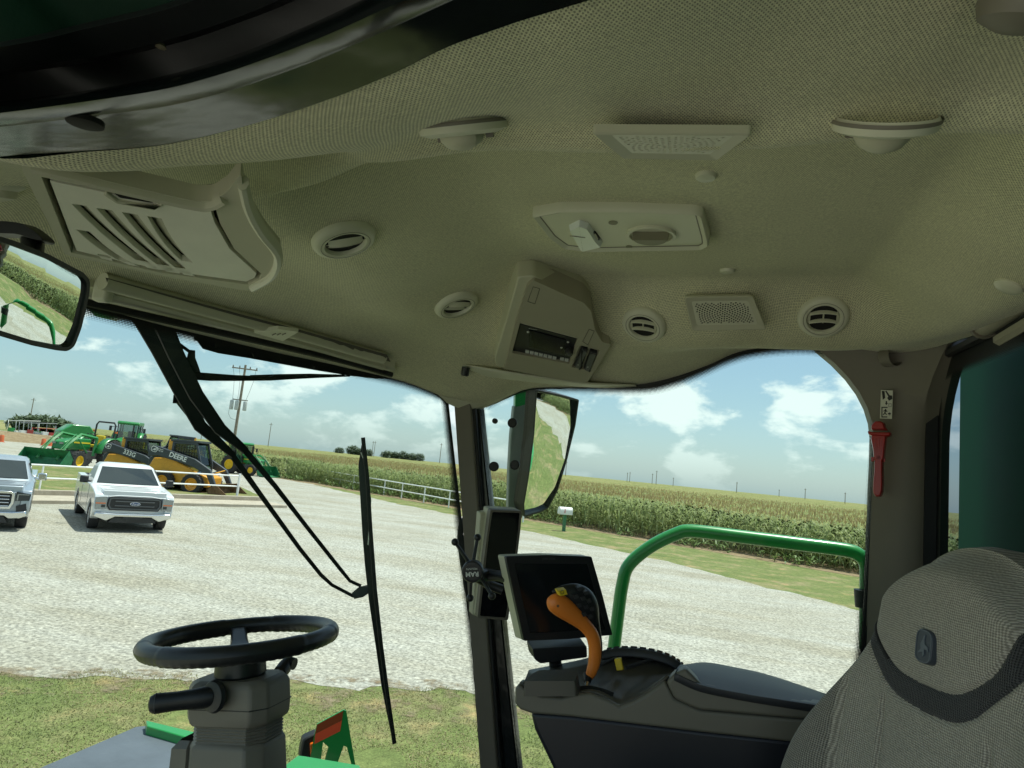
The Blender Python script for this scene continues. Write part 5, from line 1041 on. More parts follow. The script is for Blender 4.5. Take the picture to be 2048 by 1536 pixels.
for i in range(9):
    x0 = 1051+i*9.1+(6 if i > 6 else 0); y0 = 700+i*2.1; q = MB(); q.prism(f.qs([(x0, y0), (x0+7.4, y0+1.6), (x0+6.6, y0+7), (x0-.6, y0+5.4)], -.006), -.008, -.005, 0, f.T); q.build('preset_button', 'button_white', R_d, bevel=.0004)
L = Lf(f.T(Vector((*f.q(1138, 702, 0), -.006))), f.w); q = lb(L.T); q.lathe([(.0135, -.002), (.0135, .003), (.011, .004), (.0105, .016), (.009, .018), (0, .0175)], n=24); kn = q.build('volume_knob', 'knob_black', R_d)
q = lb(L.T); q.lathe([(.0045, .018), (.004, .020), (0, .0203)], n=16); q.build('knob_cap', 'plastic_grey', kn)
for (a, b_) in ((1056, 668), (1136, 688), (1123, 699)):
    L = Lf(f.T(Vector((*f.q(a, b_, 0), -.006))), f.w); q = lb(L.T); q.lathe([(.0032, -.001), (.0032, .001), (.0022, .0018), (0, .0018)], n=14); q.build('round_button', 'button_white', R_d)
text('lettering', 'Bluetooth', .0055, lambda p, f=f, c=f.q(1066, 662): f.T(Vector((c[0]+p[0], c[1]+p[1], -.0055+p[2]))), 'button_white', R_d, depth=.0003)
for (a, b_, c, d, m_) in (((1163, 695), (1176, 698), (1160, 735), (1148, 731), 0), ((1181, 700), (1195, 704), (1180, 739), (1167, 736), 1)):
    sw3 = thing('rocker_switch', ['left black double rocker switch right of the radio', 'right black lit rocker switch right of the radio'][m_], 'switch', f.T(Vector((*f.q(*a), 0))), 0, 'rocker switches beside the radio')
    l_ = rpoly(f.qs([a, b_, c, d], -.004), .003, 3); q = MB(); q.prism(l_, -.03, -.002, 0, f.T); q.build('bezel', 'plastic_black', sw3, bevel=.0008)
    q = MB(); l2 = inset_poly(l_, .0022); q.prism(l2, -.004, .004, 0, f.T, inset=.0012); q.build('rocker', 'plastic_grey', sw3, bevel=.0012)
    cc = f.q((c[0]+d[0])/2+2, (c[1]+d[1])/2-6); q = MB(); q.ring(circ(cc, .0022, 12), circ(cc, .0014, 12), .004, .0045, f.T); q.build('symbol', 'button_white', sw3)
# ---- visor shelf under the console and along the windscreen
mk('visor_dark', (0.10, 0.095, 0.075), 0.7, bump=.3, bscale=500)
t = thing('trim_shelf', 'long thin beige trim ledge under the overhead console with a black lock knob', 'trim ledge', PY(1000, 738, 1.8))
sh = [((815, 716), (822, 728)), ((870, 721), (880, 738)), ((940, 731), (950, 748)), ((1010, 742), (1020, 758)), ((1100, 756), (1110, 768)), ((1180, 766), (1190, 774)), ((1270, 770), (1275, 774))]
ys = [1.80, 1.79, 1.78, 1.79, 1.84, 1.90, 1.96]; a = [PY(*s_[0], y) for s_, y in zip(sh, ys)]; b_ = [PY(*s_[1], y+.05) for s_, y in zip(sh, ys)]
q = MB(); q.grid([spline(a, 5), spline([x.lerp(y, .35)-Vector((0, .006, .0)) for x, y in zip(a, b_)], 5), spline(b_, 5), [p+Vector((0, .03, .02)) for p in spline(b_, 5)]]); q.build('ledge', 'trim_light', t, solid=.004)
c = PY(931, 741, 1.775); q = MB(); q.lathe([(.012, .01), (.012, -.012), (.009, -.016), (0, -.016)], c, (0.1, -.1, 1), 18); kb = q.build('lock_knob', 'plastic_black', t); q = MB(); q.box(c+Vector((.0, -.012, -.004)), (.004, .004, .02)); q.build('knob_ridge', 'plastic_grey', kb)
# roller blind of the windscreen
t = thing('roller_blind', 'beige roller blind cassette along the top of the windscreen', 'roller blind', PX(500, 650, -1.05))
def bp(px, py, off=.022):
    try:
        h_, n_ = hit(px, py); return h_-ray(px, py).normalized()*off*1.6
    except ValueError: return whit(px, py, -.03)
def bp_old(px, py, k=0): # point on the inner side of the windscreen header
    s_ = (px-190)/580; y = .98+.74*s_; x = -1.10+.0*s_+.26*max(0, s_)**2.2
    d = ray(px, py); tt_ = x/d.x if False else y/d.y; return CAMP+d*tt_
top = [(205, 562), (330, 596), (470, 634), (600, 668), (700, 697), (768, 716)]
a = spline([bp(*p) for p in top], 4); q = MB(); q.tube(a, .016, 12); q.build('blind_tube', 'trim_tan', t)
a2 = spline([bp(p[0], p[1]+17) for p in top], 4); q = MB(); q.tube(a2, .011, 6); q.build('bottom_rail', 'trim_tan', t)
q = MB(); lo_ = [bp(p[0]+6, p[1]-7) for p in top]; q.grid([spline(lo_, 4), spline([bp(p[0]+4, p[1]+6)+Vector((.02, -.012, -.004)) for p in top], 4)]); o_ = q.build('perforated_strip', 'visor_dark', t)
q = MB(); c = bp(208, 575); q.box(c, (.03, .022, .055), rz=.2); q.build('end_cap', 'trim_light', t, bevel=.006)
hd = [(500, 664), (548, 656), (590, 662), (558, 682)]; q = MB(); hp_ = [bp(*p)+Vector((.03, -.03, 0)) for p in hd]; ff = fr3(hp_[0], hp_[2], hp_[1]); l_ = rpoly([(lambda r_: (r_.dot(ff.u), r_.dot(ff.v)))(p-ff.o) for p in hp_], .004, 3); q.prism(l_, 0, .008, 0, ff.T, inset=.001); hnd = q.build('pull_handle', 'trim_light', t, bevel=.0015)
for k in range(3):
    q = MB(); a_ = Vector((0, 0)); u0 = l_[0]; cx_ = sum(p[0] for p in l_)/len(l_); cy_ = sum(p[1] for p in l_)/len(l_); q.tube([ff.T(Vector((cx_-.014+.011*k, cy_-.005, .009))), ff.T(Vector((cx_-.006+.011*k, cy_+.006, .009)))], .0012, 5); q.build('grip_rib', 'pillar_trim', hnd)
# strip of trim between blind and glass
q = MB(); l1 = [bp(160, 568), bp(330, 610), bp(470, 646), bp(600, 680), bp(700, 708), bp(790, 736)]; l2 = [bp(165, 588), bp(330, 626), bp(470, 659), bp(600, 690), bp(700, 715), bp(790, 741)]
q.grid([spline([p+Vector((0, 0, .03)) for p in l1], 4), spline(l1, 4), spline(l2, 4), [p+Vector((-.03, .02, 0)) for p in spline(l2, 4)]]); q.build('windscreen_trim', 'trim_tan', cab_root)
q = MB(); l3 = [p+Vector((-.012, .008, -.012)) for p in spline(l2, 4)]; q.tube(l3, .008, 8); q.build('windscreen_seal', 'rubber', cab_root)
# rear roller blind
t = thing('roller_blind', 'beige roller blind cassette with green screen at the top of the rear window', 'roller blind', (.6, 1.3, 3.36))
a = PX(1968, 652, .60); b_ = PX(2052, 596, .60); d = (b_-a); q = MB(); q.tube([a, a+d*6], .023, 16); q.build('blind_tube', 'console_tan', t); q = MB(); q.tube([a-d.normalized()*.006, a+d.normalized()*.003], .028, 16); q.build('end_cap', 'pillar_trim', t)
a2 = PX(1998, 680, .60); q = MB(); q.tube([a2, a2+d*6], .012, 6); q.build('bottom_rail', 'console_tan', t)
q = MB(); q.tube([(.622, 1.92, 3.395), (.622, .6, 3.40)], .014, 8); q.build('window_seal', 'rubber', cab_root)
# ================================================================== INSIDE THE CAB
# ---- steering column and wheel
mk('wheel_rubber', (0.016, 0.017, 0.018), 0.38, bump=0.08, bscale=500, detail=1); mk('column_grey', (0.17, 0.155, 0.13), 0.5, bump=0.12, bscale=900, var=0.03, detail=1); mk('soft_black', (0.013, 0.014, 0.017), 0.42, bump=0.08, bscale=600, detail=1)
axw = Vector((-math.sin(math.radians(8.5)), 0.02, math.cos(math.radians(8.5)))).normalized(); Cw = PY(483, 1277, 1.2); W = Lf(Cw, axw, (1, 0, 0)); W.v = W.w.cross(W.u)
t = thing('steering_column', 'grey steering column with a black ribbed steering wheel and side levers', 'steering column', Cw-Vector((0, 0, .6)))
q = MB(); rows = []
NS, NT = 240, 16
for i in range(NS+1):
    a = 2*math.pi*i/NS; row = []
    for k in range(NT+1):
        b_ = 2*math.pi*k/NT; under = max(0, -math.sin(b_)); thick = .0165+.0012*(1 if abs((a % (2*math.pi/3))-math.pi/3) < .75 else 0)+.0006*under*math.sin(a*66); R_w = .169
        row.append(W.T(Vector(((R_w+thick*math.cos(b_))*math.cos(a), (R_w+thick*math.cos(b_))*math.sin(a), thick*math.sin(b_)))))
    rows.append(row)
q.grid(rows); wh = q.build('steering_wheel', 'wheel_rubber', t)
for a in (math.radians(128), math.radians(10), math.radians(248)):
    d = Vector((math.cos(a), math.sin(a), 0)); s_ = Vector((-math.sin(a), math.cos(a), 0)); q = MB(); rows = []
    for r_, z_, w_, h_ in ((.167, -.002, .020, .006), (.13, -.008, .017, .006), (.09, -.022, .019, .007), (.045, -.032, .026, .010)):
        rows.append([W.T(d*r_+s_*x+Vector((0, 0, z_+z2))) for x, z2 in ((-w_, -h_), (w_, -h_), (w_*.75, h_), (-w_*.75, h_), (-w_, -h_))])
    q.grid(rows, 0, False); q.build('spoke', 'wheel_rubber', wh, bevel=.003)
q = MB(); q.fr = W.T; q.lathe([(0, -.018), (.035, -.02), (.046, -.030), (.048, -.064), (.042, -.072), (.040, -.085)], n=32); q.build('hub', 'wheel_rubber', wh)
def octo(hx, hy, c): return [(-hx+c, -hy), (hx-c, -hy), (hx, -hy+c), (hx, hy-c), (hx-c, hy), (-hx+c, hy), (-hx, hy-c), (-hx, -hy+c)]
H = Lf(W.T(Vector((0.0, 0, .010))), axw, (1, 0, 0)); H.v = H.w.cross(H.u)
q = MB(); lv = [(-.078, .82, .0), (-.083, .95, 0), (-.092, 1.0, 0), (-.125, 1.02, 0), (-.128, 1.02, 0), (-.150, 1.0, 0), (-.156, .94, 0)]
rows = [[H.T(Vector((x*k, y*k, z))) for x, y in octo(.087, .060, .024)+[octo(.087, .060, .024)[0]]] for z, k, _ in lv]; q.grid(rows); q.add(rows[0][:-1], [tuple(range(8))]); q.build('column_head', 'column_grey', t, bevel=.005, seg=3)
q = MB(); q.fr = H.T; q.ring(octo(.0892, .0622, .024), octo(.083, .056, .024), -.1265, -.125); q.build('head_seam', 'soft_black', t)
q = MB(); rows = []
for i in range(13): k = .93 if i % 2 else .89; rows.append([H.T(Vector((x*k, y*k, -.155-.0028*i))) for x, y in octo(.085, .058, .027)+[octo(.085, .058, .027)[0]]])
q.grid(rows, 0, False); q.build('bellows', 'column_grey', t)
q = MB(); rows = []
for z, k in ((-.186, .80), (-.190, .88), (-.196, .91), (-.30, .97), (-.45, 1.0), (-.72, 1.15)): rows.append([H.T(Vector((x*k, y*k*1.05, z))) for x, y in octo(.088, .064, .027)+[octo(.088, .064, .027)[0]]])
q.grid(rows); q.build('column_base', 'column_grey', t, bevel=.004)
q = MB(); rows = []
for z, k in ((-.19, .6), (-.20, .9), (-.27, 1.0), (-.30, .95)): rows.append([H.T(Vector((x*k*.3-.095, y*k*.8, z))) for x, y in octo(.088, .064, .027)+[octo(.088, .064, .027)[0]]])
q.grid(rows); q.build('column_side_cover', 'column_grey', t)
a0 = PY(428, 1393, 1.125); a1 = PY(297, 1409, 1.07); dr = (a1-a0).normalized()
q = MB(); q.lathe([(.001, -.006), (.027, -.005), (.029, 0), (.026, .006), (.02, .008), (.0, .009)], a0, (dr*.3+Vector((0, -1, .1))).normalized(), 28); q.build('lever_collar', 'soft_black', t)
q = MB(); L_ = (a1-a0).length; pts = [a0+dr*(L_*k) for k in (0, .15, .35, .6, .85, .9, .97, 1.0)]; q.tube(pts, [.016, .019, .0175, .0165, .0175, .0175, .014, .006], 18, flat=.85); lv_ = q.build('tilt_lever', 'soft_black', t)
q = MB(); q.tube([a0+dr*(L_*.885), a0+dr*(L_*.895)], [.0182, .0182], 18, flat=.85); q.build('lever_band', 'plastic_grey', lv_)
a0 = PY(560, 1345, 1.27); a1 = PY(577, 1325, 1.30); q = MB(); q.tube([a0, a0.lerp(a1, .5), a1, PY(589, 1328, 1.30)], [.014, .015, .015, .012], 16); q.build('turn_signal_lever', 'soft_black', t)
# ---- armrest console
mk('console_brown', (0.085, 0.078, 0.062), 0.42, bump=0.1, bscale=800, var=0.04, detail=1); mk('console_side', (0.15, 0.14, 0.112), 0.45, bump=0.1, bscale=800, var=0.04, detail=1); mk('bin_blue', (0.012, 0.014, 0.022), 0.4, bump=0.1, bscale=700, detail=1); mk('pad_vinyl', (0.035, 0.037, 0.043), 0.5, bump=0.25, bscale=450, var=.05)
YN = 1.50; XZ2 = lambda p: Vector((p[0], YN+p[2], p[1]))
def nz(pts, y=YN): return [(p.x, p.z) for p in (PY(a, b_, y) for a, b_ in pts)]
t = thing('armrest_console', 'dark brown armrest console with padded lid and control panel beside the seat', 'armrest console', PY(1300, 1480, 1.6)-Vector((0, 0, .3)))
band = nz([(1029, 1377), (1029, 1408), (1040, 1420), (1063, 1428), (1140, 1434), (1250, 1447), (1399, 1465), (1575, 1484), (1660, 1492), (1660, 1442), (1587, 1438), (1400, 1421), (1380, 1412), (1349, 1398), (1330, 1362), (1292, 1389), (1262, 1405), (1238, 1413), (1219, 1402), (1181, 1387), (1150, 1388), (1122, 1396), (1085, 1392), (1050, 1380), (1038, 1368)])
q = MB(); q.prism(band, 0, .05, 0, XZ2); q.build('side_panel', 'console_side', t, bevel=.006, seg=3)
# sunken top surface between the ridge and the far rim
topn = [(1040, 1366), (1090, 1386), (1122, 1393), (1181, 1384), (1219, 1399), (1238, 1410), (1262, 1402), (1292, 1386), (1336, 1352)]; topf = [(1058, 1342), (1110, 1332), (1160, 1322), (1200, 1312), (1235, 1308), (1270, 1308), (1300, 1312), (1335, 1322), (1366, 1335)]
A1 = [PY(*p, YN+.012) for p in topn]; A2 = [PY(*p, YN+.20) for p in topf]; q = MB(); rows = []
for k in range(7):
    f_ = k/6; rows.append(spline([a.lerp(b_, f_)+Vector((0, 0, -.012*math.sin(math.pi*f_))) for a, b_ in zip(A1, A2)], 4))
q.grid(rows); q.build('top_panel', 'console_brown', t, solid=.006)
ff = Fr(PY(1100, 1350, YN+.06), (1, 0, .12), (0, 1, .10)); l_ = rpoly(ff.qs([(1043, 1362), (1058, 1346), (1076, 1337), (1150, 1335), (1160, 1344), (1154, 1362)], .02), .008, 4)
q = MB(); q.prism(l_, -.012, .018, 0, ff.T, inset=.005); q.build('front_pad', 'console_brown', t, bevel=.004, seg=3)
pd = nz([(1333, 1364), (1349, 1347), (1372, 1336), (1400, 1366), (1470, 1382), (1560, 1396), (1660, 1412), (1660, 1440), (1587, 1436), (1400, 1419), (1380, 1412), (1349, 1397)])
q = MB(); q.prism(pd, -.004, .035, 0, XZ2); q.build('armrest_side', 'console_side', t, bevel=.006, seg=3)
p4_ = [PY(1349, 1346, YN-.004), PY(1400, 1368, YN-.006), PY(1475, 1384, YN-.006), PY(1560, 1398, YN-.006), PY(1665, 1414, YN-.004)]; p5_ = [PY(1366, 1334, YN+.12), PY(1410, 1328, YN+.23), PY(1470, 1338, YN+.24), PY(1540, 1354, YN+.24), PY(1660, 1394, YN+.24)]
q = MB(); rows = [[p+Vector((0, 0, -.014)) for p in spline(p4_, 5)]]
for k in range(6): f_ = k/5; rows.append([a.lerp(b_, f_)+Vector((0, 0, .006*math.sin(math.pi*f_)-(.003 if k in (0, ) else 0))) for a, b_ in zip(spline(p4_, 5), spline(p5_, 5))])
q.grid(rows); q.build('armrest_lid', 'pad_vinyl', t, solid=.008)
bn = nz([(1057, 1428), (1066, 1465), (1100, 1536), (1160, 1680), (1700, 1680), (1700, 1490), (1575, 1483), (1399, 1464), (1250, 1446), (1140, 1433)]); q = MB(); q.prism(bn, .012, .23, 0, XZ2); q.build('storage_bin', 'bin_blue', t, bevel=.01, seg=3)
# slot of the lever
sl = [PY(a, b_, YN+.03)+Vector((0, 0, .003)) for a, b_ in ((1105, 1391), (1140, 1386), (1175, 1381), (1205, 1387), (1226, 1395))]; q = MB(); q.tube(spline(sl, 4), .0075, 8, flat=.5); q.build('lever_slot', 'hole_dark', t)
# ribbed round hand rest and yellow tab
rr1 = spline([PY(a, b_, YN+.21) for a, b_ in ((1208, 1312), (1235, 1307), (1270, 1307), (1305, 1312), (1335, 1321), (1356, 1333), (1368, 1345))], 8); q = MB()
ups = Vector((0, -.035, .012)); q.grid([rr1, [p+Vector((0, -.006, .012)) for p in rr1], [p+Vector((0, -.035, .016)) for p in rr1], [p+Vector((0, -.05, .004)) for p in rr1]]); q.build('hand_rest', 'pad_vinyl', t, solid=.008)
mk('tread_brown', (0.12, 0.075, 0.05), 0.6, var=.1)
for i in range(2, len(rr1)-5, 4):
    for dy in (-.016, -.031):
        a = rr1[i]+Vector((0, dy, .0175)); b_ = rr1[i+3]+Vector((0, dy, .0175)); q = MB(); q.tube([a-Vector((0, 0, .002)), b_-Vector((0, 0, .002))], .0058, 4, flat=.22); q.build('rib', 'tread_brown' if i > 22 else 'pad_vinyl', t, bevel=.0008)
a = PY(1238, 1328, YN+.12); q = MB(); q.box(a, (.016, .012, .026), M_=Matrix.Rotation(-.3, 3, 'Y')); q.build('yellow_switch', 'seat_yellow', t, bevel=.002)
for (a, b_, c, d) in ((1250, 1342, 1310, 1322), (1200, 1336, 1240, 1318), (1150, 1376, 1160, 1352)):
    q = MB(); q.tube([PY(a, b_, YN+.10)+Vector((0, 0, .006)), PY(c, d, YN+.17)+Vector((0, 0, .006))], .005, 6, flat=.5); q.build('trim_rib', 'pad_vinyl', t)
# joystick: orange hand grip with black thumb pad
mk('button_dark', (0.04, 0.042, 0.046), 0.4); mk('grip_orange', (0.88, 0.25, 0.035), 0.42, bump=0.05, bscale=300, coat=.2); mk('steel', (0.55, 0.55, 0.55), 0.25, metal=1.0)
t = thing('control_lever', 'orange and black hand control lever standing on the armrest console', 'control lever', PY(1172, 1385, YN+.04))
dj = 1.49; oj = PD(1160, 1270, dj); fj = Fr(oj, RR*.94+VV*.34, UU)
def smooth_out(pts, n=4): return [(p.x, p.y) for p in spline([Vector((a, b_, 0)) for a, b_ in pts], n, True)]
def puff(name, px_, th, m_, par, h0=0.0, steps=5, rad=.012):
    o_ = smooth_out(fj.qs(px_)); q = MB(); rows = []
    for k in range(-steps, steps+1):
        a = k/steps*math.pi/2; l_ = inset_poly(o_, rad*(1-math.cos(a))); rows.append([fj.T(Vector((p[0], p[1], h0+th/2*math.sin(a)))) for p in l_+[l_[0]]])
    q.grid(rows); n_ = len(o_); q.add(rows[0][:-1], [tuple(range(n_))]); q.add(rows[-1][:-1], [tuple(range(n_))]); return q.build(name, m_, par, autos=60)
def sweep(name, pts, m_, h0, fl):
    P_ = [fj.T(Vector((*fj.q(a, b_), h0))) for a, b_, w_ in pts]; sp = spline([Vector((p.x, p.y, p.z)) for p in P_], 5); ws = spline([Vector((w_, 0, 0)) for a, b_, w_ in pts], 5)
    q = MB(); q.tube(sp, [max(.5, w_.x)/2*dj/FPX for w_ in ws], 20, up=fj.u*.7+fj.v*.7, flat=fl); return q.build(name, m_, t, autos=70)
sweep('grip', [(1174, 1356, 14), (1180, 1345, 22), (1187, 1322, 26), (1188, 1292, 27), (1182, 1268, 27), (1167, 1248, 28), (1145, 1229, 36), (1122, 1212, 42), (1106, 1203, 36), (1098, 1199, 22), (1094, 1197, 6)], 'grip_orange', .004, .75)
sweep('thumb_pad', [(1106, 1184, 4), (1114, 1184, 14), (1130, 1184, 28), (1148, 1190, 46), (1166, 1203, 54), (1178, 1222, 48), (1188, 1244, 28), (1196, 1266, 16), (1201, 1292, 12), (1199, 1320, 12), (1188, 1350, 10)], 'soft_black', -.004, .62)
q = MB(); q.prism(rpoly(fj.qs([(1112, 1179), (1130, 1176), (1134, 1188), (1118, 1192)], .02), .002, 3), .012, .027, 0, fj.T, inset=.0015); yb = q.build('yellow_button', 'seat_yellow', t, bevel=.002)
q = MB(); c = fj.q(1124, 1184, .026); q.ring(circ(c, .0042, 16), circ(c, .0034, 16), .026, .0278, fj.T); q.build('symbol', 'soft_black', yb)
for i, (a, b_) in enumerate(((1160, 1178), (1172, 1186), (1152, 1193), (1166, 1197), (1178, 1202), (1158, 1211), (1172, 1214), (1184, 1218), (1168, 1229), (1181, 1233))):
    q = MB(); q.prism(rpoly(fj.qs([(a-6, b_-3), (a+3, b_-6), (a+7, b_+2), (a-2, b_+6)], .015), .002, 3), .004, .0165, 0, fj.T, inset=.001); q.build('thumb_button', 'button_dark', t, bevel=.0012)
c = fj.q(1116, 1212, .02); q = MB(); q.prism(circ(c, .003, 10), .012, .0205, 0, fj.T); q.build('finger_screw', 'rust', t)
a = fj.T(Vector((*fj.q(1176, 1352), 0))); b_ = PY(1172, 1388, YN+.035); q = MB(); q.tube([a, b_], [.0055, .0055], 12); q.build('stem', 'steel', t); q = MB(); q.tube([a+(a-b_)*.05, a.lerp(b_, .35)], [.012, .0075], 12); q.build('stem_boot', 'soft_black', t)
# ---- display monitor
mk('bezel_black', (0.022, 0.023, 0.027), 0.45, bump=.08, bscale=700, detail=1); mk('glass_screen', (0.012, 0.015, 0.018), 0.16, spec=0.6)
TLm, TRm, BLm = PD(1012, 1113, 1.56), PD(1183, 1113, 1.66), PD(1048, 1282, 1.55); f = fr3(TLm, TRm, BLm)
t = thing('display_monitor', 'black framed display monitor in a tan housing mounted in front of the armrest', 'monitor', f.o)
fo = f.qs([(1012, 1113), (1095, 1110), (1183, 1113), (1205, 1190), (1225, 1270), (1137, 1278), (1048, 1282), (1030, 1200)]); fi = f.qs([(1029, 1127), (1176, 1128), (1212, 1259), (1060, 1267)]); 
q = MB(); holed(q, rpoly(fo, .004, 3), [rpoly(fi, .002, 2)], -.012, 0, f.T); bz = q.build('bezel', 'bezel_black', t, bevel=.0018)
q = MB(); q.prism(inset_poly(rpoly(fo, .005, 3), -.001), -.045, -.008, 0, f.T, inset=.0015); q.build('housing', 'trim_tan', t, bevel=.004, seg=3)
q = MB(); q.prism(rpoly(inset_poly(fi, -.001), .002, 2), -.010, -.004, 0, f.T); q.build('screen', 'glass_screen', t)
c = f.q(1098, 1118); text('lettering', 'JOHN DEERE', .0062, lambda p: f.T(Vector((c[0]+p[0], c[1]+p[1]*(1 if f.q(1098, 1100)[1] > c[1] else -1), p[2]+.0002))), 'plastic_grey', bz, depth=.0004)
q = MB(); sk = Fr(PD(1120, 1310, 1.60), RR*.97+VV*.22, UU); q.prism(rpoly(sk.qs([(1063, 1296), (1175, 1290), (1176, 1316), (1080, 1329), (1068, 1320)]), .006, 3), -.05, 0, 0, sk.T, inset=.002); q.build('mount_bracket', 'bezel_black', t, bevel=.003)
q = MB(); q.tube([PD(1110, 1318, 1.63), PD(1112, 1345, 1.66)], .016, 12); q.build('mount_post', 'bezel_black', t)
# ---- tall corner display
f2 = fr3(PD(982, 1019, 1.80), PD(1044, 1022, 1.84), PD(956, 1237, 1.80)); t = thing('corner_display', 'tall narrow black display with tan frame fixed on the front right pillar', 'display', f2.o)
fo = f2.qs([(981, 1019), (1044, 1022), (1041, 1060), (1030, 1150), (1016, 1241), (955, 1236), (964, 1150), (974, 1070)]); fi = f2.qs([(985, 1024), (1040, 1026), (1037, 1060), (1026, 1150), (1012, 1236), (960, 1232), (969, 1150), (978, 1070)])
q = MB(); holed(q, rpoly(fo, .006, 4), [rpoly(fi, .004, 3)], -.02, 0, f2.T); q.build('frame', 'column_grey', t, bevel=.002); q = MB(); q.prism(rpoly(fo, .006, 4), -.05, -.015, 0, f2.T); q.prism(f2.qs([(961, 1026), (981, 1024), (957, 1234), (945, 1230)], -.03), -.06, -.03, 0, f2.T); q.build('housing', 'trim_tan', t, bevel=.003)
q = MB(); q.prism(rpoly(inset_poly(fi, -.001), .004, 3), -.012, -.003, 0, f2.T); q.build('screen', 'screen_black', t)
# ---- ball mount with knob and ball stalks
cM = PD(945, 1143, 1.58); f3_ = Fr(cM, RR*.98-VV*.1, UU); t = thing('ball_mount', 'black ball mount knob with four ball ended levers holding the display', 'ball mount', cM)
q = MB(); q.fr = f3_.T; q.lathe([(0, -.03), (.02, -.03), (.0235, -.02), (.026, -.004), (.026, .004), (.0235, .008), (.0195, .0085), (.019, .007), (0, .007)], n=36); kn = q.build('knob', 'soft_black', t)
ar = math.radians(184)
def Tk(dy): return lambda p: f3_.T(Vector((math.cos(ar)*p[0]-math.sin(ar)*(p[1]+dy), math.sin(ar)*p[0]+math.cos(ar)*(p[1]+dy), .0072+p[2])))
text('lettering', 'RAM', .0155, Tk(.004), 'button_white', kn, depth=.0004, bold=.0004); text('lettering', 'MOUNTS', .0064, Tk(-.0085), 'button_white', kn, depth=.0004)
for (a, b_), (c, d), dp in (((938, 1125), (910, 1084), 1.60), ((947, 1122), (955, 1075), 1.62), ((942, 1162), (940, 1196), 1.60), ((962, 1155), (984, 1192), 1.57)):
    q = MB(); p0, p1 = PD(a, b_, 1.6), PD(c, d, dp); q.tube([p0, p1], [.0045, .0042], 8); ba_ = q.build('lever', 'soft_black', t); q = MB(); q.lathe([(0, -.009)]+[(.009*math.cos(x), .009*math.sin(x)) for x in np.linspace(-1.4, 1.4, 9)]+[(0, .009)], p1, (0, 0, 1), 16); q.build('ball_tip', 'soft_black', ba_)
q = MB(); q.tube([PD(955, 1148, 1.62), PD(975, 1150, 1.64), PD(1000, 1152, 1.62), PD(1018, 1156, 1.60)], [.018, .015, .013, .016], 14); q.tube([PD(950, 1150, 1.63), PD(975, 1168, 1.66), PD(1005, 1180, 1.66)], [.014, .012, .012], 12); q.build('arm', 'soft_black', t)
# ---- decal and emergency hammer on the rear pillar
fp = Fr(PY(1772, 800, 1.935), (.62, -.36, 0), (0, 0, 1)); dl = [(1762, 780), (1786, 781), (1784, 838), (1760, 837)]
mk('decal_white', (0.70, 0.70, 0.60), 0.5); mk('decal_black', (0.02, 0.02, 0.02), 0.5)
t = thing('escape_decal', 'white pictogram decal above the red hammer on the rear pillar', 'decal', fp.o)
q = MB(); q.prism(fp.qs(dl), 0, .0008, 0, fp.T); q.build('label', 'decal_white', t)
def zz4(pts): return fp.qs([(1348+a/2.926, 500+b_/2.926) for a, b_ in pts], .001)
for nm, pts in (('window_symbol', [(1216, 824), (1232, 826), (1236, 866), (1222, 876)]), ('hammer_symbol', [(1236, 826), (1244, 824), (1262, 850), (1276, 852), (1278, 872), (1258, 882), (1248, 866), (1254, 858)]), ('arrow', [(1239, 884), (1247, 884), (1247, 896), (1252, 896), (1243, 908), (1234, 896), (1239, 896)]),
                ('door_symbol', [(1214, 918), (1250, 918), (1250, 924), (1220, 924), (1220, 974), (1248, 974), (1248, 980), (1214, 980)]), ('arrow', [(1252, 954), (1262, 954), (1260, 946), (1270, 958), (1260, 970), (1262, 962), (1252, 962)]),
                ('runner_symbol', [(1236, 930), (1242, 930), (1242, 937), (1250, 944), (1246, 948), (1240, 944), (1238, 952), (1246, 962), (1242, 966), (1234, 956), (1228, 966), (1222, 964), (1232, 950), (1234, 942), (1226, 946), (1224, 942), (1234, 936)])):
    q = MB(); q.prism(zz4(pts), .0008, .0014, 0, fp.T); q.build(nm, 'decal_black', t)
q = MB(); l_ = zz4([(1256, 898), (1272, 898), (1272, 918), (1256, 918)]); q.ring(l_, inset_poly(l_, .0008), .0008, .0014, fp.T); q.build('hand_symbol', 'decal_black', t)
mk('hammer_red', (0.42, 0.02, 0.018), 0.35, coat=.3)
t = thing('emergency_hammer', 'red plastic emergency hammer clipped to the rear pillar', 'hammer', PY(1755, 930, 1.92))
fh = Fr(PY(1756, 900, 1.925), (.80, -.30, 0), (0, 0, 1)); z5 = lambda pts: fh.qs([(1348+a/2.926, 500+b_/2.926) for a, b_ in pts], .01)
q = MB(); q.prism(z5([(1160, 1070), (1250, 1072), (1240, 1150), (1232, 1238), (1168, 1236), (1160, 1160), (1148, 1100)]), 0, .018, 0, fh.T, inset=.003); hd_ = q.build('holder', 'hammer_red', t, bevel=.002)
q = MB(); q.prism(z5([(1130, 1054), (1160, 1064), (1276, 1066), (1272, 1090), (1250, 1096), (1160, 1092), (1136, 1082)]), -.002, .024, 0, fh.T, inset=.002); q.build('head', 'hammer_red', t, bevel=.003)
q = MB(); q.prism(z5([(1172, 1000), (1210, 998), (1236, 1012), (1240, 1036), (1256, 1058), (1150, 1056), (1152, 1026)]), 0, .02, 0, fh.T, inset=.003); q.build('head_cap', 'hammer_red', t, bevel=.003)
hp = z5([(1176, 1200), (1222, 1202), (1226, 1290), (1226, 1400), (1214, 1440), (1196, 1447), (1174, 1440), (1160, 1404), (1168, 1290)]); q = MB(); q.prism(smooth_out(hp, 3), -.002, .018, 0, fh.T, inset=.003); q.build('handle', 'hammer_red', t, bevel=.004, seg=3)
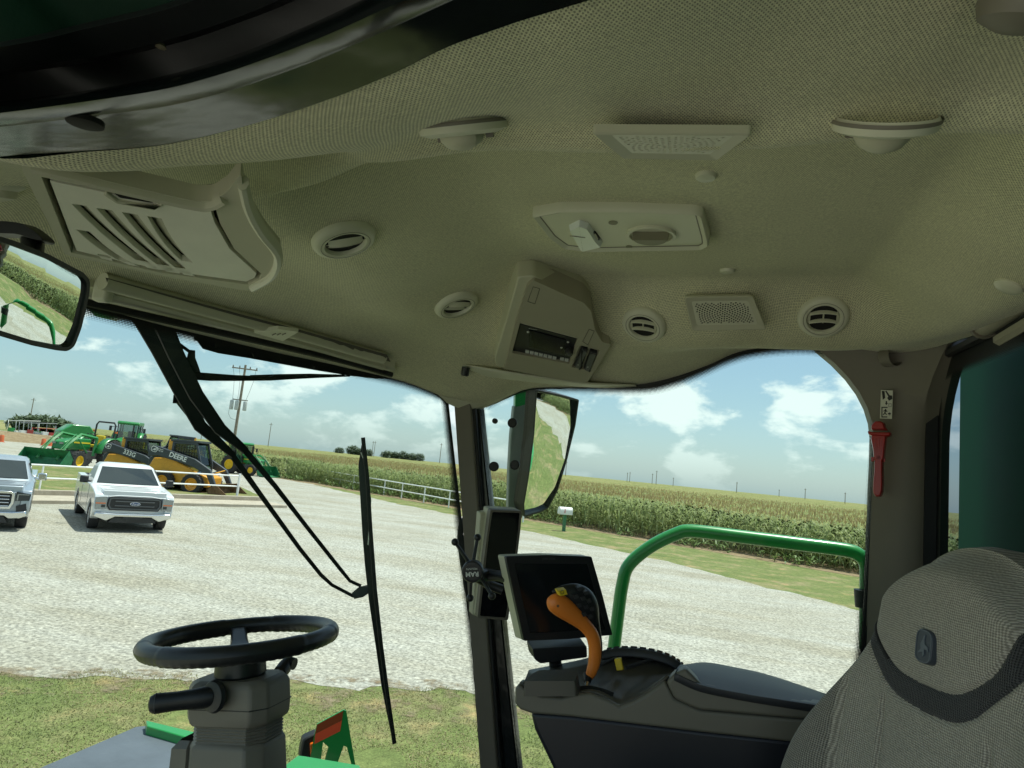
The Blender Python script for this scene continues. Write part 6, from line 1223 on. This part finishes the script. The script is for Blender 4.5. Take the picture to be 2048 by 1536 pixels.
for a in (1178, 1200, 1216): q = MB(); q.tube([fh.T(Vector((*z5([(a, 1104)])[0], .0182))), fh.T(Vector((*z5([(a-2, 1196)])[0], .0175)))], .0016, 5); q.build('holder_rib', 'hammer_red', hd_)
q = MB(); q.prism(z5([(1154, 1212), (1170, 1210), (1170, 1236), (1154, 1238)]), .004, .010, 0, fh.T); q.prism(z5([(1226, 1216), (1236, 1216), (1236, 1240), (1226, 1240)]), .004, .010, 0, fh.T); q.build('clip', 'hammer_red', hd_, bevel=.001)
# ---- interior mirror (top left)
mk('mirror_glass', (0.86, 0.92, 0.90), 0.015, metal=1.0)
t = thing('rear_view_mirror', 'black framed rear view mirror hanging at the top left, reflecting the cornfield', 'mirror', PD(70, 580, 1.0))
def mirror_frame(px, py, dep, target=None, dout=None):
    o = PD(px, py, dep); di = (o-CAMP).normalized(); do = (Vector(target)-o).normalized() if target else Vector(dout).normalized(); n = (do-di).normalized()
    u = RR-n*RR.dot(n); return Fr(o, u, n.cross(u))
def convex(name, fr, poly, Rc, par, h=.001):
    cx_ = sum(p[0] for p in poly)/len(poly); cy_ = sum(p[1] for p in poly)/len(poly); q = MB(); rows = []
    for k in range(13):
        s = k/12; rows.append([fr.T(Vector((cx_+(p[0]-cx_)*s, cy_+(p[1]-cy_)*s, h+.010-((p[0]-cx_)**2+(p[1]-cy_)**2)*s*s/(2*Rc)))) for p in poly+[poly[0]]])
    q.grid(rows); return q.build(name, 'mirror_glass', par, autos=0)
fm = mirror_frame(80, 590, .88, target=(-.02, 2.0, 3.03)); cen = fm.o
ol = [(-110, 470), (-40, 462), (5, 474), (30, 482), (95, 508), (165, 545), (177, 560), (176, 585), (160, 655), (146, 692), (132, 702), (110, 700), (60, 690), (0, 672), (-100, 640)]
fo = rpoly(fm.qs(ol), .006, 3); q = MB(); q.prism(fo, -.028, -.014, 0, fm.T, inset=.001); q.ring(fo, inset_poly(fo, .0065), -.015, .003, fm.T); q.build('housing', 'soft_black', t, bevel=.0025, seg=3)
convex('mirror_glass', fm, inset_poly(fo, .0062), .9, t, -.008)
q = MB(); q.tube([PD(62, 520, .90), PD(66, 490, .93), PD(60, 470, .94)], [.014, .014, .012], 10); q.build('stalk', 'soft_black', t)
o_ = PD(30, 462, .92); fb = Fr(o_, RR, UU); q = MB(); q.prism(smooth_out(fb.qs([(-40, 446), (10, 443), (60, 450), (98, 478), (94, 487), (70, 482), (40, 474), (-40, 470)]), 3), -.01, .012, 0, fb.T, inset=.002); q.build('bracket', 'soft_black', t, bevel=.002)
# ---- operator seat
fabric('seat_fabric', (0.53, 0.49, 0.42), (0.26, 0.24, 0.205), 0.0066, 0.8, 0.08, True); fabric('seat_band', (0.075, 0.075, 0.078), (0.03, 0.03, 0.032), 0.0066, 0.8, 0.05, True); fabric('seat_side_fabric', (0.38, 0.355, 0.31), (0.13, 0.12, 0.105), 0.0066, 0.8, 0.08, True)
YC = 1.12; z0s = 2.1
t = thing('operator_seat', 'grey woven operator seat back with dark band and small horse-like badge', 'seat', (.4, YC, 2.1))
t['label'] = 'grey woven fabric operator seat with a dark trim band and small oval badge'
NSx, NTz = 300, 400
SR = Matrix.Translation(Vector((.40, 1.12, 0))) @ Matrix.Rotation(math.radians(20), 4, 'Z') @ Matrix.Translation(Vector((-.40, -1.12, 0)))
SRi = SR.inverted()
def sfront(s, tt):
    w_ = 1-.52*sst((tt-.46)/.54); ztop = 2.952-.095*abs(s)**2.2; z = z0s+(ztop-z0s)*tt; y = YC+s*.325*w_
    dy = abs(y-YC); x = .36+.10*(z-2.8)
    wing = sst((dy-.12)/.15)*.065*(1-.85*sst((z-2.70)/.22))
    x -= wing
    x -= .010*math.exp(-((z-2.85)/.07)**2)*math.exp(-(dy/.12)**2)
    for c_, k in ((.10, 1), (.175, 1)): x += .006*math.exp(-((dy-c_-(.0 if z > 2.6 else 0))/.0065)**2)*k*(1-sst((z-2.70)/.03))
    e = max(abs(s), 0)**9; x += .055*e
    x += .06*sst((tt-.93)/.07)**2
    # raised band and pad seams
    r_ = seat_region(y, z)
    dpad = r_
    x += .004*math.exp(-((dpad)/.0035)**2)+.004*math.exp(-((dpad-.036)/.0035)**2)
    if dpad < 0: x -= .006*min(1, -dpad/.04)
    return SR @ Vector((x, y, z))
def seat_region(y, z):
    # signed distance-like value: <0 inside the head pad, 0..0.036 the dark band
    dy = abs(y-YC-.02); hw = .112+.020*sst((z-2.755)/.06)+.040*sst((z-2.80)/.16); d1 = dy-hw; d2 = 2.752-z+.35*dy*dy*4
    if d1 > -.065 and d2 > -.065: 
        a, b_ = max(d1+.065, 0), max(d2+.065, 0); return math.hypot(a, b_)-.065
    return max(d1, d2)
q = MB(); ss = np.linspace(-1, 1, NSx+1); tt_ = np.linspace(.28, 1, NTz+1); rows = [[sfront(s, x) for s in ss] for x in tt_]; q.grid(rows)
n = len(q.f)
q.m = []
for f_ in q.f:
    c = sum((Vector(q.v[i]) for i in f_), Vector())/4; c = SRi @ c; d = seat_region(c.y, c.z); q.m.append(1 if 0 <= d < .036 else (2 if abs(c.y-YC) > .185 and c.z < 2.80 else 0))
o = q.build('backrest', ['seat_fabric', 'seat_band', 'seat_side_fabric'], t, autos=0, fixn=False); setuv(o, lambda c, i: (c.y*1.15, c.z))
q = MB(); brow = [[Vector((p.x+(.10 if i not in (0, NSx) else 0.0), p.y, p.z)) for i, p in enumerate(r_)] for r_ in rows[::5]]; q.grid(brow)
rim_ = rows[-1]; q.grid([rim_, [p+Vector((.02, 0, .004)) for p in rim_], [p+Vector((.10, 0, -.004)) for p in rim_]])
for side_ in (0, -1): e_l = [r_[side_] for r_ in rows[::5]]; q.grid([e_l, [p+Vector((.10, .0, 0)) for p in e_l]])
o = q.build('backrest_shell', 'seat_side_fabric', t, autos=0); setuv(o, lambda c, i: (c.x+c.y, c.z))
q = MB(); q.box((.12, YC, 2.28), (.5, .5, .16)); q.build('seat_cushion', 'seat_side_fabric', t, bevel=.04, seg=3)
# piping along the far edge of the head pad
pp = [sfront(0, 0)]; pp = []
for x in np.linspace(.80, .985, 24):
    best = None
    for s in np.linspace(.2, 1, 60):
        p = sfront(s, x); p_ = SRi @ p; d = seat_region(p_.y, p_.z)
        if best is None or abs(d) < best[0]: best = (abs(d), p)
    if best[0] < .01: pp.append(best[1]+Vector((-.003, 0, 0)))
if len(pp) > 3: q = MB(); q.tube(pp, .0032, 6); q.build('piping', 'seat_band', t)
# badge
pB = None
d = ray(1856, 1294).normalized(); sb_ = BVHTree.FromPolygons([tuple(p) for r_ in rows for p in r_], [(i*(NSx+1)+k, i*(NSx+1)+k+1, (i+1)*(NSx+1)+k+1, (i+1)*(NSx+1)+k) for i in range(NTz) for k in range(NSx)]); h = sb_.ray_cast(CAMP, d)
pB = h[0]; L = Fr(pB, SR.to_3x3() @ Vector((0, 1, 0)), Vector((.1, 0, 1)))
q = MB(); q.prism(rpoly(rect((0, 0), .034, .048), .014, 5), -.004, .007, 0, L.T, inset=.001); bgd = q.build('badge', 'badge_slate' if 'badge_slate' in MT else 'soft_black', t, bevel=.001)
mk('badge_slate', (0.045, 0.055, 0.075), 0.4); mk('badge_grey', (0.10, 0.12, 0.15), 0.4); bgd.data.materials[0] = MT['badge_slate']
q = MB(); o_ = rpoly(rect((0, 0), .030, .044), .012, 5); q.ring(o_, inset_poly(o_, .0012), .007, .0078, L.T)
q.build('badge_rim', 'badge_grey', bgd)
q = MB(); q.prism([(a*.8, b_) for a, b_ in [(.012, -.012), (.004, -.004), (.006, .002), (.002, .008), (-.001, .014), (-.004, .016), (-.003, .009), (-.005, .003), (-.012, .001), (-.015, -.006), (-.010, -.003), (-.004, -.004), (-.006, -.010), (-.002, -.014), (.0, -.008), (.006, -.010)]], .007, .0085, 0, L.T); q.build('leaping_deer', 'badge_grey', bgd)
# ================================================================== OUTSIDE OF THE CAB
# ---- big wiper
def W_(px, py, off=.07):
    p = whit(px, py, off)
    if p is not None: return p
    for k in range(1, 60):
        for dx in (0, -k*3, k*3):
            p = whit(px+dx, py+k*3, off)
            if p is not None: return PD(px, py, (p-CAMP).dot(VV))
    return PD(px, py, 1.85)
t = thing('windscreen_wiper', 'large black twin arm wiper with long upright blade outside the windscreen', 'wiper', W_(310, 640))
def bar(name, pts, w_, th, m_='black_metal', off=.07, par=None):
    P_ = [W_(a, b_, off) for a, b_ in pts]; ws = w_ if isinstance(w_, list) else [w_]*len(P_); q = MB(); rows = []
    for i, p in enumerate(P_):
        a = P_[max(0, i-1)]; b_ = P_[min(len(P_)-1, i+1)]; tn = (b_-a).normalized(); vw = (p-CAMP).normalized(); sd = tn.cross(vw).normalized(); dp = vw
        rows.append([p+sd*ws[i]/2-dp*th/2, p-sd*ws[i]/2-dp*th/2, p-sd*ws[i]/2+dp*th/2, p+sd*ws[i]/2+dp*th/2, p+sd*ws[i]/2-dp*th/2])
    q.grid(rows, 0, False); q.add(rows[0][:-1], [(0, 1, 2, 3)]); q.add(rows[-1][:-1], [(3, 2, 1, 0)]); return q.build(name, m_, par or t, bevel=min(th, min(ws))*.18)
k = 1/760.
bar('arm_housing', [(278, 628), (318, 700), (365, 788), (400, 852), (468, 912)], [30*k, 27*k, 27*k, 24*k, 12*k], .022, off=.085)
bar('arm_housing', [(322, 640), (352, 710), (392, 790), (440, 858), (492, 902)], [32*k, 29*k, 27*k, 24*k, 14*k], .022, off=.06)
bar('arm_cover', [(352, 795), (378, 826), (420, 872), (458, 908)], [12*k, 14*k, 12*k, 6*k], .012, 'dark_green', off=.10)
bar('wiper_arm', [(458, 902), (520, 988), (600, 1098), (642, 1150), (664, 1170), (706, 1192), (715, 1193)], [13*k, 10*k, 8.5*k, 8*k, 7*k, 7*k, 7*k], .008, off=.085)
bar('wiper_arm', [(486, 896), (550, 972), (620, 1062), (682, 1140), (700, 1162), (722, 1172)], [13*k, 10*k, 8.5*k, 8*k, 7*k, 7*k], .008, off=.07)
bar('blade_holder', [(706, 1192), (722, 1184), (740, 1176)], [14*k, 24*k, 16*k], .018, 'plastic_grey', off=.06)
bar('pivot', [(346, 798), (372, 800)], [16*k, 16*k], .03, off=.10)
bl = bar('blade_frame', [(726, 890), (724, 930), (727, 990), (732, 1060), (738, 1130), (746, 1200), (758, 1290), (768, 1370), (780, 1440), (788, 1486)], [7*k, 16*k, 15*k, 17*k, 18*k, 18*k, 15*k, 12*k, 8*k, 5*k], .012, off=.045)
bar('blade_rubber', [(726, 875), (735, 960), (741, 1060), (750, 1180), (762, 1290), (775, 1390), (789, 1488)], [9*k]*7, .010, 'rubber', off=.02)
bar('blade_spring', [(722, 905), (730, 925), (742, 1000), (736, 1090)], [2*k]*4, .002, 'steel', off=.035)
t = thing('windscreen_wiper', 'small crank and near horizontal wiper arm just below the top of the windscreen', 'wiper', W_(390, 740))
bar('link_rod', [(322, 652), (350, 682), (380, 704)], [6*k, 6*k, 6*k], .006, off=.06); bar('crank', [(384, 700), (382, 716), (388, 736), (395, 752)], [11*k, 15*k, 17*k, 14*k], .012, off=.06)
bar('wiper_arm', [(392, 752), (420, 754), (470, 756), (540, 757), (600, 754), (640, 753), (700, 752)], [15*k, 15*k, 12*k, 9*k, 8*k, 6*k, 3*k], .010, off=.055)
bar('blade_rubber', [(500, 752), (560, 750), (620, 749), (690, 751)], [4*k]*4, .006, 'rubber', off=.045)
t = thing('lamp_rail', 'black curved lamp rail outside along the top of the windscreen', 'rail', W_(600, 700))
bar('rail', [(396, 672), (412, 686), (440, 694), (500, 706), (570, 719), (640, 732), (700, 742), (750, 748), (785, 750), (795, 742)], [14*k, 26*k, 26*k, 22*k, 22*k, 22*k, 22*k, 22*k, 18*k, 8*k], .03, off=.09)
for a, b_, c, d in ((400, 655, 405, 680), (440, 670, 446, 692), (500, 684, 520, 706), (560, 698, 575, 716), (620, 712, 640, 728), (690, 724, 710, 740)):
    bar('bracket', [(a, b_-6), (c, d)], [22*k, 30*k], .02, off=.07)
t = thing('work_lamp', 'green angular lamp bracket outside at the upper left of the windscreen', 'lamp bracket', W_(220, 628))
bar('arm', [(150, 606), (200, 618), (262, 632)], [8*k, 8*k, 8*k], .01, 'black_metal', off=.10)
ob = W_(215, 626, .11); fl = Fr(ob, RR, UU); q = MB(); q.prism(fl.qs([(172, 616), (206, 624), (242, 626), (262, 630), (216, 640), (188, 634)]), -.03, .0, 0, fl.T, inset=.002); q.build('cover', 'machine_green', t, bevel=.002)
# ---- black grab handle outside the front pillar
t = thing('grab_handle', 'black bent grab handle outside the windscreen beside the front pillar', 'grab handle', W_(950, 1250))
q = MB(); q.tube(spline([PD(a, b_, 2.05) for a, b_ in ((944, 1034), (930, 1038), (922, 1056), (921, 1090), (930, 1150), (944, 1240), (952, 1320), (957, 1370), (966, 1400), (985, 1410))], 5), .0095, 12); q.build('tube', 'soft_black', t)
# ---- right outside mirror
t = thing('wing_mirror', 'tall black outside mirror on a green and grey arm beyond the side window', 'mirror', PD(1085, 900, 2.6))
dm = 2.55; fa = Fr(PD(1045, 900, dm), RR*.97+VV*.25, UU)
q = MB(); q.prism(fa.qs([(1031, 776), (1060, 768), (1060, 806), (1030, 818)]), -.03, .0, 0, fa.T); q.build('arm_top', 'machine_green', t, bevel=.003)
mk('mirror_arm', (0.20, 0.225, 0.19), 0.5, var=.1)
q = MB(); q.prism(fa.qs([(1028, 812), (1062, 806), (1070, 830), (1068, 880), (1062, 930), (1052, 1000), (1040, 1030), (1016, 1028), (1018, 940), (1022, 870)], .002), -.035, .0, 0, fa.T); q.build('arm', 'mirror_arm', t, bevel=.004)
fmr = mirror_frame(1100, 890, 2.52, dout=(1, .44, -.34)); mo = [(1072, 780), (1120, 790), (1157, 800), (1150, 850), (1133, 920), (1115, 980), (1096, 1016), (1080, 1024), (1048, 1033), (1046, 1010), (1056, 950), (1066, 870)]
fo = rpoly(fmr.qs(mo), .006, 3); q = MB(); q.prism(inset_poly(fo, -.002), -.05, -.03, 0, fmr.T, inset=.003); q.ring(inset_poly(fo, -.002), inset_poly(fo, .005), -.031, .002, fmr.T); q.build('housing', 'soft_black', t, bevel=.003)
convex('mirror_glass', fmr, inset_poly(fo, .0045), 1.5, t, -.008)
for nm, (a, b_), r_ in (('small_grommet', (990, 842), .011), ('grommet', (1025, 846), .0185), ('grommet', (988, 933), .0185), ('grommet', (1030, 930), .0185)):
    pass
for (a, b_), r_ in (((990, 842), .0085), ((1025, 846), .0150), ((988, 933), .0150), ((1030, 930), .0150)):
    q = MB(); q.lathe([(r_, -.004), (r_, .004), (r_*.8, .007), (0, .007)], PY(a, b_, 1.984), (0, -1, 0), 24); q.build('window_plug', 'rubber', cab_root)
# ---- green handrail of the side platform
t = thing('handrail', 'bright green tubular handrail of the side platform outside the window', 'handrail', PY(1225, 1300, 2.55)-Vector((0, 0, .6)))
pts = spline([PY(a, b_, 2.55) for a, b_ in ((1215, 1420), (1224, 1330), (1236, 1230), (1245, 1168), (1258, 1130), (1300, 1094), (1352, 1068), (1385, 1062), (1480, 1073), (1600, 1088), (1690, 1100), (1718, 1110), (1732, 1128), (1734, 1170), (1733, 1300))], 5)
q = MB(); q.tube(pts, .0235, 16); q.build('tube', 'machine_green', t)
q = MB(); q.tube([PY(1727, 1180, 2.52), PY(1727, 1215, 2.52)], [.03, .026], 14); q.build('clamp', 'rubber', t)
# side platform, grain tank, front deck
t = thing('grain_tank', 'dark green grain tank wall behind the rear window', 'grain tank', (1.1, 1.2, 2.0))
e1 = PX(1916, 690, .76); q = MB(); q.box((1.26, e1.y-1.75, 3.0), (1.0, 3.5, 2.6)); q.build('tank_wall', 'tank_green', t, bevel=.02)
t = thing('engine_body', 'green combine body and side platform outside the cab', 'harvester body', (2.5, 1.2, 1.0))
q = MB(); q.box((2.2, 1.2, 1.35), (2.6, 2.6, 1.0)); q.build('body_panel', 'machine_green', t, bevel=.03)
q = MB(); q.box((.3, 2.35, 1.9), (1.2, .55, .05)); q.build('platform', 'machine_green', t, bevel=.01)
q = MB(); q.box((-.1, -.35, 1.55), (1.3, .8, .05)); q.build('platform', 'machine_green', t, bevel=.01)
for y in (-.25, 2.65): q = MB(); q.lathe([(.45, -.35), (.95, -.38), (1.03, -.3), (1.03, .3), (.95, .38), (.45, .35)], (.4, y, 1.03), (0, 1, 0), 40); q.build('tyre', 'tyre', t)
t = thing('front_deck', 'green front deck with a dusty grey belt cover seen below the windscreen', 'front deck', (-1.6, 1.9, 1.8))
mk('deck_grey', (0.10, 0.12, 0.145), 0.55, var=.15, vscale=3, bump=.15, bscale=12)
def quad(name, pts, z, th, m_, bev=.004):
    P_ = [PZ(a, b_, z) for a, b_ in pts]; q = MB(); q.prism([(p.x, p.y) for p in P_], z-th, z, 0); return q.build(name, m_, t, bevel=bev)
quad('belt_cover', [(40, 1552), (272, 1453), (300, 1450), (392, 1478), (396, 1500), (300, 1570)], 1.9, .03, 'deck_grey'); quad('side_rail', [(292, 1440), (400, 1466), (400, 1482), (294, 1452)], 1.93, .05, 'machine_green'); quad('deck_panel', [(270, 1590), (398, 1502), (420, 1500), (450, 1600)], 1.88, .03, 'machine_green')
quad('deck_panel', [(540, 1552), (596, 1510), (612, 1512), (720, 1530), (730, 1570)], 1.95, .02, 'machine_green')
t = thing('hazard_light', 'orange and black hazard light on a green bracket with red reflective tape', 'hazard light', PD(650, 1530, 2.45))
fz = Fr(PD(650, 1500, 2.5), RR*.9+VV*.42, UU+VV*.1); z6 = lambda pts, h=0: fz.qs([(200+a/3.15, 1050+b_/3.15) for a, b_ in pts], h)
q = MB(); holed(q, z6([(1315, 1531), (1352, 1320), (1368, 1255), (1535, 1165), (1552, 1170), (1612, 1531), (1590, 1531), (1556, 1400), (1535, 1390), (1490, 1520), (1400, 1540), (1440, 1400), (1405, 1368), (1390, 1500)]), [], -.006, 0, fz.T); q.build('bracket', 'machine_green', t)
mk('tape_red', (0.9, 0.10, 0.04), 0.3); mk('tape_dark', (0.35, 0.06, 0.02), 0.35)
q = MB(); q.prism(z6([(1368, 1258), (1532, 1172), (1524, 1228), (1356, 1314)]), .0005, .0015, 0, fz.T); q.build('reflector', 'tape_dark', t); q = MB(); q.prism(z6([(1356, 1316), (1524, 1230), (1512, 1298), (1350, 1380)]), .0005, .0015, 0, fz.T); q.build('reflector', 'tape_red', t)
mk('lens_orange', (0.75, 0.14, 0.01), 0.2, spec=.8, bump=.6, bscale=120)
q = MB(); q.prism(rpoly(z6([(1280, 1350), (1372, 1308), (1388, 1360), (1380, 1490), (1300, 1500), (1256, 1484), (1264, 1420)], -.02), .012, 4), -.07, -.02, 0, fz.T); q.build('housing', 'rubber', t, bevel=.006)
q = MB(); q.prism(rpoly(z6([(1322, 1380), (1406, 1352), (1392, 1468), (1330, 1500)], -.01), .006, 3), -.03, -.008, 0, fz.T); q.build('lens', 'lens_orange', t, bevel=.004)
